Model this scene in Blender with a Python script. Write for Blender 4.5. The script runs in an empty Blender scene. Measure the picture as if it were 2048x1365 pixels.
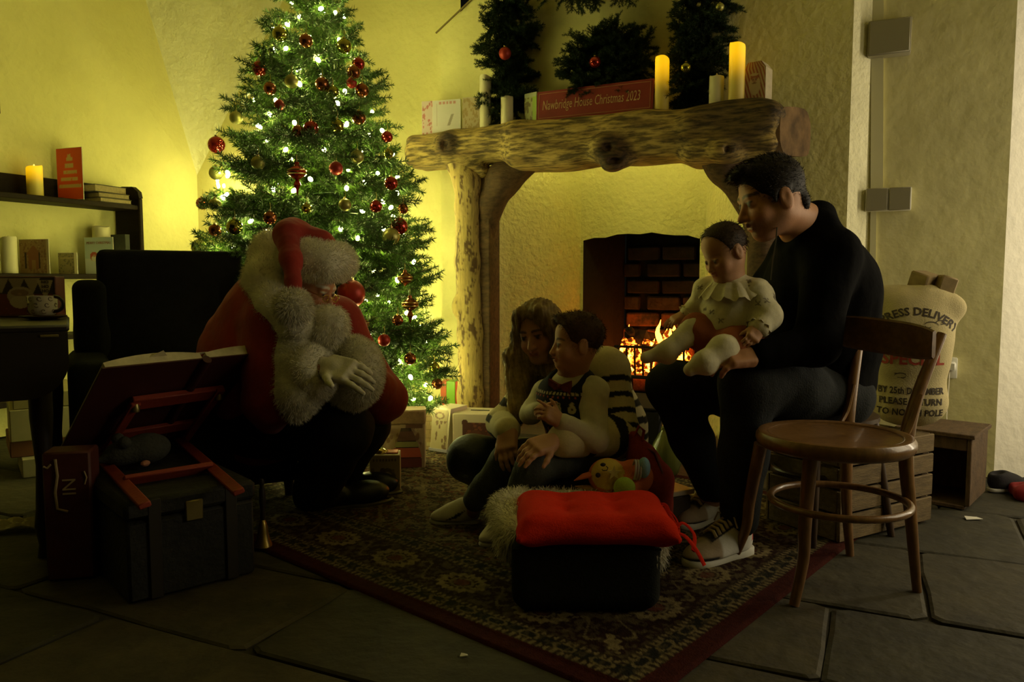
import bpy, bmesh, math, random
import numpy as np
from mathutils import Vector, Matrix

D = bpy.data
SC = bpy.context.scene
COL = SC.collection
random.seed(7)
RNG = np.random.default_rng(7)
PI = math.pi
# ---------------------------------------------------------------- camera
FOC, PITCH, CAMZ = 1540.0, math.radians(4.55), 0.90
cam_d = D.cameras.new('camera')
cam = D.objects.new('camera', cam_d)
COL.objects.link(cam)
cam.location = (0, 0, CAMZ)
cam.rotation_euler = (PI / 2 - PITCH, 0, 0)
cam_d.sensor_width = 36.0
cam_d.lens = FOC / 2048 * 36.0
cam_d.clip_start = 0.05
SC.camera = cam
SC.view_settings.view_transform = 'Standard'
SC.view_settings.look = 'None'
SC.view_settings.gamma = 1.0
SC.view_settings.use_curve_mapping = False
SC.view_settings.exposure = 0.0
try:
    SC.cycles.use_denoising = True
    SC.cycles.use_light_tree = True
    SC.cycles.sample_clamp_indirect = 4.0
    SC.cycles.max_bounces = 8
    SC.cycles.diffuse_bounces = 4
    SC.cycles.glossy_bounces = 4
    SC.cycles.transmission_bounces = 6
    SC.cycles.transparent_max_bounces = 8
except Exception:
    pass
# ---------------------------------------------------------------- world: dim evening ambient
W = D.worlds.new('evening')
SC.world = W
W.use_nodes = True
W.node_tree.nodes['Background'].inputs[0].default_value = (0.75, 0.8, 0.62, 1)
W.node_tree.nodes['Background'].inputs[1].default_value = 0.003
# room axes: a runs along the fireplace wall to the right, c runs into the room's depth
RA = math.radians(25)
CA, SA = math.cos(RA), math.sin(RA)
def R3(a, c, z=0.0):
    return Vector((CA * a + SA * c, -SA * a + CA * c, z))
def P(px, py, d):
    """world point seen at pixel (px, py) of the photograph at depth Y = d"""
    x = (px - 1024) / FOC; y = (py - 682.5) / FOC
    dy = math.cos(PITCH) - y * math.sin(PITCH)
    dz = -math.sin(PITCH) - y * math.cos(PITCH)
    t = d / dy
    return Vector((x * t, d, CAMZ + dz * t))
def G(px, py, z=0.0):
    x = (px - 1024) / FOC; y = (py - 682.5) / FOC
    dy = math.cos(PITCH) - y * math.sin(PITCH)
    dz = -math.sin(PITCH) - y * math.cos(PITCH)
    t = (z - CAMZ) / dz
    return Vector((x * t, dy * t, z))
def WC(px, py, c):
    """point on the plane c = const (parallel to the fireplace wall)"""
    x = (px - 1024) / FOC; y = (py - 682.5) / FOC
    dy = math.cos(PITCH) - y * math.sin(PITCH)
    dz = -math.sin(PITCH) - y * math.cos(PITCH)
    t = c / (SA * x + CA * dy)
    return Vector((x * t, dy * t, CAMZ + dz * t))
def WA(px, py, a):
    """point on the plane a = const (parallel to the left wall)"""
    x = (px - 1024) / FOC; y = (py - 682.5) / FOC
    dy = math.cos(PITCH) - y * math.sin(PITCH)
    dz = -math.sin(PITCH) - y * math.cos(PITCH)
    t = a / (CA * x - SA * dy)
    return Vector((x * t, dy * t, CAMZ + dz * t))
def toac(v):
    return CA * v.x - SA * v.y, SA * v.x + CA * v.y, v.z
# ---------------------------------------------------------------- daylight from the window in the right wall (outside the frame)
def area(name, loc, aim, sx, sy, power, col):
    l = D.lights.new(name, 'AREA'); l.shape = 'RECTANGLE'; l.size = sx; l.size_y = sy
    l.energy = power; l.color = col
    o = D.objects.new(name, l); COL.objects.link(o); o.location = loc
    o.rotation_euler = (Vector(aim) - Vector(loc)).to_track_quat('-Z', 'Y').to_euler()
    return o
DOOR_LIGHT = area('doorway_daylight', R3(1.64, 3.86, 1.25), R3(-1.0, 3.86, 1.2), 0.30, 1.8, 19.0, (1.0, 0.86, 0.60))
WINDOW_LIGHT = area('window_daylight', R3(1.60, 2.75, 1.30), R3(-0.9, 1.35, 0.55), 0.9, 1.3, 14.0, (1.0, 0.86, 0.56))
# ---------------------------------------------------------------- materials
MATS = {}
def M(name, col=(.8, .8, .8), rough=.6, metal=0.0, noise=0.0, nscale=8.0, bump=0.0, bscale=60.0, attr=False,
      emit=0.0, ecol=None, sheen=0.0, coat=0.0, trans=0.0, ior=1.45, stretch=None, col2=None, spec=0.5, detail=4.0, sss=0.0, bdist=0.01):
    if name in MATS:
        return MATS[name]
    m = D.materials.new(name); m.use_nodes = True
    nt = m.node_tree; N = nt.nodes; L = nt.links
    b = N['Principled BSDF']
    b.inputs['Base Color'].default_value = (*col, 1)
    b.inputs['Roughness'].default_value = rough
    b.inputs['Metallic'].default_value = metal
    b.inputs['IOR'].default_value = ior
    b.inputs['Specular IOR Level'].default_value = spec
    b.inputs['Sheen Weight'].default_value = sheen
    b.inputs['Coat Weight'].default_value = coat
    b.inputs['Transmission Weight'].default_value = trans
    if sss:
        b.inputs['Subsurface Weight'].default_value = sss
        b.inputs['Subsurface Radius'].default_value = (.012, .005, .003)
        b.inputs['Subsurface Scale'].default_value = 1.0
    if emit:
        b.inputs['Emission Color'].default_value = (*(ecol or col), 1)
        b.inputs['Emission Strength'].default_value = emit
    src = None
    if attr:
        a = N.new('ShaderNodeVertexColor'); a.layer_name = 'Col'; src = a.outputs['Color']
    tc = None
    def coords():
        nonlocal tc
        if tc is None:
            t = N.new('ShaderNodeTexCoord'); mp = N.new('ShaderNodeMapping')
            mp.inputs['Scale'].default_value = stretch or (1, 1, 1)
            L.new(t.outputs['Object'], mp.inputs['Vector']); tc = mp.outputs['Vector']
        return tc
    if noise or col2:
        n = N.new('ShaderNodeTexNoise'); n.inputs['Scale'].default_value = nscale; n.inputs['Detail'].default_value = detail
        n.inputs['Roughness'].default_value = .6
        L.new(coords(), n.inputs['Vector'])
        mx = N.new('ShaderNodeMix'); mx.data_type = 'RGBA'
        if col2:
            cr = N.new('ShaderNodeMapRange'); cr.inputs[1].default_value = .38; cr.inputs[2].default_value = .62
            L.new(n.outputs['Fac'], cr.inputs[0]); L.new(cr.outputs[0], mx.inputs['Factor'])
            mx.inputs['A'].default_value = (*col, 1); mx.inputs['B'].default_value = (*col2, 1)
            if src: L.new(src, mx.inputs['A'])
        else:
            mx.blend_type = 'MULTIPLY'; mx.inputs['Factor'].default_value = 1.0
            cr = N.new('ShaderNodeMapRange'); cr.inputs[1].default_value = .3; cr.inputs[2].default_value = .7
            cr.inputs[3].default_value = 1 - noise; cr.inputs[4].default_value = 1.0
            L.new(n.outputs['Fac'], cr.inputs[0]); L.new(cr.outputs[0], mx.inputs['B'])
            mx.inputs['A'].default_value = (*col, 1)
            if src: L.new(src, mx.inputs['A'])
        src = mx.outputs['Result']
    if src:
        L.new(src, b.inputs['Base Color'])
    if bump:
        n2 = N.new('ShaderNodeTexNoise'); n2.inputs['Scale'].default_value = bscale; n2.inputs['Detail'].default_value = 5
        L.new(coords(), n2.inputs['Vector'])
        bp = N.new('ShaderNodeBump'); bp.inputs['Strength'].default_value = bump; bp.inputs['Distance'].default_value = bdist
        L.new(n2.outputs['Fac'], bp.inputs['Height']); L.new(bp.outputs['Normal'], b.inputs['Normal'])
    MATS[name] = m
    return m
# ---------------------------------------------------------------- mesh builder
class MB:
    def __init__(s):
        s.v = []; s.f = []
    def add(s, vs, fs):
        o = len(s.v)
        s.v.extend([tuple(v) for v in vs]); s.f.extend([tuple(i + o for i in f) for f in fs])
        return s
    def box(s, c, size, bev=0.0, rot=None, seg=1):
        bm = bmesh.new(); bmesh.ops.create_cube(bm, size=1.0)
        for v in bm.verts:
            v.co = Vector((v.co.x * size[0], v.co.y * size[1], v.co.z * size[2]))
        if bev:
            bmesh.ops.bevel(bm, geom=list(bm.edges), offset=min(bev, min(size) * .49), segments=seg, affect='EDGES', profile=.5)
        c = Vector(c)
        for v in bm.verts:
            v.co = (rot @ v.co if rot is not None else v.co) + c
        bm.verts.index_update()
        s.add([v.co for v in bm.verts], [[v.index for v in f.verts] for f in bm.faces]); bm.free()
        return s
    def tube(s, pts, r, n=10, cap=True, flat=None, up=None):
        pts = [Vector(p) for p in pts]; k = len(pts)
        rr = r if hasattr(r, '__len__') else [r] * k
        tang = []
        for i in range(k):
            t = pts[min(i + 1, k - 1)] - pts[max(i - 1, 0)]
            tang.append(t.normalized() if t.length > 1e-9 else Vector((0, 0, 1)))
        u = Vector(up) if up is not None else (Vector((0, 0, 1)) if abs(tang[0].z) < .9 else Vector((1, 0, 0)))
        vs = []
        for i in range(k):
            t = tang[i]; u = (u - t * u.dot(t)); u = u.normalized() if u.length > 1e-6 else t.orthogonal().normalized()
            w = t.cross(u)
            for j in range(n):
                an = 2 * PI * j / n
                fl = flat if flat else 1.0
                vs.append(pts[i] + u * math.cos(an) * rr[i] * fl + w * math.sin(an) * rr[i])
        fs = []
        for i in range(k - 1):
            for j in range(n):
                a = i * n + j; b = i * n + (j + 1) % n
                fs.append((a, b, b + n, a + n))
        if cap:
            fs.append(tuple(range(n - 1, -1, -1))); fs.append(tuple((k - 1) * n + j for j in range(n)))
        return s.add(vs, fs)
    def lathe(s, prof, c=(0, 0, 0), n=24, rot=None):
        c = Vector(c); vs = []; fs = []
        k = len(prof)
        for (r, z) in prof:
            for j in range(n):
                an = 2 * PI * j / n
                v = Vector((r * math.cos(an), r * math.sin(an), z))
                vs.append((rot @ v if rot is not None else v) + c)
        for i in range(k - 1):
            for j in range(n):
                a = i * n + j; b = i * n + (j + 1) % n
                fs.append((a, b, b + n, a + n))
        if prof[0][0] > 1e-5: fs.append(tuple(range(n - 1, -1, -1)))
        if prof[-1][0] > 1e-5: fs.append(tuple((k - 1) * n + j for j in range(n)))
        return s.add(vs, fs)
    def ball(s, c, r, n=16, m=10, rot=None):
        rr = r if hasattr(r, '__len__') else (r, r, r)
        c = Vector(c); vs = [];fs = []
        for i in range(m + 1):
            th = PI * i / m
            for j in range(n):
                ph = 2 * PI * j / n
                v = Vector((rr[0] * math.sin(th) * math.cos(ph), rr[1] * math.sin(th) * math.sin(ph), rr[2] * math.cos(th)))
                vs.append((rot @ v if rot is not None else v) + c)
        for i in range(m):
            for j in range(n):
                a = i * n + j; b = i * n + (j + 1) % n
                fs.append((a, a + n, b + n, b))
        return s.add(vs, fs)
    def slab(s, poly, off):
        """polygon (list of points) extruded by the vector off"""
        n = len(poly); off = Vector(off)
        vs = [Vector(p) for p in poly] + [Vector(p) + off for p in poly]
        fs = [tuple(range(n)), tuple(range(2 * n - 1, n - 1, -1))]
        for i in range(n):
            j = (i + 1) % n
            fs.append((i, i + n, j + n, j))
        return s.add(vs, fs)
    def strip(s, A, B):
        """quads between two point rows"""
        n = len(A)
        return s.add(list(A) + list(B), [(i, i + 1, n + i + 1, n + i) for i in range(n - 1)])

def link(name, me, mat, parent=None, smooth=False, kind=None):
    o = D.objects.new(name, me); COL.objects.link(o)
    if mat is not None and len(me.materials) == 0:
        for m in (mat if isinstance(mat, (list, tuple)) else [mat]):
            me.materials.append(m)
    if parent is not None:
        o.parent = parent
    if kind: o['kind'] = kind
    return o
def fix_normals(me):
    bm = bmesh.new(); bm.from_mesh(me)
    bmesh.ops.recalc_face_normals(bm, faces=bm.faces); bm.to_mesh(me); bm.free()
def mesh_of(name, v, f, smooth=False, recalc=True):
    me = D.meshes.new(name); me.from_pydata([tuple(x) for x in v], [], f)
    me.update()
    if recalc: fix_normals(me)
    if smooth:
        me.polygons.foreach_set('use_smooth', [True] * len(me.polygons))
        if smooth == 'auto':
            try: me.set_sharp_from_angle(angle=math.radians(40))
            except Exception: pass
    return me
def part(name, mb, mat, root=None, smooth='auto', world=True, kind=None):
    """one mesh object; vertices given in world space when world, else in the root's own space"""
    v = mb.v
    if world and root is not None:
        mi = root['__m'] if False else ROOTM[root.name].inverted()
        v = [mi @ Vector(x) for x in v]
    me = mesh_of(name, v, mb.f, smooth)
    return link(name, me, mat, root, kind=kind)
def sub(name, mb, mat, parent, smooth='auto', kind=None):
    """a sub-part: world vertices, child of a part whose own transform is identity inside its thing"""
    root = parent.parent
    v = [ROOTM[root.name].inverted() @ Vector(x) for x in mb.v] if root is not None and root.name in ROOTM else mb.v
    me = mesh_of(name, v, mb.f, smooth)
    return link(name, me, mat, parent, kind=kind)
ROOTM = {}
def thing(name, label, cat, loc=(0, 0, 0), rz=0.0, group=None):
    o = D.objects.new(name, None); COL.objects.link(o)
    o.location = loc; o.rotation_euler = (0, 0, rz); o.empty_display_size = .05
    o['label'] = label; o['category'] = cat
    if group: o['group'] = group
    ROOTM[o.name] = Matrix.Translation(Vector(loc)) @ Matrix.Rotation(rz, 4, 'Z')
    return o
def solo(name, label, cat, mb, mat, group=None, smooth='auto', origin=None):
    """a thing that is a single mesh"""
    og = Vector(origin) if origin is not None else Vector(np.array(mb.v).mean(0)) * 1.0
    if origin is None:
        og.z = min(v[2] for v in mb.v)
    me = mesh_of(name, [Vector(v) - og for v in mb.v], mb.f, smooth)
    o = link(name, me, mat); o.location = og
    o['label'] = label; o['category'] = cat
    if group: o['group'] = group
    ROOTM[o.name] = Matrix.Translation(og)
    return o
def struct(name, mb, mat, parent=None, smooth=False, recalc=True):
    me = mesh_of(name, mb.v, mb.f, smooth, recalc)
    o = link(name, me, mat, parent)
    if parent is None: o['kind'] = 'structure'
    return o
def dup(root, loc=None, rz=None, label=None, group=None):
    r = root.copy(); COL.objects.link(r)
    if loc is not None: r.location = loc
    if rz is not None: r.rotation_euler = (0, 0, rz)
    if label: r['label'] = label
    if group: r['group'] = group
    for ch in list(root.children):
        c = ch.copy(); COL.objects.link(c); c.parent = r
        for g in ch.children:
            d = g.copy(); COL.objects.link(d); d.parent = c
    return r
# ---------------------------------------------------------------- signed distance modelling
def Cp(a, b, ra, rb=None, k=.02):
    return ('cap', np.array(a, float), np.array(b, float), float(ra), float(ra if rb is None else rb), k, 1)
def El(c, r, R=None, k=.02):
    r = np.array(r if hasattr(r, '__len__') else (r, r, r), float)
    return ('ell', np.array(c, float), r, np.eye(3) if R is None else np.array(R, float), 0.0, k, 1)
def Bx(c, h, R=None, rd=.01, k=.02):
    return ('box', np.array(c, float), np.array(h, float), np.eye(3) if R is None else np.array(R, float), rd, k, 1)
def Sub(p, k=None):
    q = list(p); q[6] = -1
    if k is not None: q[5] = k
    return tuple(q)
def chain(pts, rad, k=.02):
    return [Cp(pts[i], pts[i + 1], rad[i], rad[i + 1], k) for i in range(len(pts) - 1)]
def frame(fwd, up):
    y = Vector(fwd).normalized(); z = Vector(up); z = (z - y * z.dot(y)).normalized(); x = y.cross(z)
    return np.array([[x.x, y.x, z.x], [x.y, y.y, z.y], [x.z, y.z, z.z]])
def _bb(p):
    if p[0] == 'cap':
        r = max(p[3], p[4]); return np.minimum(p[1], p[2]) - r, np.maximum(p[1], p[2]) + r
    ext = np.abs(p[3]) @ p[2] + (p[4] if p[0] == 'box' else 0)
    return p[1] - ext, p[1] + ext
def _dist(p, X, Y, Z):
    if p[0] == 'cap':
        a, b = p[1], p[2]; ba = b - a; L2 = float(ba @ ba) + 1e-12
        x, y, z = X - a[0], Y - a[1], Z - a[2]
        h = np.clip((x * ba[0] + y * ba[1] + z * ba[2]) / L2, 0, 1)
        return np.sqrt((x - ba[0] * h) ** 2 + (y - ba[1] * h) ** 2 + (z - ba[2] * h) ** 2) - (p[3] + (p[4] - p[3]) * h)
    c, r, R = p[1], p[2], p[3]
    x, y, z = X - c[0], Y - c[1], Z - c[2]
    q = [x * R[0, i] + y * R[1, i] + z * R[2, i] for i in range(3)]
    if p[0] == 'ell':
        k0 = np.sqrt((q[0] / r[0]) ** 2 + (q[1] / r[1]) ** 2 + (q[2] / r[2]) ** 2)
        k1 = np.sqrt((q[0] / r[0] ** 2) ** 2 + (q[1] / r[1] ** 2) ** 2 + (q[2] / r[2] ** 2) ** 2) + 1e-9
        return k0 * (k0 - 1) / k1
    d = [np.abs(q[i]) - (r[i] - 0) for i in range(3)]
    out = np.sqrt(sum(np.maximum(t, 0) ** 2 for t in d)); ins = np.minimum(np.maximum(np.maximum(d[0], d[1]), d[2]), 0)
    return out + ins - p[4]
def sdf_mesh(prims, res, noise=None):
    lo = np.min([_bb(p)[0] for p in prims if p[6] > 0], 0) - 3 * res - .01
    hi = np.max([_bb(p)[1] for p in prims if p[6] > 0], 0) + 3 * res + .01
    n = np.ceil((hi - lo) / res).astype(int) + 1
    f = np.full(n, 1.0, np.float32)
    ax = [lo[i] + res * np.arange(n[i]) for i in range(3)]
    for p in prims:
        b0, b1 = _bb(p); m = p[5] + 2.5 * res
        i0 = np.clip(np.floor((b0 - m - lo) / res).astype(int), 0, n - 1); i1 = np.clip(np.ceil((b1 + m - lo) / res).astype(int) + 1, 1, n)
        if np.any(i1 <= i0): continue
        sl = tuple(slice(i0[i], i1[i]) for i in range(3))
        X = ax[0][sl[0]][:, None, None]; Y = ax[1][sl[1]][None, :, None]; Z = ax[2][sl[2]][None, None, :]
        d = _dist(p, X, Y, Z).astype(np.float32)
        g = f[sl]; k = max(p[5], 1e-5)
        if p[6] > 0:
            h = np.maximum(k - np.abs(g - d), 0) / k; f[sl] = np.minimum(g, d) - h * h * k * .25
        else:
            h = np.maximum(k - np.abs(g + d), 0) / k; f[sl] = np.maximum(g, -d) + h * h * k * .25
    if noise: f = noise(f, ax)
    # surface nets
    s = f < 0
    cs = [s[dx:n[0] - 1 + dx, dy:n[1] - 1 + dy, dz:n[2] - 1 + dz] for dx in (0, 1) for dy in (0, 1) for dz in (0, 1)]
    cnt = sum(c.astype(np.int8) for c in cs)
    act = (cnt > 0) & (cnt < 8)
    I, J, K = np.nonzero(act)
    idx = np.full(act.shape, -1, np.int32); idx[I, J, K] = np.arange(len(I))
    off = [(dx, dy, dz) for dx in (0, 1) for dy in (0, 1) for dz in (0, 1)]
    cv = np.stack([f[I + o[0], J + o[1], K + o[2]] for o in off], 1)
    acc = np.zeros((len(I), 3)); w = np.zeros(len(I))
    for a in range(8):
        for bb in range(a + 1, 8):
            df = [off[bb][i] - off[a][i] for i in range(3)]
            if sum(abs(t) for t in df) != 1: continue
            va, vb = cv[:, a], cv[:, bb]; cr = (va < 0) != (vb < 0)
            t = np.where(cr, va / np.where(cr, va - vb, 1), 0)
            for i in range(3):
                acc[:, i] += np.where(cr, off[a][i] + t * df[i], 0)
            w += cr
    V = (acc / w[:, None] + np.stack([I, J, K], 1)) * res + lo
    F = []
    for d in range(3):
        sa = [slice(1, -1)] * 3; sa[d] = slice(0, n[d] - 1)
        sb = [slice(1, -1)] * 3; sb[d] = slice(1, n[d])
        A = s[tuple(sa)]; B = s[tuple(sb)]
        for flip, msk in ((False, A & ~B), (True, ~A & B)):
            q = np.stack(np.nonzero(msk), 1)
            if len(q) == 0: continue
            u, v = (d + 1) % 3, (d + 2) % 3
            q = q.copy(); q[:, u] += 1; q[:, v] += 1
            def g(du, dv):
                r = q.copy(); r[:, u] -= du; r[:, v] -= dv
                return idx[r[:, 0], r[:, 1], r[:, 2]]
            Q = np.stack([g(1, 1), g(0, 1), g(0, 0), g(1, 0)], 1)
            F.append(Q[:, ::-1] if flip else Q)
    F = np.concatenate(F) if F else np.zeros((0, 4), int)
    F = F[(F >= 0).all(1)]
    return V, F
def np_mesh(name, V, F, col=None, smooth=True):
    me = D.meshes.new(name)
    me.vertices.add(len(V)); me.vertices.foreach_set('co', np.asarray(V, np.float32).ravel())
    F = np.asarray(F, np.int32); k = F.shape[1]
    me.loops.add(F.size); me.loops.foreach_set('vertex_index', F.ravel())
    me.polygons.add(len(F)); me.polygons.foreach_set('loop_start', np.arange(0, F.size, k, dtype=np.int32))
    try: me.polygons.foreach_set('loop_total', np.full(len(F), k, np.int32))
    except Exception: pass
    me.update(calc_edges=True)
    if smooth: me.polygons.foreach_set('use_smooth', np.ones(len(F), bool))
    if col is not None:
        at = me.color_attributes.new('Col', 'FLOAT_COLOR', 'POINT')
        c = np.ones((len(V), 4), np.float32); c[:, :3] = col
        at.data.foreach_set('color', c.ravel())
    me.validate()
    return me
def vnormals(V, F):
    n = np.zeros_like(V)
    a = V[F[:, 1]] - V[F[:, 0]]; b = V[F[:, 2]] - V[F[:, 0]]
    fn = np.cross(a, b)
    for i in range(F.shape[1]): np.add.at(n, F[:, i], fn)
    return n / (np.linalg.norm(n, axis=1, keepdims=True) + 1e-9)
def vnoise(x, y, s, seed):
    g = np.random.default_rng(seed); T = g.random((64, 64)); X = x / s; Y = y / s; xi = np.floor(X).astype(int); yi = np.floor(Y).astype(int); fx = X - xi; fy = Y - yi; fx = fx * fx * (3 - 2 * fx); fy = fy * fy * (3 - 2 * fy)
    a = T[xi % 64, yi % 64]; b = T[(xi + 1) % 64, yi % 64]; c = T[xi % 64, (yi + 1) % 64]; d = T[(xi + 1) % 64, (yi + 1) % 64]
    return (a * (1 - fx) + b * fx) * (1 - fy) + (c * (1 - fx) + d * fx) * fy
def blend(col, mask, c2):
    m = np.clip(mask, 0, 1)[:, None]
    return col * (1 - m) + np.array(c2)[None, :] * m
def smooth_path(pts, n=16):
    pts = [Vector(p) for p in pts]; out = []
    for i in range(len(pts) - 1):
        p0, p1, p2, p3 = pts[max(i - 1, 0)], pts[i], pts[i + 1], pts[min(i + 2, len(pts) - 1)]
        for k in range(n):
            t = k / n; out.append(.5 * ((2 * p1) + (p2 - p0) * t + (2 * p0 - 5 * p1 + 4 * p2 - p3) * t * t + (3 * p1 - p0 - 3 * p2 + p3) * t ** 3))
    return out + [pts[-1]]
def sstep(x, a, b):
    t = np.clip((x - a) / (b - a), 0, 1); return t * t * (3 - 2 * t)
def sdf_part(name, prims, res, mat, root=None, parent=None, color=None, noise=None, thing_args=None, post=None, kind=None):
    """smoothly joined shapes (world space) as one mesh; part of root, sub-part of parent, or a thing of its own"""
    V, F = sdf_mesh(prims, res, noise)
    if post is not None: V = post(V, F)
    col = color(V, F) if callable(color) else color
    holder = root if root is not None else (parent.parent if parent is not None and parent.parent is not None else parent)
    if holder is not None:
        mi = np.array(ROOTM[holder.name].inverted()); Vl = V @ mi[:3, :3].T + mi[:3, 3]
    else:
        og = V.mean(0); og[2] = V[:, 2].min(); Vl = V - og
    o = link(name, np_mesh(name, Vl, F, col), mat, root if root is not None else parent, kind=kind)
    if holder is None:
        o.location = og; ROOTM[o.name] = Matrix.Translation(Vector(og))
        if thing_args:
            o['label'], o['category'] = thing_args[0], thing_args[1]
            if len(thing_args) > 2: o['group'] = thing_args[2]
    return o, V, F
def fur(name, V, F, n, length, width, mat, root, droop=.4, rnd=.5, keep=None, comb=None, parent=None, seed=1, color=None, flat=0.0):
    """blades of fur grown from a surface: real geometry, joined as one part"""
    g = np.random.default_rng(seed)
    T = np.concatenate([F[:, [0, 1, 2]], F[:, [0, 2, 3]]]) if F.shape[1] == 4 else F
    a, b, c = V[T[:, 0]], V[T[:, 1]], V[T[:, 2]]
    cr = np.cross(b - a, c - a); ar = np.linalg.norm(cr, axis=1)
    if keep is not None: ar = ar * keep((a + b + c) / 3, cr / (ar[:, None] + 1e-12))
    i = g.choice(len(T), n, p=ar / ar.sum())
    u = g.random((n, 1)); v = g.random((n, 1)); sw = u + v > 1; u = np.where(sw, 1 - u, u); v = np.where(sw, 1 - v, v)
    p = a[i] + (b[i] - a[i]) * u + (c[i] - a[i]) * v
    nr = cr[i] / (np.linalg.norm(cr[i], axis=1, keepdims=True) + 1e-12)
    d = nr * (1 - flat) + g.normal(0, rnd, (n, 3)) + np.array([0, 0, -droop])
    if comb is not None: d = d + comb(p, nr)
    d /= np.linalg.norm(d, axis=1, keepdims=True)
    L = length * g.uniform(.6, 1.25, (n, 1))
    sd = np.cross(d, g.normal(0, 1, (n, 3))); sd /= np.linalg.norm(sd, axis=1, keepdims=True) + 1e-9
    base = p - nr * .002
    mid = p + d * L * .55; tip = p + d * L + np.array([0, 0, -1]) * L * droop * .35
    w = width
    VV = np.stack([base - sd * w, base + sd * w, mid + sd * w * .7, mid - sd * w * .7, tip], 1).reshape(-1, 3)
    o5 = (np.arange(n) * 5)[:, None]
    FF = np.concatenate([o5 + np.array([[0, 1, 2]]), o5 + np.array([[0, 2, 3]]), o5 + np.array([[3, 2, 4]])])
    holder = root if root is not None else parent.parent
    mi = np.array(ROOTM[holder.name].inverted()); Vl = VV @ mi[:3, :3].T + mi[:3, 3]
    cc = None
    if color is not None: cc = np.repeat(color(p), 5, axis=0)
    return link(name, np_mesh(name, Vl, FF, cc, smooth=False), mat, root if root is not None else parent, kind='stuff')
# ================================================================ THE ROOM
PLASTER = M('cream_plaster', (.72, .66, .27), .85, noise=.10, nscale=3.5, bump=.55, bscale=26, bdist=.012)
ROUGHP = M('rough_plaster', (.78, .72, .29), .9, noise=.12, nscale=5, bump=.9, bscale=34, bdist=.02)
CEILM = M('ceiling_paint', (.66, .61, .28), .9)
def acz(a, c, z): return R3(a, c, z)
A_ = WA(400, 352, -4.5); A_.x, A_.y = R3(-4.5, 4.2).x, R3(-4.5, 4.2).y; zA = A_.z
B1 = WA(90, -60, -4.5); B2 = WA(268, -80, -4.62)
B3 = WC(640, -150, 4.2)
ZC = 3.25
def quads(mb, *polys):
    for p in polys: mb.add(p, [tuple(range(len(p)))])
    return mb
mb = MB()
c1 = toac(B1)
quads(mb, [acz(-4.5, -1.6, 0), acz(-4.5, 4.2, 0), A_, B1, acz(-4.5, c1[1] - .25, ZC), acz(-4.5, -1.6, ZC)])
struct('wall_left', mb, PLASTER)
mb = quads(MB(), [A_, B1, B2])
quads(mb, [B1, acz(-4.5, c1[1] - .25, ZC), acz(-4.62, toac(B2)[1], ZC + .1), B2])
struct('wall_left_groin', mb, PLASTER)
# vault web springing from the corner over the tree
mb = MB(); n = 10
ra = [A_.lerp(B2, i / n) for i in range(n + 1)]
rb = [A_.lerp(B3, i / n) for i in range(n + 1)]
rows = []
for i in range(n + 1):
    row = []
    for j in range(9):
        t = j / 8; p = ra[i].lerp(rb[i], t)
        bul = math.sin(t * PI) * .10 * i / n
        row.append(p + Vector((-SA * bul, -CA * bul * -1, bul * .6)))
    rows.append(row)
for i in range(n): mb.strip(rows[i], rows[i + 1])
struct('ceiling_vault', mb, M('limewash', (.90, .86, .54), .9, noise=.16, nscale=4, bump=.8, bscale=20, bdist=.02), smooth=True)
mb = quads(MB(), [acz(-4.5, 4.2, 0), acz(-2.30, 4.2, 0), acz(-2.30, 4.2, ZC), B3, A_])
struct('wall_back', mb, PLASTER)
# chimney breast with its sloping shoulder, opening of the inglenook below the beam
aL, aR, zM = -2.02, -.585, 1.60
SH1 = WC(880, 65, 3.95); SH2 = WC(945, 0, 3.95); SH3 = WC(1060, -115, 3.95)
a0 = toac(SH1)[0]
mb = MB(); cB = 3.95; AX = -.117
quads(mb, [acz(a0, cB, 0), acz(aL, cB, 0), acz(aL, cB, zM), acz(a0, cB, zM)],
      [acz(aR, cB, 0), acz(AX, cB, 0), acz(AX, cB, zM), acz(aR, cB, zM)],
      [acz(a0, cB, zM), acz(AX, cB, zM), acz(AX, cB, ZC), acz(toac(SH3)[0], cB, ZC), SH3, SH2, SH1],
      [acz(a0, cB, 0), acz(a0, cB, SH1.z), acz(a0, cB + .26, SH1.z), acz(a0, cB + .26, 0)],
      [SH1, SH2, SH3, SH3 + R3(0, .26), SH2 + R3(0, .26), SH1 + R3(0, .26)])
struct('wall_chimney', mb, PLASTER)
# thin capping line on the shoulder
mb = MB(); mb.tube([SH1 + R3(-.02, -.012, -.004), SH2 + R3(0, -.012), SH3 + R3(0, -.012)], .006, 6)
struct('trim_shoulder', mb, M('old_wood_trim', (.20, .15, .05), .7))
# inglenook recess: splayed cheeks, back wall with the fire opening
cI = 4.5; bL, bR = -1.63, -.872; fL, fR, fZ = -1.615, -.905, 1.14
mb = MB(); ns = 12
for sgn, (p0, p1) in ((1, ((aL, cB), (bL, cI))), (-1, ((aR, cB), (bR, cI)))):
    ro = []
    for k in range(ns + 1):
        t = k / ns
        ro.append((p0[0] + (p1[0] - p0[0]) * t, p0[1] + (p1[1] - p0[1]) * (t ** 1.0)))
    mb.strip([acz(x, y, 0) for x, y in ro], [acz(x, y, ZC) for x, y in ro])
top = [acz(fL + (fR - fL) * k / 10, cI, fZ + .035 * math.sin(PI * k / 10) + .006 * math.sin(k * 2.3)) for k in range(11)]
mb.strip(top, [acz(toac(p)[0], cI, ZC) for p in top])
quads(mb, [acz(bL, cI, 0), acz(fL, cI, 0), top[0], acz(bL, cI, ZC)], [acz(fL, cI, ZC), acz(bL, cI, ZC), top[0]],
      [acz(fR, cI, 0), acz(bR, cI, 0), acz(bR, cI, ZC), top[-1]], [acz(fR, cI, ZC), acz(bR, cI, ZC), top[-1]])
struct('wall_inglenook', mb, ROUGHP)
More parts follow.
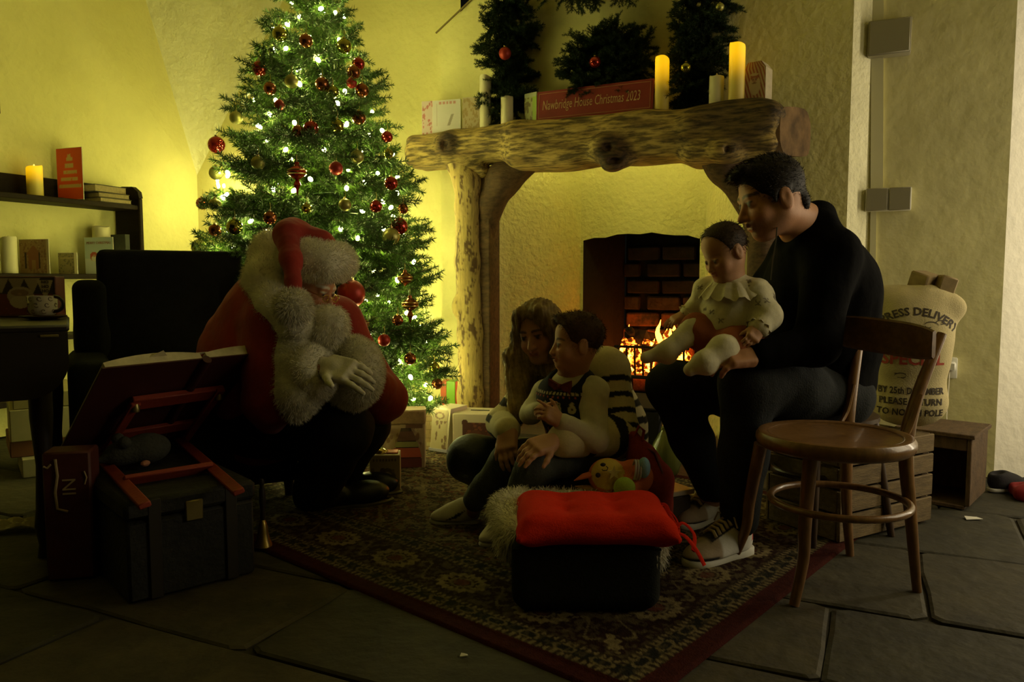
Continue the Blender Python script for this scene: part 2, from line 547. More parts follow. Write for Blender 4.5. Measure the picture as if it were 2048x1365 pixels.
SOOT = M('soot', (.010, .009, .006), .95, noise=.5, nscale=14, bump=.8, bscale=30)
mb = MB(); cF = 4.95; gL, gR = -1.485, -.93
quads(mb, [acz(fL, cI, 0), acz(gL, cF, 0), acz(gL, cF, 1.5), acz(fL, cI, 1.5)],
      [acz(fR, cI, 0), acz(gR, cF, 0), acz(gR, cF, 1.5), acz(fR, cI, 1.5)],
      [acz(gL, cF + .03, 0), acz(gR, cF + .03, 0), acz(gR, cF + .03, 1.5), acz(gL, cF + .03, 1.5)],
      [acz(fL, cI, 1.5), acz(fR, cI, 1.5), acz(gR, cF, 1.5), acz(gL, cF, 1.5)])
mb.strip(top, [p + R3(0, .12, .02) for p in top])
fw = struct('wall_firebox', mb, SOOT)
# bricks of the fire back, each a piece; the upper courses under soot
BRICK = M('fire_brick', (.34, .13, .055), .9, noise=.55, nscale=24, bump=.7, bscale=60)
BRICKS = M('sooty_brick', (.07, .055, .035), .95, noise=.6, nscale=18, bump=.9, bscale=40)
BRICKM = M('half_sooty_brick', (.20, .085, .04), .95, col2=(.05, .04, .028), nscale=16, bump=.9, bscale=40)
SOOTB = M('soot_black_brick', (.030, .026, .016), .95, noise=.6, nscale=12, bump=1.0, bscale=24)
rb_ = MB(); rb_.box((0, 0, 0), (.215, .06, .088), .009); bme = mesh_of('brick', rb_.v, rb_.f)
ROTW = Matrix.Rotation(-RA, 3, 'Z')
k = 0
for r in range(10):
    z = .10 + r * .108
    x = gL + (.02 if r % 2 else .125)
    if r % 2 == 0:
        xs = [gL + .05] + [gL + .125 + .236 * (i + .5) + .02 for i in range(2)]
    else:
        xs = [gL + .125 + .236 * i for i in range(3)]
    for i, xx in enumerate(xs):
        if xx > gR + .02: continue
        o = D.objects.new('brick', bme.copy() if False else bme); COL.objects.link(o); o.parent = fw
        if len(bme.materials) == 0: bme.materials.append(BRICK)
        o.location = acz(xx, cF + .012 + random.uniform(-.008, .008), z)
        o.rotation_euler = (random.uniform(-.03, .03), random.uniform(-.02, .02), -RA + random.uniform(-.03, .03))
        if i == 0 and r % 2 == 0: o.scale = (.48, 1, 1)
        if r >= 4:
            o.material_slots[0].link = 'OBJECT'; o.material_slots[0].material = (BRICK if r == 4 else BRICKM) if r in (4, 5) else (BRICKS if r == 6 else SOOTB)
# hearth slab
mb = MB(); mb.slab([acz(aL, 3.80, 0), acz(aR, 3.80, 0), acz(bR, 4.5, 0), acz(fR, 4.5, 0), acz(gR, 4.98, 0), acz(gL, 4.98, 0), acz(fL, 4.5, 0), acz(bL, 4.5, 0)], (0, 0, .06))
struct('floor_hearth', mb, M('hearth_stone', (.12, .095, .06), .8, noise=.5, nscale=9, bump=.5))
# right-hand wall: splayed strip, wall face, splayed door reveal
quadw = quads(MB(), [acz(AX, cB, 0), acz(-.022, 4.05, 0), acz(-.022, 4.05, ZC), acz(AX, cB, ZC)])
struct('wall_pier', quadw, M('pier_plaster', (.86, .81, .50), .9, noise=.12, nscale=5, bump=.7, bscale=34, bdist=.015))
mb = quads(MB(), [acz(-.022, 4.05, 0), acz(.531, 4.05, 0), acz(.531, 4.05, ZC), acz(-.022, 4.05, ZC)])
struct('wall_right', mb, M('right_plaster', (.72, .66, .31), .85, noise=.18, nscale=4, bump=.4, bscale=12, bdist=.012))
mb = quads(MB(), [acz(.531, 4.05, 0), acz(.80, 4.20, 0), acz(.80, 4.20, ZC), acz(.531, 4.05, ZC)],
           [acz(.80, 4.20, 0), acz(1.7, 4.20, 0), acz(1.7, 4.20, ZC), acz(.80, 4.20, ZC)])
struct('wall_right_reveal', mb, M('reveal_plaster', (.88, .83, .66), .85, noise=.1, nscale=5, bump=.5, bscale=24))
# window wall to the right, outside the frame
mb = MB(); aW = 1.7
w0, w1, y0, y1 = 2.1, 4.05, .3, 2.2
quads(mb, [acz(aW, -1.6, 0), acz(aW, w0, 0), acz(aW, w0, ZC), acz(aW, -1.6, ZC)], [acz(aW, w1, 0), acz(aW, 4.2, 0), acz(aW, 4.2, ZC), acz(aW, w1, ZC)],
      [acz(aW, w0, 0), acz(aW, w1, 0), acz(aW, w1, y0), acz(aW, w0, y0)], [acz(aW, w0, y1), acz(aW, w1, y1), acz(aW, w1, ZC), acz(aW, w0, ZC)])
struct('wall_window', mb, PLASTER)
mb = quads(MB(), [acz(-4.7, -1.6, ZC), acz(1.7, -1.6, ZC), acz(1.7, 5.0, ZC), acz(-4.7, 5.0, ZC)])
struct('ceiling', mb, CEILM)
# floor bed and flagstones
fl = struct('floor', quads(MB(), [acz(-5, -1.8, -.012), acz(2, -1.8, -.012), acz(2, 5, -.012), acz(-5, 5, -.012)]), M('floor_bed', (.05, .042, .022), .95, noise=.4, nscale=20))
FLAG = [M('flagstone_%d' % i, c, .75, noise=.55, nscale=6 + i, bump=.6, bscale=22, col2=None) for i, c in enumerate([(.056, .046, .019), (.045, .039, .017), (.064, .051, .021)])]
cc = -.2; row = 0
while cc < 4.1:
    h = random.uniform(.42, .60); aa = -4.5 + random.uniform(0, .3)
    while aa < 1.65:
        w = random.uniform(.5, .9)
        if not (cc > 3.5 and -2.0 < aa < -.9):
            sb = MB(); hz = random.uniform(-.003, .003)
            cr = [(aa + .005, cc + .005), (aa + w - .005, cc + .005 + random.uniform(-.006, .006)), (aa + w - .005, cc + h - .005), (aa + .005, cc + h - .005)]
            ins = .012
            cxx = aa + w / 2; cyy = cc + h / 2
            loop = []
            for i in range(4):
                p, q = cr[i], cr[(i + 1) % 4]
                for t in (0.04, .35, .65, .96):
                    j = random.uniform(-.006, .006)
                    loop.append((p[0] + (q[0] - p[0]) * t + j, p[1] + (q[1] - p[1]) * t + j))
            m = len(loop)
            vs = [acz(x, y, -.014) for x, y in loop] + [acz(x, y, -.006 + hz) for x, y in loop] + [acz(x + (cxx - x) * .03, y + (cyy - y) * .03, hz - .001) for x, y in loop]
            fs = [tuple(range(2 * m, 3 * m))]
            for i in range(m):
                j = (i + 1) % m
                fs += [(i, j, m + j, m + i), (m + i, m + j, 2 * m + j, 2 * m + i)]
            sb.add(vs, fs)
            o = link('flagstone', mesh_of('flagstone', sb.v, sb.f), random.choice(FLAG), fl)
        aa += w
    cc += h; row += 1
# ---------------------------------------------------------------- mantel beam and its posts
beam = thing('mantel_beam', 'rough log mantel beam with dark knots spanning the inglenook fireplace', 'beam', R3(-1.4, 3.8, 1.48), -RA)
LOG = M('log_wood', (.46, .31, .10), .75, noise=.62, nscale=5.5, stretch=(1.2, 7, 7), bump=.55, bscale=14, detail=8)
LOGD = M('dark_log_wood', (.13, .075, .03), .85, noise=.6, nscale=7, stretch=(2, 6, 6), bump=.6, bscale=16)
ENDG = M('log_end_grain', (.24, .14, .055), .9, noise=.7, nscale=9, bump=.9, bscale=14)
zL0, zR0 = 1.632, 1.575
def bp(a, c, z): return np.array(R3(a, c, z))
Rw = frame(R3(0, 1), (0, 0, 1))
pr = [Bx(bp(-1.95, 3.83, 1.625), (.40, .06, .035), Rw, .06, .03), Bx(bp(-1.10, 3.81, 1.60), (.60, .075, .05), Rw, .07, .06), Bx(bp(-.61, 3.80, 1.577), (.165, .09, .055), Rw, .06, .06)]
pr += [El(bp(-2.12, 3.73, 1.64), (.07, .05, .06), None, .05), El(bp(-1.17, 3.70, 1.53), (.10, .06, .085), None, .07), El(bp(-1.16, 3.68, 1.48), (.06, .045, .04), None, .04),
       El(bp(-.62, 3.69, 1.49), (.07, .05, .05), None, .05)]
pr += [Sub(El(bp(-1.18, 3.625, 1.545), (.022, .03, .02)), .01), Sub(El(bp(-1.15, 3.64, 1.475), (.03, .03, .014)), .01), Sub(El(bp(-2.12, 3.675, 1.62), (.018, .025, .035)), .01),
       Sub(El(bp(-.62, 3.63, 1.49), (.018, .02, .018)), .01)]
pr += [Cp(bp(-2.03, 3.81, 1.56), bp(-1.96, 3.81, 1.50), .07, .05, .05)]
def lognoise(f, ax):
    X = ax[0][:, None, None]; Y = ax[1][None, :, None]; Z = ax[2][None, None, :]
    A = CA * X - SA * Y; C = SA * X + CA * Y
    return f + .006 * np.sin(A * 9 + Z * 14 + C * 6) + .004 * np.sin(A * 17 - Z * 31) + .0025 * np.sin(A * 6 + Z * 90 + C * 40)
def logcol(V, F):
    A = CA * V[:, 0] - SA * V[:, 1]; Z = V[:, 2]
    col = np.tile(np.array([.50, .35, .10]), (len(V), 1))
    g = np.sin(A * 11 + Z * 60 + 2 * np.sin(A * 5)) * np.sin(A * 4.3 - Z * 23)
    col = blend(col, sstep(g, .1, .8) * .7, (.20, .12, .03))
    for (a, c, z, r) in ((-2.12, 3.73, 1.64, .075), (-1.17, 3.69, 1.52, .10), (-1.16, 3.68, 1.48, .06), (-.62, 3.69, 1.49, .06)):
        d = np.linalg.norm(V - np.array(R3(a, c, z)), axis=1)
        col = blend(col, 1 - sstep(d, r * .7, r * 1.25), (.10, .055, .02))
    col = blend(col, sstep(A, -.95, -.70) * sstep(Z + .05 * np.sin(A * 20), 1.50, 1.58) * .85, (.10, .06, .022))
    return col
sdf_part('log', pr, .009, M('log_bark_wood', (1, 1, 1), .75, attr=True, noise=.45, nscale=9, stretch=(1.1, 7, 7), bump=.7, bscale=13, detail=8), beam, color=logcol, noise=lognoise)
for nd in MATS['log_bark_wood'].node_tree.nodes:
    if nd.type == 'MAP_RANGE': nd.inputs[1].default_value = .40; nd.inputs[2].default_value = .60; nd.inputs[3].default_value = .22
mb = MB(); ring = []
for k in range(20):
    t = 2 * PI * k / 20
    sx = math.copysign(abs(math.cos(t)) ** .55, math.cos(t)); sz = math.copysign(abs(math.sin(t)) ** .6, math.sin(t))
    ring.append((sx, sz))
f0 = [R3(-.395 + .055 * (1 + x), 3.80 + .13 * x, 1.575 + (.112 + .006 * math.sin(5 * i)) * z) for i, (x, z) in enumerate(ring)]
f1 = [p + R3(-.06, 0, 0) for p in f0]
n_ = len(ring); fm = sum(f0, Vector()) / n_ + R3(.004, 0, 0)
mb.add(f0 + f1 + [fm], [(i, (i + 1) % n_, n_ + (i + 1) % n_, n_ + i) for i in range(n_)] + [(2 * n_, (i + 1) % n_, i) for i in range(n_)])
part('end_grain', mb, ENDG, beam)
# left post, with a dark plank behind it and curved braces
post = thing('fireplace_post', 'stripped timber post with peeling bark holding up the beam beside the tree', 'post', R3(-2.03, 3.80, 0), -RA)
pz = [0, .25, .6, 1.0, 1.3, 1.43, 1.50, 1.56]
pts = [bp(-2.035 + .01 * math.sin(z * 4), 3.80, z) for z in pz]
pr = chain(pts[:6], [.078, .075, .072, .07, .068, .07], .03) + [Cp(pts[5], bp(-2.10, 3.80, 1.55), .068, .075, .05)]
pr += [El(bp(-2.09, 3.76, .75), (.03, .03, .05), None, .04)]
def postcol(V, F):
    X = V[:, 0]; Z = V[:, 2]
    col = np.tile(np.array([.62, .46, .14]), (len(V), 1))
    an = np.arctan2(V[:, 0] - R3(-2.035, 3.8).x, V[:, 1] - 3.8 - (R3(-2.035, 3.8).y - 3.8))
    g = .6 * vnoise(an * .07 + .6, Z / 5, .018, 3) + .4 * vnoise(an * .07 + .6, Z / 3, .006, 4)
    return blend(col, sstep(g, .56, .68), (.17, .10, .03))
sdf_part('shaft', pr, .008, M('post_wood', (1, 1, 1), .7, attr=True, noise=.4, nscale=10, stretch=(9, 9, 1.2), bump=.5, bscale=18), post, color=postcol)
mb = MB(); mb.box(R3(-1.945, 3.87, .76), (.07, .13, 1.52), .006, ROTW)
part('backing_plank', mb, LOGD, post)
sdf_part('brace', chain([bp(-1.95, 3.86, 1.16), bp(-1.93, 3.86, 1.32), bp(-1.85, 3.86, 1.45), bp(-1.70, 3.86, 1.55)], [.05, .07, .09, .075], .04), .012, LOGD, post)
post2 = thing('fireplace_brace_post', 'dark timber post and brace under the right end of the beam behind the seated man', 'post', R3(-.55, 3.83, 0), -RA)
sdf_part('shaft', chain([bp(-.47, 3.83, 0), bp(-.47, 3.83, 1.5)], [.075, .075], .03), .012, LOGD, post2)
sdf_part('brace', chain([bp(-.50, 3.83, 1.12), bp(-.55, 3.83, 1.30), bp(-.66, 3.81, 1.44), bp(-.74, 3.80, 1.50)], [.05, .07, .08, .05], .04), .012, LOGD, post2)
# ---------------------------------------------------------------- electrics on the right wall
WP = M('white_plastic', (.72, .70, .58), .4)
WP2 = M('shaded_plastic', (.30, .27, .17), .45)  # shade on the camera-facing plates is put into this darker colour
def wallbox(name, label, cat, p0, p1, cfront, cback, bev, mat):
    a = WC(p0[0], p0[1], cfront); b = WC(p1[0], p1[1], cfront)
    aa, bb = toac(a), toac(b)
    c = R3((aa[0] + bb[0]) / 2, (cfront + cback) / 2, (aa[2] + bb[2]) / 2)
    t = thing(name, label, cat, c, -RA)
    m = MB(); m.box((0, 0, 0), (abs(bb[0] - aa[0]), cback - cfront, abs(aa[2] - bb[2])), bev, seg=2)
    return t, m, c, (abs(bb[0] - aa[0]), cback - cfront, abs(aa[2] - bb[2]))
t, m, c, s = wallbox('junction_box', 'pale square electrical box high on the right wall above the trunking', 'box', (1737, 42), (1822, 104), 3.985, 4.05, .008, WP2)
part('cover', m, WP2, t, world=False)
m = MB(); m.box((0, -s[1] / 2 - .003, 0), (s[0] * .93, .008, s[2] * .93), .003); part('lid', m, WP2, t, world=False)
t, m, c, s = wallbox('double_switch', 'pair of light switch plates on the right wall above the man\'s shoulder', 'switch', (1732, 378), (1822, 420), 4.0, 4.05, .004, WP2)
part('back_box', m, WP, t, world=False)
for sx in (-1, 1):
    m = MB(); m.box((sx * s[0] * .25, -s[1] / 2 - .004, 0), (s[0] * .47, .01, s[2]), .003); q = part('plate', m, WP2, t, world=False)
    m = MB(); m.box((sx * s[0] * .25, -s[1] / 2 - .012, 0), (.012 if sx < 0 else .006, .012, .022), .003); sub('rocker', m, WP, q)
    ob = D.objects
m = MB(); x0 = WC(1747, 250, 4.045); 
tr = MB(); tr.slab([WC(1743, -60, 4.03), WC(1768, -60, 4.03), WC(1766, 378, 4.03), WC(1741, 378, 4.03)], R3(0, .03))
solo('cable_trunking', 'slim vertical trunking running from the box to the switches', 'trunking', tr, M('trunking_paint', (.66, .62, .36), .6), smooth=False)
tr = MB(); tr.slab([WC(1741, 420, 4.035), WC(1753, 420, 4.035), WC(1749, 700, 4.035), WC(1737, 700, 4.035)], R3(0, .025))
solo('lower_cable_trunking', 'narrow trunking running down from the switches behind the man', 'trunking', tr, M('trunking_paint'), smooth=False)
t, m, c, s = wallbox('wall_socket', 'white wall socket beside the christmas sack', 'socket', (1890, 716), (1914, 758), 4.0, 4.05, .004, WP)
part('plate', m, WP, t, world=False)
m = MB(); m.box((-.005, -.04, .01), (.045, .05, .045), .008); part('plug', m, WP, t, world=False)
# ================================================================ THE TREE
TX, TY = P(642, 880, 4.0).x, 4.0
NEEDLE = M('fir_needles', (.050, .110, .010), .45, noise=.5, nscale=3, spec=.3)
BARK = M('fir_wire_bark', (.05, .05, .015), .9)
tree = thing('christmas_tree', 'tall decorated artificial christmas tree standing behind the crouching red-suited person', 'tree', (TX, TY, 0), .4)
def branch_mesh(L, seed):
    g = random.Random(seed); v = []; f = []; mi = []
    def needle(p, d, ln, w):
        s = d.cross(Vector((g.uniform(-1, 1), g.uniform(-1, 1), g.uniform(-1, 1)))).normalized() * w
        o = len(v); v.extend([p - s, p + s, p + d * ln * .6 + s * .8, p + d * ln]); f.append((o, o + 1, o + 2, o + 3)); mi.append(0)
    def stem(p, q, r):
        d = (q - p).normalized(); u = d.orthogonal().normalized(); w = d.cross(u); o = len(v)
        for k in range(3): v.append(p + (u * math.cos(2.1 * k) + w * math.sin(2.1 * k)) * r)
        for k in range(3): v.append(q + (u * math.cos(2.1 * k) + w * math.sin(2.1 * k)) * r * .5)
        for k in range(3): f.append((o + k, o + (k + 1) % 3, o + 3 + (k + 1) % 3, o + 3 + k)); mi.append(1)
    def twig(p, d, ln, droop):
        n = max(3, int(ln / .018)); q = p.copy(); dd = d.copy()
        for i in range(n):
            nx = q + dd * ln / n
            stem(q, nx, .0035)
            for k in range(13):
                an = g.uniform(0, 6.28); u = dd.orthogonal().normalized(); w = dd.cross(u)
                nd = (dd * g.uniform(.35, .8) + u * math.cos(an) + w * math.sin(an)).normalized()
                needle(q.lerp(nx, g.random()), nd, g.uniform(.024, .040), .0020)
            q = nx; dd = (dd + Vector((0, 0, droop)) * .03 + Vector((g.uniform(-1, 1), g.uniform(-1, 1), g.uniform(-1, 1))) * .03).normalized()
        for k in range(8):
            nd = (dd + Vector((g.uniform(-.5, .5), g.uniform(-.5, .5), g.uniform(-.5, .5)))).normalized(); needle(q, nd, .024, .0016)
    # branch along +X
    main = Vector((1, 0, .05)).normalized()
    twig(Vector((0, 0, 0)), main, L, .2)
    nt = max(4, int(L / .045))
    for i in range(nt):
        t = .18 + .78 * i / nt
        for sg in (-1, 1):
            if g.random() < .12: continue
            d = Vector((g.uniform(.55, .9), sg * g.uniform(.5, .95), g.uniform(-.25, .35))).normalized()
            twig(Vector((L * t, 0, .05 * L * t)), d, L * (.16 + .30 * (1 - t)) * g.uniform(.8, 1.2) + .03, .2)
    me = D.meshes.new('branch'); me.from_pydata([tuple(x) for x in v], [], f)
    me.materials.append(NEEDLE); me.materials.append(BARK)
    me.polygons.foreach_set('material_index', mi); me.update()
    return me
BM = {.62: [branch_mesh(.62, s) for s in (1, 2, 3)], .44: [branch_mesh(.44, s) for s in (4, 5)], .28: [branch_mesh(.28, s) for s in (6, 7)]}
def Rz(z):
    return float(np.interp(z, [.15, .30, .8, 1.32, 1.83, 2.35, 2.62], [.52, .61, .565, .49, .33, .15, .03]))
part('trunk', MB().tube([(TX, TY, 0), (TX, TY, 1.3), (TX, TY, 2.55)], [.028, .02, .008], 8), BARK, tree)
mb = MB()
for k in range(4):
    an = k * PI / 2 + .3
    mb.tube([(TX, TY, .12), (TX + .2 * math.cos(an), TY + .2 * math.sin(an), .05), (TX + .3 * math.cos(an), TY + .3 * math.sin(an), .012)], .012, 6)
part('stand', mb, M('stand_metal', (.03, .03, .03), .5), tree)
TI = ROOTM[tree.name].inverted()
nb = 0; z = .22; lay = 0
while z < 2.55:
    R = Rz(z); n = int(6 + R * 17)
    for k in range(n):
        if nb >= 290: break
        an = 2 * PI * (k + .5 * (lay % 2)) / n + random.uniform(-.15, .15)
        Ln = R * random.uniform(.86, 1.12)
        key = .62 if Ln > .5 else (.44 if Ln > .33 else .28)
        o = D.objects.new('branch', random.choice(BM[key])); COL.objects.link(o); o.parent = tree
        s = Ln / key
        o.location = (0, 0, z + random.uniform(-.02, .02))
        o.rotation_euler = (random.uniform(-.5, .5), -random.uniform(-.12, .28) - .15 * (z > 2.2), an)
        o.scale = (s, s, s) if s > .55 else (s, .7, .7)
        nb += 1
    z += .105 if z < 2.0 else .085; lay += 1
o = D.objects.new('leader', BM[.28][0]); COL.objects.link(o); o.parent = tree; o.location = (0, 0, 2.42); o.rotation_euler = (0, -1.5, 0); o.scale = (.8, .8, .8)
# ---------------------------------------------------------------- fairy lights
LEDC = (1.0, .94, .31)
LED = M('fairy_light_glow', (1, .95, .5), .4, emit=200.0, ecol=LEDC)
lights = thing('fairy_lights', 'string of warm white fairy lights wound around the christmas tree', 'string lights', (TX, TY, .2))
bb = MB(); bb.ball((0, 0, 0), (.0098, .0098, .014), 8, 6); bulb_me = mesh_of('bulb', bb.v, bb.f, True); bulb_me.materials.append(LED)
wire = []
NB = 265; gl = random.Random(5)
for i in range(NB):
    t = (i + .5) / NB
    zz = .16 + 2.40 * (1 - math.sqrt(1 - t * .985)) / (1 - math.sqrt(1 - .985))
    R = Rz(zz); an = i * 2.399963 * .31 + gl.uniform(-.2, .2)
    rr = R * gl.uniform(.62, .98)
    p = Vector((TX + rr * math.cos(an), TY + rr * math.sin(an), zz + gl.uniform(-.03, .03)))
    o = D.objects.new('bulb', bulb_me); COL.objects.link(o); o.parent = lights; o.location = p - Vector((TX, TY, .2))
    o.rotation_euler = (gl.uniform(-1, 1), gl.uniform(-1, 1), 0)
    wire.append(Vector((TX + rr * .9 * math.cos(an), TY + rr * .9 * math.sin(an), p.z - .012)))
wire.sort(key=lambda p: p.z)
part('wire', MB().tube(wire[::1], .0016, 4), M('dark_green_wire', (.02, .05, .01), .5), lights)
# extra bulbs added behind the tree to brighten the walls
for (a_, c_, z_, sp, n_) in ((-4.08, 4.02, 1.50, .08, 7), (-3.05, 4.05, 1.25, .22, 14), (-2.75, 4.05, .60, .18, 8)):
    for i in range(n_):
        p = R3(a_ + gl.uniform(-1, 1) * sp, c_ + gl.uniform(-.06, .06), z_ + gl.uniform(-1, 1) * sp * 1.4)
        o = D.objects.new('bulb', bulb_me); COL.objects.link(o); o.parent = lights; o.location = p - Vector((TX, TY, .2))
# unseen string added behind the beam to brighten the recess over the fire
ml = thing('added_recess_lights', 'short string of warm lights tucked out of sight behind the mantel beam', 'string lights', R3(-1.3, 4.03, 1.66))
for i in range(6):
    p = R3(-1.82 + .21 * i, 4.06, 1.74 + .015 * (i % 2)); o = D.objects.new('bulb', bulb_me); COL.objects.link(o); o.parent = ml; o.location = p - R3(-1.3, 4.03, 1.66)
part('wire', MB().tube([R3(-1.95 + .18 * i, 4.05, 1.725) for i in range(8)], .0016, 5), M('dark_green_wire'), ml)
# ================================================================ PEOPLE
SKIN = M('skin', (1, 1, 1), .5, attr=True, bump=.08, bscale=220, spec=.35)
HAIRM = M('hair', (1, 1, 1), .6, attr=True, noise=.45, nscale=60, spec=.25)
KNIT = M('knitwear', (1, 1, 1), .95, attr=True, bump=.35, bscale=320, noise=.12, nscale=90, bdist=.004)
CLOTH = M('cloth', (1, 1, 1), .9, attr=True, noise=.15, nscale=30, bump=.12, bscale=140)
JACKET = M('black_jacket', (.0045, .0043, .004), .9, noise=.3, nscale=18, bump=.25, bscale=40, spec=.05)
JEANS = M('dark_jeans', (.019, .021, .020), .9, noise=.35, nscale=25, bump=.35, bscale=180, spec=.25)
FURW = M('white_fur', (.80, .76, .60), .95, noise=.2, nscale=40)
REDV = M('red_velvet', (.30, .013, .006), .85, noise=.3, nscale=12, bump=.3, bscale=30, sheen=.1)
def V3(*a): return np.array(a, float)
def nrm(v):
    v = np.array(v, float); return v / (np.linalg.norm(v) + 1e-12)
class Head:
    def __init__(s, c, fwd, up, h, child=0.0):
        s.c = np.array(c, float); s.R = frame(fwd, up); s.h = h; s.k = child
    def w(s, x, y, z): return s.c + s.h * (s.R @ V3(x, y, z))
    def loc(s, V): return ((V - s.c) @ s.R) / s.h
    def E(s, c, r, k=.05): return El(s.w(*c), np.array(r) * s.h, s.R, k * s.h)
    def C(s, a, b, ra, rb=None, k=.05): return Cp(s.w(*a), s.w(*b), ra * s.h, (ra if rb is None else rb) * s.h, k * s.h)
    def prims(s, neck, nr):
        ch = s.k; g = 1 - ch
        ez = -.02 - .07 * ch            # eye level
        s.ez = ez; sc = 1 - .14 * ch    # face features smaller on a child
        p = [s.E((0, -.07, .13), (.325 + .05 * ch, .40 + .02 * ch, .37)),
             s.E((0, .10, -.16), (.255 + .05 * ch, .255, .31 - .02 * ch), .10),
             s.E((0, .20, -.41), (.12 + .02 * ch, .115, .085), .10),
             s.C((-.20, -.02, -.22), (-.06, .17, -.39), .09, .09, .1), s.C((.20, -.02, -.22), (.06, .17, -.39), .09, .09, .1),
             s.E((-.15, .21, -.17 - .03 * ch), (.11 + .03 * ch, .11, .11 + .02 * ch), .08), s.E((.15, .21, -.17 - .03 * ch), (.11 + .03 * ch, .11, .11 + .02 * ch), .08)]
        if g > .4:
            p.append(s.C((-.15, .285, ez + .085), (.15, .285, ez + .085), .05, .05, .07))
        for sx in (-1, 1):
            p.append(Sub(s.E((sx * .135, .365, ez), (.075, .07, .05), .05)))
            p.append(s.E((sx * .135, .275, ez), (.066, .066, .062), .012))
            p.append(s.C((sx * .19, .285, ez + .028), (sx * .09, .325, ez + .034), .016, .016, .02))
        nl = .15 * sc
        p += [s.C((0, .335, ez - .01), (0, .39 + .035 * g, ez - nl), .034, .045 * sc, .05),
              s.E((-.045 * sc, .375, ez - nl - .012), (.034, .04, .028), .03), s.E((.045 * sc, .375, ez - nl - .012), (.034, .04, .028), .03)]
        mz = ez - .27 * sc + .01
        s.mz = mz
        p += [s.C((-.085 * sc, .325, mz + .012), (0, .362, mz + .022), .022, .026, .02), s.C((.085 * sc, .325, mz + .012), (0, .362, mz + .022), .022, .026, .02),
              s.C((-.065 * sc, .325, mz - .032), (.065 * sc, .325, mz - .032), .028, .028, .03),
              Sub(s.C((-.085 * sc, .352, mz - .006), (.085 * sc, .352, mz - .006), .009, .009, .012))]
        for sx in (-1, 1):
            er = (.045, .095, .145)
            p.append(s.E((sx * (.335 + .03 * ch), -.06, -.06), (.035, .085, .14), .03))
            p.append(Sub(s.E((sx * (.385 + .03 * ch), -.035, -.045), (.03, .045, .075), .02)))
        p.append(Cp(s.w(0, -.12, -.22), neck, nr, nr * 1.08, .04))
        return p
    def color(s, V, base, lip=(.36, .12, .085), brow=(.06, .035, .02), iris=(.05, .04, .03), stubble=None):
        L = s.loc(V); x, y, z = L[:, 0], L[:, 1], L[:, 2]
        col = np.tile(np.array(base, float), (len(V), 1)); near = (np.abs(x) < .6) & (np.abs(y) < .7) & (np.abs(z) < .7)
        col = blend(col, near * np.exp(-((np.abs(x) - .16) ** 2 / .012 + (z + .17) ** 2 / .012)) * (y > .1) * .45, np.array(base) * np.array([1.15, .78, .72]))
        if stubble is not None:
            col = blend(col, near * sstep(-z, .17, .30) * sstep(y, -.12, .05) * .6, stubble)
        col = blend(col, near * (1 - sstep(np.abs(z - s.mz + .004) / .05, .7, 1.1)) * (1 - sstep(np.abs(x), .07, .105)) * (y > .28), lip)
        bz = s.ez + .095 + .02 * (1 - ((np.abs(x) - .14) / .11) ** 2)
        col = blend(col, near * (1 - sstep(np.abs(z - bz), .012, .028)) * (1 - sstep(np.abs(np.abs(x) - .14), .085, .11)) * (y > .2) * (.9 if s.k < .8 else .35), brow)
        for sx in (-1, 1):
            d = np.sqrt((x - sx * .135) ** 2 + (z - s.ez) ** 2 * 1.8 + (y - .275) ** 2 * .2)
            col = blend(col, near * (1 - sstep(d, .045, .058)) * (y > .29) * (y < .36), np.array(base) * .42 + .03)
            col = blend(col, near * (1 - sstep(np.hypot(x - sx * .135, z - s.ez), .024, .032)) * (y > .3) * (y < .36), iris)
            col = blend(col, near * (1 - sstep(np.abs(z - s.ez - .03), .008, .016)) * (1 - sstep(np.abs(x - sx * .135), .055, .07)) * (y > .27) * (y < .37), np.array(brow) * .7)
        return col
def hand(wrist, d, back, s=1.0, side=1, curl=(.5, .55, .6, .7), spread=.06, thumb=(.75, .55, -.35), tcurl=.4, k=.007):
    d = nrm(d); n = np.array(back, float); n = nrm(n - d * (n @ d)); t = np.cross(d, n) * side; w = np.array(wrist, float)
    R = np.stack([t, d, n], 1)
    p = [Bx(w + d * .047 * s, V3(.030, .034, .006) * s, R, .010 * s, .015), Cp(w - d * .02 * s, w + d * .03 * s, .024 * s, .022 * s, .02)]
    L = (.072, .080, .074, .058)
    for i in range(4):
        b = w + (d * (.084 - .004 * abs(i - 1)) + t * (.0300 - .0200 * i)) * s
        dd = nrm(d + t * spread * (1.5 - i)); A = 0.0; q = b
        p.append(Cp(b - d * .03 * s, b, .0095 * s, .0095 * s, .01))
        for j, fr in enumerate((.45, .31, .24)):
            A += curl[i] * (1.0, 1.15, .8)[j]
            e = q + (dd * math.cos(A) - n * math.sin(A)) * L[i] * fr * s * 1.05
            p.append(Cp(q, e, (.0092, .0084, .0076)[j] * s, (.0084, .0076, .0066)[j] * s, k)); q = e
    b = w + (d * .022 + t * .026) * s; td = nrm(d * thumb[0] + t * thumb[1] + n * thumb[2])
    m1 = b + td * .036 * s; td2 = nrm(td + (d * .5 - n * .6 - t * .4) * tcurl); m2 = m1 + td2 * .030 * s; td3 = nrm(td2 + (d * .3 - n * .6 - t * .3) * tcurl)
    p += [Cp(b, m1, .0135 * s, .0105 * s, .014), Cp(m1, m2, .0105 * s, .0095 * s, k), Cp(m2, m2 + td3 * .024 * s, .0095 * s, .0075 * s, k)]
    return p
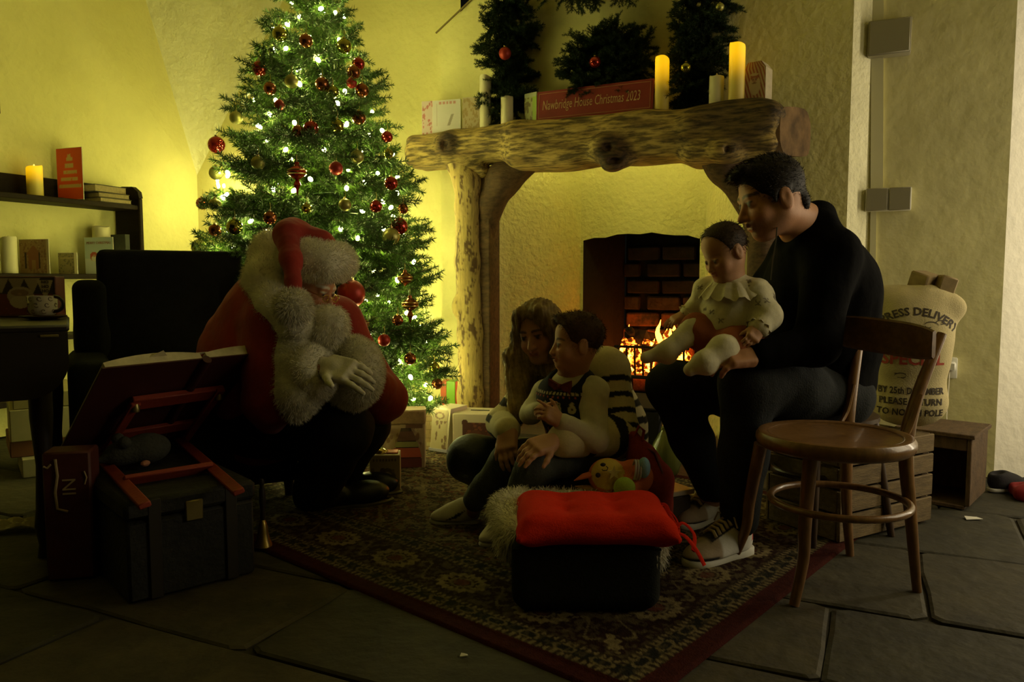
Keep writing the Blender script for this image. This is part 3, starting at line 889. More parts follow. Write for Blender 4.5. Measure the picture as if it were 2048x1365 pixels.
def shoe(root, heel, toe, width, cols, up=1.0, name='shoe', sole_t=.03, lace=None, pattern=None, tilt=0.0):
    """trainer standing on the ground from heel to toe (world points)"""
    heel = Vector(heel); toe = Vector(toe); f = toe - heel; L = f.length; f.normalize()
    l = Vector((0, 0, 1)).cross(f).normalized(); u = f.cross(l)
    R = np.array([[f.x, l.x, u.x], [f.y, l.y, u.y], [f.z, l.z, u.z]])
    h = np.array(heel); w = lambda x, y, z: h + R @ V3(x * L, y * width, z * L)
    E = lambda c, r, k=.03: El(w(*c), (r[0] * L, r[1] * width, r[2] * L), R, k)
    st = sole_t
    up_p = [E((.69, 0, .13 * up), (.29, .44, .125), .03), E((.25, 0, .20 * up), (.235, .37, .19), .03), E((.5, 0, .14 * up), (.36, .36, .13), .03), Cp(w(.56, 0, .22 * up), w(.22, 0, .36 * up), .33 * width, .35 * width, .04),
            Sub(Bx(w(.5, 0, -.06), (.6 * L, width, .06 * L + st), R, .001), .004), Sub(El(w(.20, 0, .50 * up), (.15 * L, .30 * width, .16 * L), R, .02))]
    o, V, F = sdf_part(name, up_p, .0045, CLOTH, root, color=lambda V, F: cols(((V - h) @ R) / np.array([L, width, L])))
    xs = np.array([0, .015, .06, .14, .25, .38, .50, .62, .74, .86, .94, .985, 1.0])
    hw = np.interp(xs, [0, .015, .06, .2, .42, .70, .88, .96, 1.0], [.02, .17, .28, .36, .34, .45, .38, .22, .02])
    lo = [(x, y) for x, y in zip(xs, hw)] + [(x, -y) for x, y in zip(xs[::-1], hw[::-1])]
    n = len(lo); mbs = MB(); hz = lambda x: st * (1.15 - .25 * x) / L; spring = lambda x: .03 * max(0, (x - .75) / .25) ** 2
    rings = [[Vector(w(.5 + (x - .5) * g, y * g2, spring(x) + hz(x) * k + .001)) for x, y in lo] for g, g2, k in ((.96, .9, 0), (1.0, 1.0, .25), (1.0, 1.0, .8), (.97, .93, 1.0))]
    mbs.add(sum(rings, []), [tuple(range(n - 1, -1, -1)), tuple(3 * n + q_ for q_ in range(n))] + [(k * n + q_, k * n + (q_ + 1) % n, (k + 1) * n + (q_ + 1) % n, (k + 1) * n + q_) for k in range(3) for q_ in range(n)])
    sub('sole', mbs, M('shoe_sole', (.60, .58, .48), .7), o)
    if lace:
        mb = MB()
        for i in range(6):
            x = .34 + .055 * i; z = .47 * up - (x - .30) * .42 * up
            mb.tube([Vector(w(x + .01, -.26, z - .02)), Vector(w(x, -.1, z + .03)), Vector(w(x, .1, z + .03)), Vector(w(x + .01, .26, z - .02))], .0055, 6)
        a = Vector(w(.33, 0, .50 * up))
        for sg in (-1, 1):
            mb.tube([a, a + l * sg * .03 + u * .02, a + l * sg * .05 + u * .005, a + l * sg * .02 + f * .02], .003, 5)
            mb.tube([a, a + l * sg * .035 + f * .02, a + l * sg * .05 + f * .02 - u * .03], .003, 5)
        sub('laces', mb, lace, o)
    return o
def foot(ankle, heel, toe, L):
    h = np.array(heel); f_ = nrm(np.array(toe) - h); a = h + f_ * L * .22 + V3(0, 0, .06 * L / .27); b = h + f_ * L * .75 + V3(0, 0, .030 * L / .27)
    return [Cp(ankle, a, .036 * L / .27, .032 * L / .27, .02), Cp(a, b, .028 * L / .27, .02 * L / .27, .02)]
def clothcol(base): return lambda V, F: np.tile(np.array(base, float), (len(V), 1))
def fold(amp, fr, seed=0):
    """cloth folds: a smooth ripple along the surface normal"""
    g = np.random.default_rng(seed); ks = g.normal(0, 1, (6, 3)); ks = ks / np.linalg.norm(ks, axis=1, keepdims=True) * fr * g.uniform(.6, 1.5, (6, 1)); ph = g.uniform(0, 6, 6)
    def post(V, F):
        n = vnormals(V, F); q = V @ ks.T + ph
        s = (np.sin(q) + .35 * np.sin(2.3 * q)).mean(1)
        return V + n * (amp * s)[:, None]
    return post
# ---------------------------------------------------------------- the seated man
def build_man():
    H = np.array(P(1628, 785, 2.70)); f = nrm((-.88, -.47, 0)); left = V3(.47, -.88, 0); up = V3(0, 0, 1)
    root = thing('person', 'man in a black jacket and jeans seated with a baby on his knee', 'person', (H[0], H[1], 0))
    waist = np.array(P(1648, 690, 2.68)); chest = np.array(P(1640, 585, 2.64)); neck = np.array(P(1606, 452, 2.54))
    hl, hr = H + left * .10, H - left * .10
    kl, kr = np.array(P(1494, 772, 2.40)), np.array(P(1342, 772, 2.70))
    al, ar = np.array(P(1478, 1050, 2.44)), np.array(P(1424, 985, 2.74))
    sl, sr = np.array(P(1664, 512, 2.46)), np.array(P(1592, 505, 2.80))
    el_, er = np.array(P(1632, 690, 2.38)), np.array(P(1490, 640, 2.84))
    wl, wr = np.array(P(1506, 712, 2.33)), np.array(P(1402, 634, 2.70))
    hd = Head(P(1537, 395, 2.46), (-.95, -.10, -.30), (-.28, .02, .95), .252)
    sk = hd.prims(neck, .062)
    sk += [El(H, (.15, .12, .12), None, .05), Cp(H, waist, .12, .12, .05), Cp(waist, chest, .12, .13, .05), Cp(chest, neck, .11, .06, .05),
           Cp(chest + up * .05, sl, .08, .06, .05), Cp(chest + up * .05, sr, .08, .06, .05)]
    sk += chain([sl, el_, wl], [.05, .04, .028]) + chain([sr, er, wr], [.05, .04, .028])
    sk += chain([hl, kl, al], [.08, .055, .04]) + chain([hr, kr, ar], [.08, .055, .04])
    sk += foot(al, G(1502, 1108), G(1366, 1142), .27) + foot(ar, G(1440, 1034), G(1362, 1064), .27)
    sk += hand(wl, P(1440, 716, 2.30) - P(1506, 712, 2.33), (.1, -.55, .8), 1.02, 1, (.30, .45, .5, .55), .05, (.8, .35, .35), .35)
    sk += hand(wr, P(1368, 632, 2.60) - P(1402, 634, 2.70), (-.15, -.25, .9), 1.02, -1, (.75, .85, .9, .9), .05, (.55, .75, -.6), .1)
    BASE = (.50, .25, .13)
    def col(V, F): return hd.color(V, BASE, (.33, .13, .09), (.04, .025, .015), stubble=(.24, .125, .065))
    sdf_part('body', sk, .0038, SKIN, root, color=col)
    # jacket with its collar
    jk = [El(chest, V3(.205, .165, .20), np.stack([left, f, up], 1), .05), Cp(H + up * .06, waist, .175, .175, .06), Cp(waist, chest, .175, .165, .06), Cp(chest + up * .06, neck - up * .03, .13, .085, .06),
          Cp(chest + up * .06, sl, .10, .085, .06), Cp(chest + up * .06, sr, .10, .085, .06), El(H + up * .03, V3(.20, .18, .12), np.stack([left, f, up], 1), .05)]
    jk += chain([sl, el_, wl + (el_ - wl) * .12], [.085, .066, .046], .03) + chain([sr, er, wr + (er - wr) * .12], [.08, .06, .045], .03)
    jk += [Cp(neck + V3(.035, .0, .015), neck + V3(.055, .05, .03), .052, .05, .03), Cp(neck + V3(.05, -.05, .0), neck + V3(.055, .0, .03), .045, .05, .03)]
    jk += [Sub(Cp(hd.w(0, -.05, -.30), neck + V3(-.12, -.02, -.05), .075, .06, .02))]
    sdf_part('jacket', jk, .0075, JACKET, root, post=fold(.005, 45, 3))
    mb = MB(); zp = [Vector(P(1554 + dx, y, d)) for dx, y, d in ((0, 455, 2.40), (-2, 480, 2.395), (-8, 520, 2.40), (-12, 560, 2.42))]
    mb.tube(zp, .0022, 6); part('zip', mb, M('zip_metal', (.12, .11, .09), .4, .9), root)
    jn = [El(H, V3(.19, .17, .12), np.stack([left, f, up], 1), .05)]
    jn += chain([hl, hl + (kl - hl) * .5, kl, kl + (al - kl) * .5, al + up * .02], [.115, .102, .082, .072, .060], .04)
    jn += chain([hr, hr + (kr - hr) * .5, kr, kr + (ar - kr) * .5, ar + up * .02], [.115, .102, .082, .072, .060], .04)
    sdf_part('jeans', jn, .0075, JEANS, root, post=fold(.004, 55, 5))
    # hair: short, dark, tuft over the forehead
    hp = [hd.E((0, -.085, .15), (.342, .415, .372), .03), hd.C((-.12, .26, .40), (.12, .26, .40), .085, .085, .12), hd.C((-.05, .38, .36), (.08, .38, .36), .055, .05, .08),
          hd.E((-.325, -.02, .0), (.03, .13, .16), .05), hd.E((.325, -.02, .0), (.03, .13, .16), .05), hd.E((0, -.36, -.16), (.2, .12, .16), .1),
          Sub(hd.E((0, .46, -.13), (.46, .34, .43), .03)), Sub(hd.E((-.40, -.04, -.11), (.12, .12, .17), .02)), Sub(hd.E((.40, -.04, -.11), (.12, .12, .17), .02)),
          Sub(hd.E((0, .2, -.62), (.7, .5, .42), .04)), Sub(hd.E((0, -.3, -.60), (.6, .4, .28), .04))]
    o, V, F = sdf_part('hair', hp, .005, HAIRM, root, color=clothcol((.022, .015, .010)))
    fur('hair_strands', V, F, 5200, .013, .0008, HAIRM, None, droop=.2, rnd=.22, flat=.6, parent=o, seed=4, color=lambda p: np.tile(V3(.022, .015, .010), (len(p), 1)), comb=lambda p, n: np.tile(hd.R @ V3(0, .45, .3), (len(p), 1)))
    WHT = V3(.66, .64, .56); DK = V3(.03, .026, .022); TAN = V3(.40, .31, .20)
    def cols(L):
        c = np.tile(WHT, (len(L), 1)); x, y, z = L[:, 0], L[:, 1], L[:, 2]
        c = blend(c, sstep(x, .58, .62), TAN)
        c = blend(c, sstep(x, .62, .66) * (1 - sstep(z, .13, .15)), DK)
        c = blend(c, (np.abs(y) < .28) * sstep(x, .30, .34) * (1 - sstep(x, .68, .72)) * sstep(z, .15, .18), DK)
        c = blend(c, (x < .12) * (z > .2), (.45, .08, .05))
        return c
    LACE = M('shoe_lace', (.50, .40, .24), .8)
    hg = G(1502, 1108); tg = G(1366, 1142)
    shoe(root, hg, tg, .105, cols, 1.0, lace=LACE)
    hg = G(1440, 1034); tg = G(1362, 1064)
    ff = (Vector(tg) - Vector(hg)).normalized()
    shoe(root, hg, Vector(hg) + ff * .27, .105, cols, 1.0, lace=LACE)
    return root, dict(H=H)
MAN, _m = build_man()
# chair under the man, mostly hidden by him
def simple_chair(c, rz):
    t = thing('wooden_chair', 'dark wooden chair hidden under the seated man in black', 'chair', c, rz)
    m = MB(); m.lathe([(.0, .40), (.19, .40), (.205, .41), (.205, .425), (.19, .432), (0, .432)], n=28); part('seat', m, M('dark_chair_wood', (.06, .032, .014), .4, noise=.4, nscale=20, stretch=(1, 6, 1)), t, world=False)
    for sx, sy in ((-1, -1), (-1, 1), (1, -1), (1, 1)):
        m = MB(); m.tube([(sx * .13, sy * .13, .40), (sx * .155, sy * .155, .2), (sx * .18, sy * .18, 0)], [.018, .016, .012], 10); part('leg', m, M('dark_chair_wood'), t, world=False)
    m = MB(); m.tube([(.145 * math.cos(a), .145 * math.sin(a), .22) for a in np.linspace(0, 2 * PI, 25)], .009, 8, cap=False); part('stretcher', m, M('dark_chair_wood'), t, world=False)
    return t
hx = _m['H']
simple_chair((hx[0] + .03, hx[1] + .04, .0), .4)
# ---------------------------------------------------------------- the baby
def build_baby():
    hip = np.array(P(1458, 676, 2.47))
    root = thing('person', 'baby in a cream blouse and rust shorts on the seated man\'s knee', 'person', (hip[0], hip[1], hip[2] - .08))
    chest = np.array(P(1466, 610, 2.46)); neck = np.array(P(1462, 560, 2.45))
    hd = Head(P(1446, 503, 2.43), (-.86, -.34, -.38), (-.30, -.05, .93), .172, 1.0)
    sr, er, wr = [np.array(P(*a)) for a in ((1418, 584, 2.52), (1400, 616, 2.55), (1372, 632, 2.54))]
    sl, el_, wl = [np.array(P(*a)) for a in ((1512, 592, 2.41), (1532, 632, 2.38), (1516, 658, 2.34))]
    hr, kr, ar, tr = [np.array(P(*a)) for a in ((1432, 676, 2.50), (1388, 660, 2.45), (1336, 702, 2.42), (1292, 716, 2.42))]
    hl, kl, al, tl = [np.array(P(*a)) for a in ((1488, 686, 2.43), (1446, 700, 2.33), (1408, 724, 2.30), (1380, 740, 2.30))]
    sk = hd.prims(neck, .036) + [Cp(hip, chest, .065, .062, .03), Cp(chest, neck, .06, .035, .03), Cp(chest, sr, .045, .034, .03), Cp(chest, sl, .045, .034, .03)]
    sk += chain([sr, er, wr], [.03, .026, .018]) + chain([sl, el_, wl], [.03, .026, .018])
    sk += chain([hr, kr, ar, tr], [.045, .034, .024, .014]) + chain([hl, kl, al, tl], [.045, .034, .024, .014])
    sk += hand(wr, (-.8, -.1, -.25), (0, -.3, .9), .52, 1, (.3, .35, .4, .4), k=.004) + hand(wl, (-.5, -.5, -.6), (.3, -.7, .3), .52, 1, (.4, .4, .45, .5), k=.004)
    def col(V, F): return hd.color(V, (.52, .28, .155), (.40, .15, .10), (.2, .1, .05))
    sdf_part('body', sk, .003, SKIN, root, color=col)
    bl = [Cp(hip + V3(0, 0, .02), chest, .095, .082, .04), Cp(chest, neck - V3(0, 0, .02), .08, .05, .04), Cp(chest + V3(0, 0, .02), sr, .055, .05, .03), Cp(chest + V3(0, 0, .02), sl, .055, .05, .03)]
    bl += chain([sr, er, wr + (er - wr) * .25], [.048, .042, .032], .02) + chain([sl, el_, wl + (el_ - wl) * .2], [.050, .046, .036], .02)
    gm = np.random.default_rng(3)
    CR = V3(.74, .68, .46)
    def bc(V, F):
        c = np.tile(CR, (len(V), 1)); pts = V[gm.choice(len(V), 46, replace=False)]
        for p in pts:
            d = V - p; a = np.abs(d[:, 0] + d[:, 2]) * .7; b = np.abs(d[:, 0] - d[:, 2]) * .7; r = np.linalg.norm(d, axis=1)
            c = blend(c, ((a < .0022) | (b < .0022)) * (r < .011) * .8, (.10, .07, .05))
        return c
    sdf_part('blouse', bl, .0042, CLOTH, root, color=bc, post=fold(.004, 95, 8))
    # frilled collar over the shoulders
    mb = MB(); n = 72; rows = []
    Rn = frame((-.8, -.5, -.12), (-.1, -.1, 1)); c0 = neck + V3(.0, .0, -.008)
    for i, (r, dz) in enumerate(((.040, .012), (.058, .004), (.074, -.010), (.090, -.028), (.099, -.040))):
        row = []
        for j in range(n + 1):
            an = 2 * PI * j / n; wv = .007 * i / 4 * math.sin(13 * an) + .003 * i / 4 * math.sin(29 * an)
            row.append(Vector(c0 + Rn @ V3(r * 1.12 * math.cos(an), r * .95 * math.sin(an), dz + wv)))
        rows.append(row)
    for i in range(len(rows) - 1): mb.strip(rows[i], rows[i + 1])
    part('frill_collar', mb, M('cream_frill', (.70, .64, .43), .9, noise=.15, nscale=40), root)
    for (w_, e_) in ((wr, er), (wl, el_)):
        mb = MB(); d = Vector(nrm(w_ - e_)); u = d.orthogonal().normalized(); v = d.cross(u); rows = []
        for i, (r, s) in enumerate(((.026, -.012), (.030, 0), (.037, .012))):
            rows.append([Vector(w_) + d * (s - .012) + (u * math.cos(a) + v * math.sin(a)) * (r + .004 * i / 2 * math.sin(9 * a)) for a in np.linspace(0, 2 * PI, 37)])
        for i in range(2): mb.strip(rows[i], rows[i + 1])
        part('frill_cuff', mb, M('cream_frill'), root)
    RUST = (.36, .105, .035)
    bm_ = [El(hip - V3(0, 0, .005), (.105, .10, .07), None, .04)] + chain([hr, hr + (kr - hr) * .85], [.068, .058], .03) + chain([hl, hl + (kl - hl) * .55], [.068, .060], .03)
    sdf_part('shorts', bm_, .0045, CLOTH, root, color=clothcol(RUST), post=fold(.005, 110, 2))
    tt = chain([hr + (kr - hr) * .6, kr, ar], [.046, .040, .030], .02) + [Cp(ar, ar + (tr - ar) * .2 + V3(.012, 0, -.012), .027, .027, .02), Cp(ar, tr, .026, .019, .02)]
    tt += chain([hl + (kl - hl) * .3, kl, al], [.048, .042, .030], .02) + [Cp(al, al + V3(.012, 0, -.014), .027, .027, .02), Cp(al, tl, .027, .020, .02)]
    sdf_part('tights', tt, .004, CLOTH, root, color=clothcol((.72, .66, .45)), post=fold(.0015, 160, 2))
    hp = [hd.E((0, -.075, .145), (.383, .43, .378), .02), Sub(hd.E((0, .40, -.04), (.50, .38, .45), .03)), Sub(hd.E((.44, .0, -.14), (.16, .16, .2), .02)), Sub(hd.E((-.44, .0, -.14), (.16, .16, .2), .02)), Sub(hd.E((0, -.1, -.62), (.7, .7, .42), .03))]
    o, V, F = sdf_part('hair', hp, .0045, HAIRM, root, color=clothcol((.060, .036, .020)))
    fur('hair_strands', V, F, 2200, .012, .0007, HAIRM, None, droop=.4, rnd=.3, parent=o, seed=5, color=lambda p: np.tile(V3(.06, .036, .02), (len(p), 1)), flat=.6)
    return root
build_baby()
# ---------------------------------------------------------------- the boy
def build_boy():
    hip = np.array(P(1160, 900, 2.72)); f = nrm((-.62, -.78, 0)); left = V3(.78, -.62, 0); up = V3(0, 0, 1); B = np.stack([left, f, up], 1)
    root = thing('person', 'small boy in a navy patterned waistcoat and red bow tie on the woman\'s lap', 'person', (hip[0], hip[1], hip[2] - .12))
    chest = np.array(P(1140, 800, 2.68)); neck = np.array(P(1146, 752, 2.66))
    hd = Head(P(1149, 684, 2.62), (-.975, -.20, .06), (.02, .02, 1), .197, .75)
    sr, er, wr = [np.array(P(*a)) for a in ((1092, 788, 2.74), (1062, 826, 2.68), (1080, 822, 2.575))]
    sl, el_, wl = [np.array(P(*a)) for a in ((1186, 785, 2.60), (1190, 880, 2.53), (1118, 842, 2.49))]
    hl, kl, al, tl = [np.array(P(*a)) for a in ((1178, 905, 2.66), (1068, 935, 2.50), (1010, 1055, 2.52), (968, 1085, 2.50))]
    hr, kr, ar, tr = [np.array(P(*a)) for a in ((1130, 900, 2.77), (1018, 918, 2.66), (950, 1010, 2.70), (880, 1040, 2.66))]
    sk = hd.prims(neck, .042) + [Cp(hip, chest, .085, .085, .04), Cp(chest, neck, .08, .045, .03), Cp(chest + up * .02, sr, .05, .038, .03), Cp(chest + up * .02, sl, .05, .038, .03)]
    sk += chain([sr, er, wr], [.034, .028, .020]) + chain([sl, el_, wl], [.034, .028, .020]) + chain([hr, kr, ar], [.05, .038, .026]) + chain([hl, kl, al], [.05, .038, .026]) + foot(ar, G(962, 1050), G(862, 1050), .17) + foot(al, G(1035, 1072), G(968, 1098), .17)
    sk += hand(wl, P(1084, 818, 2.47) - P(1118, 842, 2.49), (.15, -.75, .6), .62, 1, (.12, .55, .6, .65), .08, (.6, .7, .1), .3, k=.004)
    sk += hand(wr, P(1100, 838, 2.50) - P(1078, 828, 2.57), (-.3, -.7, .5), .62, -1, (.5, .55, .55, .6), .05, (.6, .6, .2), .3, k=.004)
    BASE = (.50, .26, .14)
    sdf_part('body', sk, .0035, SKIN, root, color=lambda V, F: hd.color(V, BASE, (.38, .14, .09), (.10, .055, .03)))
    WH = (.66, .62, .46)
    sh = [Cp(hip + up * .03, chest, .10, .098, .04), Cp(chest, neck - up * .02, .09, .055, .04), Cp(chest + up * .03, sr, .06, .052, .03), Cp(chest + up * .03, sl, .06, .052, .03)]
    sh += chain([sr, er, wr + (er - wr) * .12], [.044, .038, .030], .02) + chain([sl, el_, wl + (el_ - wl) * .12], [.050, .043, .032], .02)
    sdf_part('shirt', sh, .0048, CLOTH, root, color=clothcol(WH), post=fold(.004, 90, 6))
    for nm, sx in (('collar', -1), ('collar', 1)):
        mb = MB(); b = neck - up * .012 + f * .040
        q = [b + left * sx * .004, b + left * sx * .060 - f * .03 + up * .024, b + left * sx * .066 - f * .005 - up * .02, b + left * sx * .03 + f * .022 - up * .035]
        mb.slab([Vector(x) for x in q], Vector(f) * .006); part('collar', mb, M('shirt_white', (.70, .66, .50), .85), root)
    NAVY = V3(.012, .014, .028)
    ve = [Cp(hip + up * .03, chest, .112, .112, .04), Cp(chest, neck - up * .035, .105, .075, .04), Cp(chest + up * .025, sr + left * .03, .07, .055, .03), Cp(chest + up * .025, sl - left * .03, .07, .055, .03),
          Sub(Cp(neck + f * .04, neck + up * .1 + f * .02, .055, .07, .02)), Sub(El(neck + f * .12 - up * .005, (.045, .045, .06), None, .02))]
    def vc(V, F):
        Lc = (V - chest) @ B; c = np.tile(NAVY, (len(V), 1))
        u = np.arctan2(Lc[:, 0], Lc[:, 1]) * .11; z = Lc[:, 2]
        CRM = (.60, .53, .36)
        for zz, big in ((.035, 0), (-.018, 1), (-.075, 0), (-.115, 2), (-.16, 0)):
            if big:
                uu = (u + (.0 if big == 1 else .02)) % .048 - .024
                c = blend(c, (np.hypot(uu, z - zz) < .014) | (np.hypot(uu, z - zz - .017) < .0085), CRM if big == 1 else (.45, .12, .07))
                c = blend(c, (np.hypot(uu, z - zz) < .004) | (np.hypot(uu - .005, z - zz - .019) < .0025), (.1, .04, .03))
            else:
                c = blend(c, (np.abs(z - zz) < .0045) & ((u % .014) < .008), CRM)
                c = blend(c, (np.abs(z - zz + .012) < .003) & ((u % .02) < .006), (.45, .10, .06))
        return c
    sdf_part('waistcoat', ve, .0036, KNIT, root, color=vc)
    mb = MB(); bt = neck + f * .072 - up * .030
    for sx in (-1, 1):
        mb.slab([Vector(bt + left * sx * .006 + up * .008), Vector(bt + left * sx * .045 + up * .024), Vector(bt + left * sx * .045 - up * .024), Vector(bt + left * sx * .006 - up * .008)], Vector(f) * .012)
    mb.box(bt + f * .008, (.016, .016, .02), .004)
    part('bow_tie', mb, M('red_bow_tie', (.22, .04, .025), .8, noise=.5, nscale=90), root)
    jn = [El(hip, V3(.11, .10, .075), B, .04)] + chain([hl, kl, al + up * .02], [.068, .057, .045], .03) + chain([hr, kr, ar + up * .02], [.068, .057, .045], .03)
    sdf_part('jeans', jn, .006, M('faded_jeans', (.075, .085, .075), .85, noise=.4, nscale=22, bump=.3, bscale=150), root, post=fold(.004, 85, 3))
    hp = [hd.E((0, -.085, .15), (.378, .44, .392), .02), hd.E((.1, .25, .40), (.16, .12, .08), .1), Sub(hd.E((0, .45, -.10), (.50, .37, .43), .03)), Sub(hd.E((.45, .0, -.16), (.16, .16, .2), .02)), Sub(hd.E((-.45, .0, -.16), (.16, .16, .2), .02)), Sub(hd.E((0, .1, -.66), (.7, .6, .42), .03)), Sub(hd.E((0, -.4, -.62), (.7, .5, .30), .03))]
    o, V, F = sdf_part('hair', hp, .0045, HAIRM, root, color=clothcol((.085, .040, .018)))
    fur('hair_strands', V, F, 3000, .014, .0008, HAIRM, None, droop=.3, rnd=.3, parent=o, seed=6, color=lambda p: np.tile(V3(.085, .04, .018), (len(p), 1)), flat=.5, comb=lambda p, n: np.tile(hd.R @ V3(0, .3, 0), (len(p), 1)))
    def cols(L):
        c = np.tile(V3(.68, .64, .50), (len(L), 1)); x, y, z = L[:, 0], L[:, 1], L[:, 2]
        zz = .10 + .10 * (1 - (x - .30) / .42) ** 2 * 0 + .22 * ((.70 - x) / .45).clip(0, 1) ** 1.6
        c = blend(c, (x > .28) * (x < .70) * (np.abs(z - zz - .05) < .045 * ((x - .26) / .2).clip(0, 1) * ((.72 - x) / .3).clip(0, 1)) * (np.abs(y) > .2), (.02, .02, .02))
        return c
    h1 = G(962, 1050); t1 = G(862, 1050)
    shoe(root, h1, Vector(h1) + (Vector(t1) - Vector(h1)).normalized() * .19, .078, cols, 1.25, sole_t=.02)
    h2 = G(1035, 1072); t2 = G(968, 1098)
    shoe(root, h2, Vector(h2) + (Vector(t2) - Vector(h2)).normalized() * .19, .078, cols, 1.25, sole_t=.02)
    return root
build_boy()
# ---------------------------------------------------------------- the woman
def build_woman():
    H = np.array(P(1206, 925, 3.0)); f = nrm((-.9, -.44, 0)); left = V3(.44, -.9, 0); up = V3(0, 0, 1); B = np.stack([left, f, up], 1)
    root = thing('person', 'long-haired woman in a black-striped cream sweater on the floor behind the boy', 'person', (H[0], H[1], 0))
    waist = np.array(P(1212, 860, 2.98)); chest = np.array(P(1182, 775, 2.94)); neck = np.array(P(1122, 722, 2.90))
    hd = Head(P(1078, 664, 2.86), (-.45, -.86, -.20), (-.22, -.10, .97), .222)
    sl, el_, wl = [np.array(P(*a)) for a in ((1212, 742, 2.80), (1236, 872, 2.70), (1104, 884, 2.47))]
    sr, er, wr = [np.array(P(*a)) for a in ((1072, 770, 3.06), (1004, 848, 2.92), (1016, 862, 2.64))]
    hl, kl, al = [np.array(P(*a)) for a in ((1222, 945, 2.88), (1030, 985, 2.74), (1160, 1022, 2.72))]
    hr, kr, ar = [np.array(P(*a)) for a in ((1165, 935, 3.10), (942, 918, 2.90), (985, 1010, 3.02))]
    al[2] = .06; ar[2] = .08
    sk = hd.prims(neck, .05) + [El(H, (.14, .12, .11), None, .05), Cp(H, waist, .11, .10, .05), Cp(waist, chest, .10, .11, .05), Cp(chest, neck, .09, .05, .05), Cp(chest, sl, .07, .05, .04), Cp(chest, sr, .07, .05, .04)]
    sk += chain([sl, el_, wl], [.042, .034, .024]) + chain([sr, er, wr], [.042, .034, .024]) + chain([hl, kl, al], [.07, .05, .035]) + chain([hr, kr, ar], [.07, .05, .035])
    sk += [Cp(al, al + V3(.12, .06, -.02), .03, .02, .02), Cp(ar, ar + V3(.1, .1, -.03), .03, .02, .02)]
    sk += hand(wl, P(1050, 902, 2.40) - P(1104, 884, 2.47), (-.1, -.55, .8), .92, -1, (.30, .34, .38, .42), .05, (.7, .6, -.2), .3)
    sk += hand(wr, P(1016, 905, 2.585) - P(1018, 864, 2.64), (-.45, -.65, .45), .9, 1, (.3, .35, .4, .45), .05, (.8, .5, -.2), .3)
    sdf_part('body', sk, .0038, SKIN, root, color=lambda V, F: hd.color(V, (.48, .26, .145), (.42, .17, .11), (.05, .03, .02)))
    CRM = V3(.66, .58, .34); BLK = V3(.012, .011, .010)
    sw = [Cp(H + up * .02, waist, .165, .150, .06), Cp(waist, chest, .15, .15, .06), Cp(chest + up * .02, neck - up * .02, .12, .07, .05), Cp(chest + up * .04, sl, .10, .085, .05), Cp(chest + up * .04, sr, .10, .08, .05)]
    sw += chain([sl, el_, wl + (el_ - wl) * .16], [.082, .075, .056], .03) + chain([sr, er, wr + (er - wr) * .05], [.075, .056, .046], .03)
    def wc(V, F):
        c = np.tile(CRM, (len(V), 1))
        def seg(a, b):
            ba = b - a; t = np.clip(((V - a) @ ba) / (ba @ ba), 0, 1); return t, np.linalg.norm(V - a - t[:, None] * ba, axis=1)
        t1, d1 = seg(sl, el_); t2, d2 = seg(el_, wl); t3, d3 = seg(H, chest)
        up_ = (d1 < d2) & (d1 < d3 - .01); fo = (d2 <= d1) & (d2 < d3)
        s1 = up_ & (t1 > .18) & (((t1 - .18) % .235) < .085)
        s2 = fo & ((((t2 > .10) & (t2 < .22))) | ((t2 > .48) & (t2 < .60)))
        zz = V[:, 2] + .12 * (V[:, 0] - H[0])
        s3 = ~up_ & ~fo & (zz < .50) & ((zz % .062) < .026)
        return blend(c, s1 | s2 | s3, BLK)
    sdf_part('sweater', sw, .0052, KNIT, root, color=wc, post=fold(.0035, 50, 9))
    LEG = M('dark_leggings', (.020, .026, .022), .5, noise=.3, nscale=20, bump=.2, bscale=60)
    jn = [El(H - up * .02, V3(.19, .17, .13), B, .05)] + chain([hl, kl, al], [.11, .082, .055], .03) + chain([hr, kr, ar], [.11, .088, .06], .03)
    sdf_part('trousers', jn, .0075, LEG, root, post=fold(.003, 50, 4))
    BL = V3(.58, .42, .17)
    def hc(V, F):
        c = np.tile(V3(.24, .16, .065), (len(V), 1)); L = hd.loc(V)
        g = .5 + .5 * np.sin(L[:, 0] * 40 + 9 * np.sin(L[:, 2] * 2.0))
        return blend(blend(c, sstep(-L[:, 2], -.1, .8) * .8, BL), g * .35, (.50, .37, .15))
    n0 = hd.w(-.36, .02, -.05)
    hp = [hd.E((0, -.085, .165), (.37, .435, .39), .03), Sub(hd.E((.04, .47, -.10), (.33, .36, .47), .03)),
          Cp(hd.w(-.20, .22, .40), hd.w(-.37, .12, .0), .075 * .222, .10 * .222, .04), Cp(hd.w(.20, .22, .40), hd.w(.37, .10, -.05), .07 * .222, .09 * .222, .04)]
    left_lock = [hd.w(-.34, .08, .05), hd.w(-.42, .05, -.3), P(1030, 715, 2.90), P(1036, 760, 2.88), P(1036, 810, 2.86), P(1032, 838, 2.85)]
    hp += chain([np.array(q) for q in left_lock], [.028, .036, .040, .042, .034, .014], .03)
    hp += chain([np.array(q) for q in (hd.w(-.28, -.12, -.1), P(1056, 730, 2.95), P(1056, 790, 2.93), P(1050, 830, 2.91))], [.05, .05, .045, .02], .03)
    hp += chain([hd.w(.35, .02, -.0), hd.w(.40, -.05, -.45), np.array(P(1122, 752, 2.83)), np.array(P(1118, 800, 2.80))], [.03, .035, .03, .015], .03)
    hp += chain([hd.w(0, -.35, .0), hd.w(.05, -.32, -.5), neck + V3(.03, .05, -.08)], [.07, .07, .05], .03)
    def hn(V, F):
        n = vnormals(V, F); L = hd.loc(V)
        return V + n * (.0022 * np.sin(L[:, 0] * 55 + 6 * np.sin(L[:, 2] * 2.2)) + .0015 * np.sin(L[:, 0] * 110 + L[:, 1] * 50))[:, None]
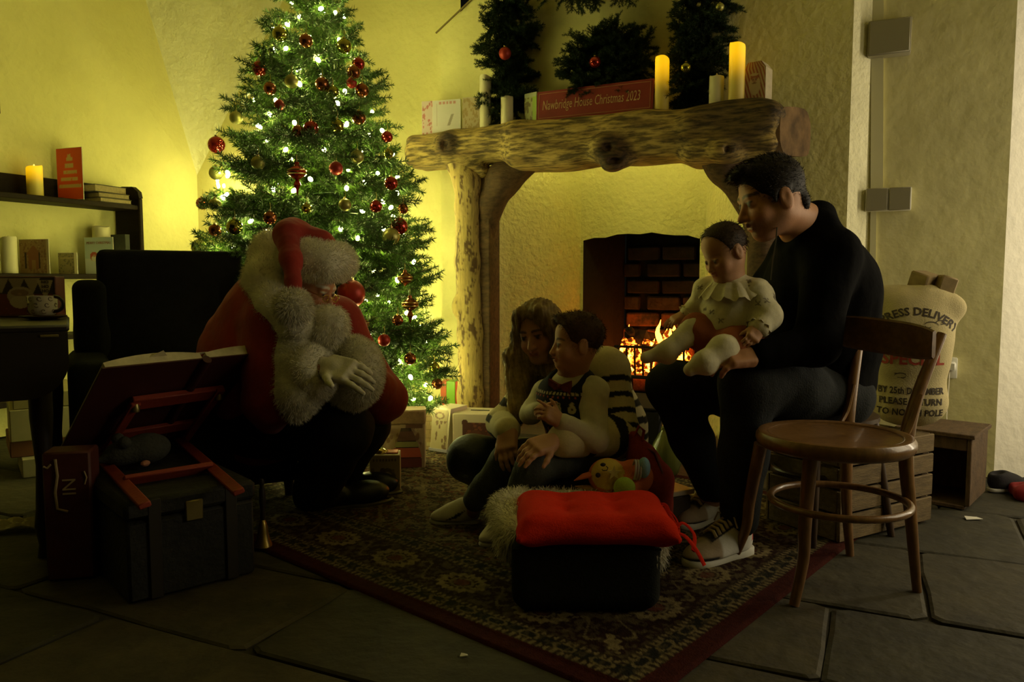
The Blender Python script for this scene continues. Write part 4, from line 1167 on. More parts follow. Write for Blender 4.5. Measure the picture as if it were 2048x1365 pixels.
    o, V, F = sdf_part('hair', hp, .0045, HAIRM, root, color=hc, post=hn)
    fur('hair_strands', V, F, 2600, .03, .0007, HAIRM, None, droop=1.4, rnd=.07, parent=o, seed=16, color=lambda p: hc(p, None), flat=.75)
    return root
build_woman()
# ---------------------------------------------------------------- the person in the red suit
def build_santa():
    H = np.array(P(515, 830, 3.12)); f = nrm((.85, -.52, 0)); left = V3(.52, .85, 0); up = V3(0, 0, 1); B = np.stack([left, f, up], 1)
    root = thing('person', 'white-bearded person in a red fur-trimmed suit and hat leaning forward', 'person', (H[0], H[1], 0))
    belly = np.array(P(540, 730, 3.05)); chest = np.array(P(565, 650, 3.0)); neck = np.array(P(606, 588, 2.96))
    hd = Head(P(624, 572, 2.90), (.88, -.32, -.36), (.33, -.08, .94), .238)
    sr, er, wr = [np.array(P(*a)) for a in ((556, 655, 2.84), (548, 800, 2.74), (646, 738, 2.66))]
    sl, el_, wl = [np.array(P(*a)) for a in ((668, 650, 3.12), (765, 800, 3.06), (716, 748, 2.80))]
    kr, ar = np.array(P(684, 858, 2.84)), np.array(P(630, 985, 2.96))
    kl, al = np.array(P(722, 850, 3.10)), np.array(P(662, 970, 3.16))
    hr, hl = H - left * .11, H + left * .11
    sk = hd.prims(neck, .065) + [El(H, (.17, .15, .13), None, .05), Cp(H, belly, .15, .17, .06), Cp(belly, chest, .17, .15, .06), Cp(chest, neck, .12, .07, .05), Cp(chest, sr, .09, .07, .05), Cp(chest, sl, .09, .07, .05)]
    sk += chain([sr, er, wr], [.055, .045, .03]) + chain([sl, el_, wl], [.055, .045, .03]) + chain([hr, kr, ar], [.09, .065, .045]) + chain([hl, kl, al], [.09, .065, .045])
    sk += foot(ar, G(618, 1024), G(702, 1014), .27) + foot(al, G(645, 990), G(713, 990), .27)
    sdf_part('body', sk, .0045, SKIN, root, color=lambda V, F: hd.color(V, (.46, .22, .12), (.34, .12, .08), (.6, .58, .5)))
    # gloved hands folded together
    g1 = hand(wr + V3(.01, 0, .01), P(716, 745, 2.60) - P(650, 728, 2.66), (.25, -.75, .55), 1.22, 1, (.16, .25, .32, .40), .12, (.55, .6, .45), .3, k=.006)
    g2 = hand(wl, P(668, 772, 2.62) - P(716, 748, 2.80), (.3, -.3, -.9), 1.15, 1, (.3, .4, .45, .5), .06, (.7, .6, -.2), .3, k=.006)
    GL = M('white_glove', (.74, .70, .52), .9, noise=.15, nscale=60, bump=.2, bscale=200)
    sdf_part('glove', g1, .0036, GL, root); sdf_part('glove', g2, .0036, GL, root)
    # red jacket
    jk = [Cp(H + up * .02, belly, .235, .235, .08), Cp(belly, chest, .235, .215, .08), Cp(chest, neck - up * .02, .18, .10, .06), Cp(chest, sr, .14, .10, .06), Cp(chest, sl, .15, .115, .06),
          Cp(sr, sr + (er - sr) * .6, .12, .11, .05), Cp(np.array(P(535, 598, 3.0)), np.array(P(462, 700, 3.1)), .09, .11, .12)]
    jk += chain([sr, er, wr + (er - wr) * .35], [.10, .088, .07], .05) + chain([sl, el_, wl + (el_ - wl) * .4], [.11, .09, .08], .04)
    jk += [Cp(np.array(P(525, 810, 2.78)), np.array(P(540, 838, 2.80)), .075, .06, .05)]
    sdf_part('jacket', jk, .0085, REDV, root, post=fold(.008, 30, 12))
    TR = M('black_trousers', (.012, .011, .010), .85, noise=.3, nscale=20, bump=.2, bscale=60, spec=.2)
    jn = [El(H - up * .02, V3(.23, .21, .14), B, .05), Cp(H, hr + (kr - hr) * .4, .17, .14, .06), Cp(H, hl + (kl - hl) * .4, .17, .14, .06)] + chain([hr, kr, ar], [.14, .112, .088], .04) + chain([hl, kl, al], [.14, .11, .085], .04)
    sdf_part('trousers', jn, .009, TR, root, post=fold(.006, 40, 13))
    BT = M('black_boot', (.014, .013, .011), .35, spec=.6)
    for i, (heel, toe) in enumerate((((618, 1024), (702, 1014)), ((645, 990), (713, 990)))):
        h0 = G(*heel); t0 = G(*toe); ff = (t0 - h0).normalized(); t0 = h0 + ff * .31
        l = Vector((0, 0, 1)).cross(ff); R = np.array([[ff.x, l.x, 0], [ff.y, l.y, 0], [0, 0, 1]]); w = lambda x, y, z: np.array(h0) + R @ V3(x, y, z)
        a = ar if i == 0 else al
        bp_ = [El(w(.22, 0, .05), (.10, .055, .05), R, .03), El(w(.08, 0, .05), (.08, .045, .055), R, .03), Cp(w(.07, 0, .06), a + up * .08, .055, .075, .04), Sub(Bx(w(.15, 0, -.1), (.4, .2, .108), R, .001), .004)]
        o, _, _ = sdf_part('boot', bp_, .006, BT, root)
        mb = MB(); mb.tube([Vector(w(x, y, .012)) for x, y in [(.16 + .17 * math.cos(t), .062 * math.sin(t) * (1.0 if math.cos(t) > 0 else .8)) for t in np.linspace(0, 2 * PI, 25)]], .010, 6, cap=False)
        sub('sole_rim', mb, M('boot_rim', (.06, .05, .03), .3), o)
    # fur trims
    def furpart(name, prims, n, ln=.014, seed=1, res=.007):
        n = int(n * 1.7)
        o, V, F = sdf_part(name, prims, res, FURW, root, post=fold(.004, 90, seed))
        fur('fur_pile', V, F, n, ln, .0008, FURW, None, droop=.3, rnd=.35, parent=o, seed=seed)
        return o
    col = [np.array(P(*a)) for a in ((650, 520, 3.12), (590, 500, 3.10), (545, 505, 3.02), (528, 560, 2.90), (552, 618, 2.80), (598, 655, 2.74))]
    furpart('fur_collar', chain(col, [.06, .075, .075, .072, .07, .075], .04), 6500, seed=21)
    fr = [np.array(P(*a)) for a in ((604, 685, 2.78), (600, 730, 2.73), (596, 785, 2.70), (592, 822, 2.70))]
    furpart('fur_front_trim', chain(fr, [.075, .085, .085, .04], .04) + [Cp(np.array(P(540, 696, 2.78)), np.array(P(600, 690, 2.74)), .05, .06, .04)], 5200, seed=22)
    def ring(c, ax, R0, r, n=16, squash=1.0):
        ax = nrm(ax); u = nrm(np.cross(ax, V3(0.2, .1, 1))); v = np.cross(ax, u); c = np.array(c)
        q = [c + (u * math.cos(2 * PI * i / n) + v * math.sin(2 * PI * i / n) * squash) * R0 for i in range(n + 1)]
        return chain(q, [r] * (n + 1), .03)
    furpart('fur_cuff', ring(P(704, 746, 2.78), (-.55, -.80, .1), .075, .050, 18), 6000, seed=23)
    furpart('fur_cuff', ring(P(632, 742, 2.70), P(700, 742, 2.62) - P(600, 770, 2.74), .055, .042, 14), 2600, seed=24)
    # hat
    br = []
    n = 20
    for i in range(n + 1):
        t = 2 * PI * i / n
        br.append(hd.w(.32 * math.cos(t), -.06 + .34 * math.sin(t), .47 + .05 * math.sin(t)))
    furpart('hat_brim', chain(br, [.046] * (n + 1), .03) + [Cp(hd.w(.2, .20, .46), hd.w(-.2, .20, .46), .05, .055, .05), Cp(hd.w(.36, .0, .43), hd.w(.30, .25, .43), .05, .05, .05), Cp(hd.w(.36, .0, .38), hd.w(.32, -.25, .42), .05, .05, .05)], 6500, seed=25)
    hat = [hd.E((0, -.05, .40), (.34, .38, .21), .05), Cp(hd.w(.05, .16, .48), hd.w(-.0, -.12, .54), .05, .070, .06)]
    tail = [hd.w(.05, -.14, .54), np.array(P(584, 472, 2.86)), np.array(P(574, 470, 2.80)), np.array(P(582, 520, 2.70)), np.array(P(588, 578, 2.62))]
    hat += chain(tail, [.085, .062, .045, .034, .026], .03)
    sdf_part('hat', hat, .006, REDV, root, post=fold(.004, 70, 14))
    furpart('pom_pom', [El(np.array(P(586, 614, 2.60)), (.058, .058, .058), None)], 3200, .02, 26, .006)
    # beard and moustache, spectacles
    bd = [hd.E((0, .26, -.50), (.31, .25, .28), .06), hd.E((.02, .34, -.74), (.27, .22, .26), .08), hd.E((.20, .08, -.42), (.13, .20, .16), .06), hd.E((-.20, .08, -.42), (.13, .20, .16), .06),
          hd.E((.12, .34, -.25), (.14, .09, .07), .05), hd.E((-.12, .34, -.25), (.14, .09, .07), .05), hd.E((0, .40, -.06), (.07, .05, .04), .02)]
    bd = bd[:-1] + [El(np.array(P(658, 652, 2.76)), (.072, .06, .075), None, .06), El(np.array(P(650, 678, 2.75)), (.05, .05, .05), None, .05)]
    o, V, F = sdf_part('beard', bd, .006, FURW, root, post=fold(.004, 80, 15))
    fur('beard_hair', V, F, 8500, .018, .0008, FURW, None, droop=.7, rnd=.4, parent=o, seed=27)
    mb = MB()
    for sx in (-1, 1):
        c = [Vector(hd.w(sx * .14 + .075 * math.cos(t), .415 - .03 * abs(math.cos(t)), -.06 + .055 * math.sin(t))) for t in np.linspace(0, 2 * PI, 21)]
        mb.tube(c, .0022, 6, cap=False)
        mb.tube([Vector(hd.w(sx * .215, .40, -.05)), Vector(hd.w(sx * .30, .25, -.03)), Vector(hd.w(sx * .35, -.02, -.01))], .002, 6)
    mb.tube([Vector(hd.w(-.065, .42, -.045)), Vector(hd.w(0, .44, -.035)), Vector(hd.w(.065, .42, -.045))], .002, 6)
    part('spectacles', mb, M('gold_wire', (.75, .55, .22), .25, 1.0), root)
    return root
build_santa()
# ================================================================ THINGS AROUND THE ROOM
def grid_print(name, w, h, nx, ny, fn, root=None, parent=None, M4=None, mat=None):
    """flat printed face: colours only, on a grid in the XZ plane (front towards -Y)"""
    u, v = np.meshgrid(np.linspace(0, 1, nx), np.linspace(0, 1, ny)); V = np.stack([(u - .5) * w, np.zeros_like(u), v * h], -1).reshape(-1, 3)
    i = (np.arange(ny - 1)[:, None] * nx + np.arange(nx - 1)[None, :]).ravel()
    F = np.stack([i, i + 1, i + nx + 1, i + nx], 1)
    col = fn(u.ravel(), v.ravel())
    if M4 is not None:
        m = np.array(M4); V = V @ m[:3, :3].T + m[:3, 3]
    o = link(name, np_mesh(name, V, F, col, smooth=False), mat or PRINT, root if root is not None else parent)
    return o
PRINT = M('print', (1, 1, 1), .55, attr=True)
PAPER = M('card_paper', (.72, .68, .52), .7)
def base(u, c): return np.tile(V3(*c), (len(u), 1))
def disc(u, v, x, y, rx, ry=None): return np.hypot((u - x) / rx, (v - y) / (ry or rx)) < 1
def rect(u, v, x0, y0, x1, y1): return (u > x0) & (u < x1) & (v > y0) & (v < y1)
def speck(u, v, n, seed, r=.03):
    g = np.random.default_rng(seed); m = np.zeros(len(u), bool)
    for _ in range(n):
        x, y = g.random(2); m |= np.hypot(u - x, v - y) < r * g.uniform(.5, 1.2)
    return m
def text_mesh(body, size, shear=0.0, bold=0.0, xs=1.0, ext=.0008):
    cu = D.curves.new('lettering', 'FONT'); cu.body = body; cu.size = size; cu.shear = shear; cu.offset = bold; cu.extrude = ext
    cu.align_x = 'CENTER'; cu.align_y = 'CENTER'; cu.resolution_u = 2; cu.space_character = 1.02
    o = D.objects.new('tmp', cu); COL.objects.link(o); dg = bpy.context.evaluated_depsgraph_get()
    me = o.evaluated_get(dg).to_mesh(); v = [(p.co.x * xs, p.co.y, p.co.z) for p in me.vertices]; f = [tuple(p.vertices) for p in me.polygons]
    o.evaluated_get(dg).to_mesh_clear(); D.objects.remove(o); D.curves.remove(cu)
    return v, f
def lettering(body, size, M4, mat, root=None, parent=None, name='lettering', **k):
    """raised print in the XZ plane of M4, readable from -Y"""
    v, f = text_mesh(body, size, **k)
    me = mesh_of(name, [M4 @ Vector((x, -z - .0006, y)) for x, y, z in v], f, False)
    return link(name, me, mat, root if root is not None else parent)
T4 = Matrix.Translation
def RZ(a): return Matrix.Rotation(a, 4, 'Z')
def card(name, label, loc, rz, w, h, fn, group=None, n=(46, 60), edge=PAPER, openang=.7, cat='card'):
    t = thing(name, label, cat, loc, rz, group)
    m = MB(); m.box((0, 0, h / 2), (w, .0016, h)); f = part('front', m, edge, t, world=False, smooth=False)
    grid_print('print', w * .985, h * .985, n[0], n[1], fn, parent=f, M4=T4((0, -.0014, h * .007)))
    m = MB(); q = [Vector((w / 2, .001, 0)), Vector((w / 2, .001, h)), Vector((w / 2 - w * math.cos(openang), w * math.sin(openang), h)), Vector((w / 2 - w * math.cos(openang), w * math.sin(openang), 0))]
    m.slab(q, (.0012, .0012, 0)); part('back', m, edge, t, world=False, smooth=False)
    return t
def candle(name, label, loc, r, h, lit=False, tilt=0.0, group=None):
    t = thing(name, label, 'candle', loc, 0, group)
    n = 24; v = []; f = []
    rows = [(r * .98, 0), (r, .004), (r, h * .5), (r, h * .96), (r * .93, h), (r * .78, h * .985), (r * .6, h * .95), (0.001, h * .94)]
    for (rr, z) in rows:
        for j in range(n):
            a = 2 * PI * j / n; dz = .006 * math.sin(a + h * 40) + .002 * math.sin(3 * a) if z > h * .93 else 0
            v.append((rr * math.cos(a), rr * math.sin(a), z + dz * (rr > .4 * r)))
    for i in range(len(rows) - 1):
        for j in range(n):
            a = i * n + j; b = i * n + (j + 1) % n; f.append((a, b, b + n, a + n))
    if lit:
        nm = 'lit_wax'
        if nm not in MATS:
            m = M(nm, (.62, .50, .12), .5); nt = m.node_tree; N = nt.nodes; L = nt.links; bs = N['Principled BSDF']
            tc = N.new('ShaderNodeTexCoord'); sp = N.new('ShaderNodeSeparateXYZ'); L.new(tc.outputs['Generated'], sp.inputs[0])
            mr = N.new('ShaderNodeMapRange'); mr.inputs[1].default_value = .25; mr.inputs[2].default_value = 1.0; mr.inputs[3].default_value = .02; mr.inputs[4].default_value = 1.0; mr.interpolation_type = 'SMOOTHERSTEP'
            L.new(sp.outputs['Z'], mr.inputs[0]); L.new(mr.outputs[0], bs.inputs['Emission Strength']); bs.inputs['Emission Color'].default_value = (1.0, .50, .0, 1)
        wax = MATS[nm]
    else: wax = M('ivory_wax', (.66, .60, .36), .5, sss=.0)
    me = mesh_of('wax', v, f, 'auto'); link('wax', me, wax, t)
    m = MB(); m.lathe([(.006, 0), (.008, .006), (.005, .014), (.001, .022)], (0, 0, h * .94), 8)
    part('flame_tip', m, M('led_flame', (.9, .7, .3), .5, emit=3.0 if lit else 0.0001, ecol=(1, .6, .1)) if lit else M('plastic_flame', (.6, .52, .3), .5), t, world=False)
    return t
# ---------------------------------------------------------------- bookcase on the left wall
DW = M('dark_bookcase_wood', (.020, .012, .006), .6, noise=.45, nscale=14, stretch=(6, 1.5, 6), bump=.2, bscale=40, spec=.12)
bkt = thing('bookcase', 'dark wooden open bookcase against the left wall', 'bookcase', R3(-4.36, 3.0, 0), -RA)
def bl(x0, x1, y0, y1, z0, z1, bev=.006):   # local: x = a direction from -4.36, y = c direction from 3.0
    m = MB(); m.box(((x0 + x1) / 2, (y0 + y1) / 2, (z0 + z1) / 2), (x1 - x0, y1 - y0, z1 - z0), bev); return m
cR_, cL_ = .53, -1.0
part('side', bl(-.13, .10, cR_ - .03, cR_, 0, 1.42), DW, bkt, world=False)
part('side', bl(-.13, .10, cL_, cL_ + .03, 0, 1.42), DW, bkt, world=False)
ms = MB(); ms.slab([Vector((-.13, cR_ - .03, 1.42)), Vector((.10, cR_ - .03, 1.42)), Vector((.09, cR_ - .03, 1.46)), Vector((.04, cR_ - .03, 1.495)), Vector((-.05, cR_ - .03, 1.50)), Vector((-.13, cR_ - .03, 1.49))], (0, .03, 0))
part('side_top', ms, DW, bkt, world=False)
SHZ = [1.345, .905, .55, .20]
for z in SHZ: part('shelf', bl(-.13, .09, cL_ + .03, cR_ - .03, z, z + .03, .004), DW, bkt, world=False)
part('back_rail', bl(-.135, -.115, cL_ + .03, cR_ - .03, SHZ[0] + .03, SHZ[0] + .16), DW, bkt, world=False)
def shelf_at(px, z, da=-.02):
    """point on the bookcase at the given column of the photograph"""
    a = -4.36 + da; x = (px - 1024) / FOC
    # X/Y = x' with pitch neglected along the column
    c = (a * (CA + SA * x)) / (CA * x - SA) if abs(CA * x - SA) > 1e-6 else 0
    return R3(a, c, z)
s0, s1 = SHZ[0] + .03, SHZ[1] + .03
FW = -RA - PI / 2 + .45
candle('pillar_candle', 'lit pillar candle glowing on top of the dark bookcase', shelf_at(82, s0), .042, .175, True)
def p_redtree(u, v):
    c = base(u, (.80, .10, .016))
    for y, w, x in ((.86, .06, .5), (.79, .12, .51), (.66, .17, .49), (.53, .27, .52), (.40, .33, .48), (.26, .45, .5)):
        c = blend(c, rect(u, v, x - w, y - .035, x + w, y + .035) & ~speck(u, v, 30, int(y * 99), .018), (.68, .48, .22))
    return c
card('red_card', 'tall red card with a tree of stacked books printed on it', shelf_at(152, s0, .02), -.35, .205, .305, p_redtree)
BKM = [M('book_cloth_%d' % i, c, .75, noise=.3, nscale=30) for i, c in enumerate([(.02, .018, .014), (.10, .075, .03), (.06, .05, .022), (.025, .03, .018)])]
def book(label, loc, rz, w, d, h, mat, flat=True, group=None):
    t = thing('book', label, 'book', loc, rz, group)
    m = MB()
    if flat:
        m.box((0, 0, .002), (w, d, .004), .001); m.box((0, 0, h - .002), (w, d, .004), .001); m.box((-w / 2 + .002, 0, h / 2), (.004, d, h), .001)
        part('cover', m, mat, t, world=False, smooth=False); m = MB(); m.box((.003, 0, h / 2), (w - .010, d - .010, h - .009)); part('pages', m, M('old_pages', (.26, .20, .09), .8, noise=.3, nscale=80), t, world=False, smooth=False)
    else:
        m.box((-d / 2 + .002, 0, h / 2), (.004, w, h), .001); m.box((d / 2 - .002, 0, h / 2), (.004, w, h), .001); m.box((0, -w / 2 + .002, h / 2), (d, .004, h), .001)
        part('cover', m, mat, t, world=False, smooth=False); m = MB(); m.box((0, .003, h / 2), (d - .009, w - .008, h - .008)); part('pages', m, PAPER, t, world=False, smooth=False)
    return t
pz = shelf_at(222, s0, .0)
book('broad brown book lying at the bottom of the stack by the bookcase end', pz, -RA + .05, .17, .23, .028, BKM[2])
book('pale-edged book lying in the middle of the bookcase stack', pz + Vector((0, 0, .029)), -RA - .06, .16, .21, .030, BKM[1])
book('black book on top of the stack beside the red card', pz + Vector((-.02, -.02, .060)), -RA + .1, .16, .24, .045, BKM[0])
candle('pillar_candle', 'tall unlit candle on the lower shelf beside the bookcase end', shelf_at(209, s1, -.05), .052, .30)
candle('pillar_candle', 'unlit candle on the lower shelf beside the gingerbread house card', shelf_at(24, s1, .0), .040, .20)
def p_house(u, v):
    c = base(u, (.42, .26, .12)); c = blend(c, speck(u, v, 120, 3, .035), (.30, .16, .08)); c = blend(c, speck(u, v, 60, 5, .02), (.52, .38, .2))
    c = blend(c, rect(u, v, .30, .12, .66, .55) | ((v > .55) & (v < .82) & (np.abs(u - .48) < (.85 - v) * .9)), (.33, .13, .06))
    c = blend(c, rect(u, v, .17, .15, .23, .62) | rect(u, v, .66, .15, .71, .62), (.05, .03, .02)); c = blend(c, rect(u, v, .42, .12, .55, .40), (.42, .24, .10))
    return blend(c, u > .93, (.60, .48, .28))
card('house_card', 'square card picturing a gingerbread house, on the lower bookcase shelf', shelf_at(74, s1, .03), -.25, .205, .195, p_house)
def p_small(u, v):
    c = base(u, (.20, .16, .06)); c = blend(c, speck(u, v, 60, 9, .04), (.10, .085, .035)); c = blend(c, rect(u, v, .1, .72, .95, .78), (.28, .22, .09)); return blend(c, u > .86, (.62, .55, .33))
card('small_card', 'small olive-brown card on the lower shelf between two larger cards', shelf_at(140, s1, .03), -.25, .135, .125, p_small)
def p_blue(u, v):
    c = base(u, (.44, .52, .50)); c = blend(c, v < .42, (.58, .60, .56)); c = blend(c, disc(u, v, .32, .48, .14, .13), (.42, .08, .04)); c = blend(c, disc(u, v, .33, .42, .10, .08), (.66, .60, .48)); c = blend(c, disc(u, v, .33, .50, .06, .03), (.45, .24, .15))
    c = blend(c, disc(u, v, .75, .50, .10, .16), (.30, .40, .34)); return c
tb = card('blue_card', 'pale blue card with a small santa and MERRY CHRISTMAS, leaning on the lower shelf', shelf_at(203, s1, .06), -.28, .215, .225, p_blue)
lettering('MERRY CHRISTMAS', .021, T4((0, -.0012, .19)), M('ink_red_brown', (.28, .10, .06), .7), tb)
book('dark upright book on the lower shelf near the bookcase end', shelf_at(243, s1, .02), -RA + PI / 2, .16, .035, .25, BKM[3], False)
fr_c = R3(-4.485, 2.665, 1.98)
tf = thing('picture_frame', 'dark picture frame on the left wall at the photo\'s edge', 'frame', fr_c, -RA)
fm = MB()
for y, z, sy, sz in ((-.11, 0, .03, .30), (.11, 0, .03, .30), (0, .135, .25, .03), (0, -.135, .25, .03)): fm.box((0, y, z), (.025, sy, sz), .004)
part('moulding', fm, DW, tf, world=False); fm = MB(); fm.box((-.006, 0, 0), (.006, .20, .25)); part('picture', fm, M('dim_picture', (.12, .10, .05), .5, noise=.6, nscale=12), tf, world=False)
# boxes of toys on the floor below
def p_box(c0, c1, seed, logo=None):
    def fn(u, v):
        c = base(u, c0); c = blend(c, speck(u, v, 26, seed, .06), c1)
        if logo: 
            d = np.hypot((u - logo[0]) / logo[2], (v - logo[1]) / logo[3]); c = blend(c, (d < 1) & (d > .8), (.10, .05, .03)); c = blend(c, (np.abs(v - logo[1]) < logo[3] * .3) & (np.abs(u - logo[0]) < logo[2] * .6) & (np.sin(u * 160) > 0), (.12, .06, .03))
        return c
    return fn
def carton(name, label, loc, rz, w, d, h, body, fn, group=None, n=(40, 30), cat='box'):
    t = thing(name, label, cat, loc, rz, group)
    m = MB(); m.box((0, 0, h / 2), (w, d, h), .003); f = part('carton', m, body, t, world=False, smooth=False)
    grid_print('front_print', w * .98, h * .96, n[0], n[1], fn, parent=f, M4=T4((0, -d / 2 - .0012, h * .02)))
    return t
CB = [M('carton_%d' % i, c, .6, noise=.15, nscale=10) for i, c in enumerate([(.48, .42, .22), (.22, .09, .04), (.52, .46, .28), (.36, .30, .13)])]
carton('toy_box', 'small cream toy box with an oval logo, lowest of the pile by the table leg', G(105, 935), -.95, .34, .26, .085, CB[2], p_box((.50, .44, .26), (.38, .32, .16), 3, (.16, .55, .11, .28)))
carton('toy_box', 'flat red-brown toy box in the middle of the floor pile', G(88, 932, 0) + Vector((-.02, .03, .086)), -.95, .40, .28, .075, CB[1], p_box((.26, .10, .05), (.16, .06, .03), 4))
carton('toy_box', 'wide cream toy box with an oval logo, third up in the floor pile', G(90, 932, 0) + Vector((-.03, .05, .162)), -.97, .48, .28, .145, CB[0], p_box((.46, .40, .22), (.36, .30, .14), 5, (.20, .62, .09, .17)))
carton('toy_box', 'long pale green box lying on top of the floor pile', G(90, 932, 0) + Vector((-.04, .07, .309)), -.96, .50, .26, .07, CB[3], p_box((.42, .42, .20), (.34, .33, .15), 6))
cl = MB(); n = 14
def cloth_sheet(name, label, cat, c, w, d, amp, mat, rz=0, seed=1, th=.004):
    g = random.Random(seed); a, b, e, f_ = [g.uniform(0, 6) for _ in range(4)]; m = MB(); nx = 18
    P_ = lambda i, j, o: Vector(c) + Matrix.Rotation(rz, 3, 'Z') @ Vector(((i / nx - .5) * w, (j / nx - .5) * d, o + amp * (.5 + .5 * math.sin(i * .9 + a + j * .35) * math.cos(j * .7 + b))))
    for i in range(nx):
        for j in range(nx):
            m.add([P_(i, j, th), P_(i + 1, j, th), P_(i + 1, j + 1, th), P_(i, j + 1, th)], [(0, 1, 2, 3)])
    m.add([P_(0, j, 0) for j in range(nx + 1)] + [P_(0, j, th) for j in range(nx + 1)], [(j, j + 1, nx + 2 + j, nx + 1 + j) for j in range(nx)])
    m.add([P_(i, 0, 0) for i in range(nx + 1)] + [P_(i, 0, th) for i in range(nx + 1)], [(j, j + 1, nx + 2 + j, nx + 1 + j) for j in range(nx)])
    return solo(name, label, cat, m, mat, smooth=True)
cloth_sheet('folded_cloth', 'crumpled cream cloth on the floor at the left edge', 'cloth', G(-15, 1062), .34, .10, .035, M('cream_cloth', (.62, .56, .30), .9), .2)
# ---------------------------------------------------------------- drop-leaf table with mug and card
TW = M('very_dark_oak', (.018, .011, .006), .5, noise=.4, nscale=12, stretch=(2, 8, 8))
tcorner = P(137, 700, 2.45); tcorner.z = 0
tt_ = thing('drop_leaf_table', 'near-black drop-leaf table at the left edge with a mug on it', 'table', tcorner, .52)
m = MB(); m.box((-.52, .36, .745), (1.05, .72, .025), .008); part('tabletop', m, TW, tt_, world=False)
lf = [Vector((-.12 + .12 * math.sin(k / 8 * PI / 2), -.012, .645 - .12 * math.cos(k / 8 * PI / 2))) for k in range(9)]
m = MB(); m.slab([Vector((-1.0, -.012, .735)), Vector((-1.0, -.012, .525))] + lf + [Vector((0, -.012, .735))], (0, .018, 0)); part('leaf', m, TW, tt_, world=False)
for lx, ly in ((-.085, .06), (-.06, .66), (-.95, .06), (-.95, .66)):
    m = MB(); m.lathe([(.030, 0), (.024, .04), (.034, .10), (.028, .16), (.022, .30), (.030, .40), (.034, .46), (.034, .73)], (lx, ly, 0), 14); part('leg', m, TW, tt_, world=False)
m = MB(); m.box((-.05, -.016, .724), (.05, .006, .008), .001); part('hinge', m, M('dull_brass', (.30, .24, .09), .4, .9), tt_, world=False)
msz = .758
mg = thing('mug', 'white patterned mug with a dark handle standing on a saucer', 'mug', G(80, 640, msz) + Vector((0, .02, 0)))
mo = Vector(mg.location)
prof = [(.0, .014), (.030, .014), (.040, .02), (.0465, .035), (.0475, .085), (.0445, .085), (.0435, .04), (.0, .03)]
mv = MB(); mv.lathe(prof, mo, 40)
me_ = mesh_of('bowl', [Vector(v) - mo for v in mv.v], mv.f, 'auto')
o = link('bowl', me_, M('mug_glaze', (.56, .50, .34), .25, coat=.5), mg)
for k in range(14):
    an = -PI / 2 + (k - 6.5) * .24; zz = .045 + .022 * (k % 3 - .6)
    q = MB(); cc_ = mo + Vector((.0478 * math.cos(an), .0478 * math.sin(an), zz)); dn = Vector((math.cos(an), math.sin(an), 0)); sx = Vector((-math.sin(an), math.cos(an), 0))
    q.tube([cc_ + (sx * math.cos(t) + Vector((0, 0, 1)) * math.sin(t)) * (.003 + .0012 * t) for t in np.linspace(0, 5.5, 12)], .0011, 5)
    sub('painted_scroll', q, M('mug_paint', (.10, .05, .03), .4), o)
m = MB(); m.tube([mo + Vector((.046 + .030 * math.sin(t), -.004, .056 + .026 * math.cos(t))) for t in np.linspace(-.15, PI + .15, 14)], .0065, 8); part('handle', m, M('dark_glaze', (.03, .018, .01), .3), mg)
m = MB(); m.lathe([(0, .003), (.035, 0), (.05, .004), (.075, .012), (.077, .014), (.05, .009), (0, .010)], mo, 32)
solo('saucer', 'dark brown saucer under the patterned mug', 'saucer', m, M('dark_glaze'))
def p_santabox(u, v):
    c = base(u, (.10, .035, .018)); c = blend(c, v > .55, (.05, .035, .015))
    for x in (.06, .32, .58): c = blend(c, (v > .60) & (v < .97) & (np.abs(u - x - .05) < (v - .55) * .32), (.42, .33, .17) if x != .32 else (.36, .28, .14))
    c = blend(c, rect(u, v, 0, .05, .95, .56), (.17, .04, .02)); c = blend(c, speck(u, v, 60, 8, .02) & (v < .5) & (u < .3), (.26, .06, .03))
    c = blend(c, disc(u, v, .43, .52, .22, .24), (.46, .36, .19)); c = blend(c, disc(u, v, .42, .60, .15, .09), (.30, .19, .08)); c = blend(c, disc(u, v, .42, .36, .17, .16), (.52, .42, .24)); c = blend(c, disc(u, v, .42, .57, .03), (.42, .26, .12))
    c = blend(c, (v > .42) & (v < .92) & (np.abs(u - .84) < (v - .40) * .26), (.50, .41, .22))
    return blend(c, (u > .97) | (v > .985), (.03, .02, .01))
cb = carton('santa_box', 'dark red gift box with a bearded santa face behind the mug', G(40, 636, msz) + Vector((-.02, .10, 0)), .05, .23, .07, .155, M('box_dark_red', (.12, .03, .018), .6), p_santabox, n=(80, 60))
for i, s_ in enumerate(('HO', 'HO', 'HO')): lettering(s_, .017, T4((.078, -.0365, .133 - .017 * i)), M('ink_dark', (.05, .03, .02), .7), cb)
# ---------------------------------------------------------------- armchair
AC = M('black_upholstery', (.012, .0125, .010), .95, noise=.3, nscale=30, bump=.2, bscale=120, spec=.15)
fa = nrm((.50, -.87, 0)); ra_ = np.array((.87, .50, 0)); bc = np.array(P(343, 520, 3.42)); bc[2] = 0
ac = thing('armchair', 'black upholstered armchair behind the crouching person in red', 'armchair', bc + fa * .3)
Ba = np.stack([ra_, fa, V3(0, 0, 1)], 1)
q = lambda x, y, z: bc + Ba @ V3(x, y, z)
Rt = Ba @ np.array(Matrix.Rotation(.10, 3, 'X'))
sdf_part('back', [Bx(q(0, .03, .70), (.265, .045, .295), Rt, .03, .02)], .012, AC, ac)
sdf_part('seat', [Bx(q(.06, .34, .31), (.33, .25, .06), Ba, .05, .02), Bx(q(.05, .32, .16), (.32, .26, .06), Ba, .02, .02)], .014, AC, ac)
sdf_part('arm', [Bx(q(-.34, .25, .42), (.03, .30, .14), Ba, .045, .02)], .012, AC, ac)
sdf_part('arm', [Bx(q(.44, .25, .40), (.03, .30, .14), Ba, .045, .02)], .012, AC, ac)
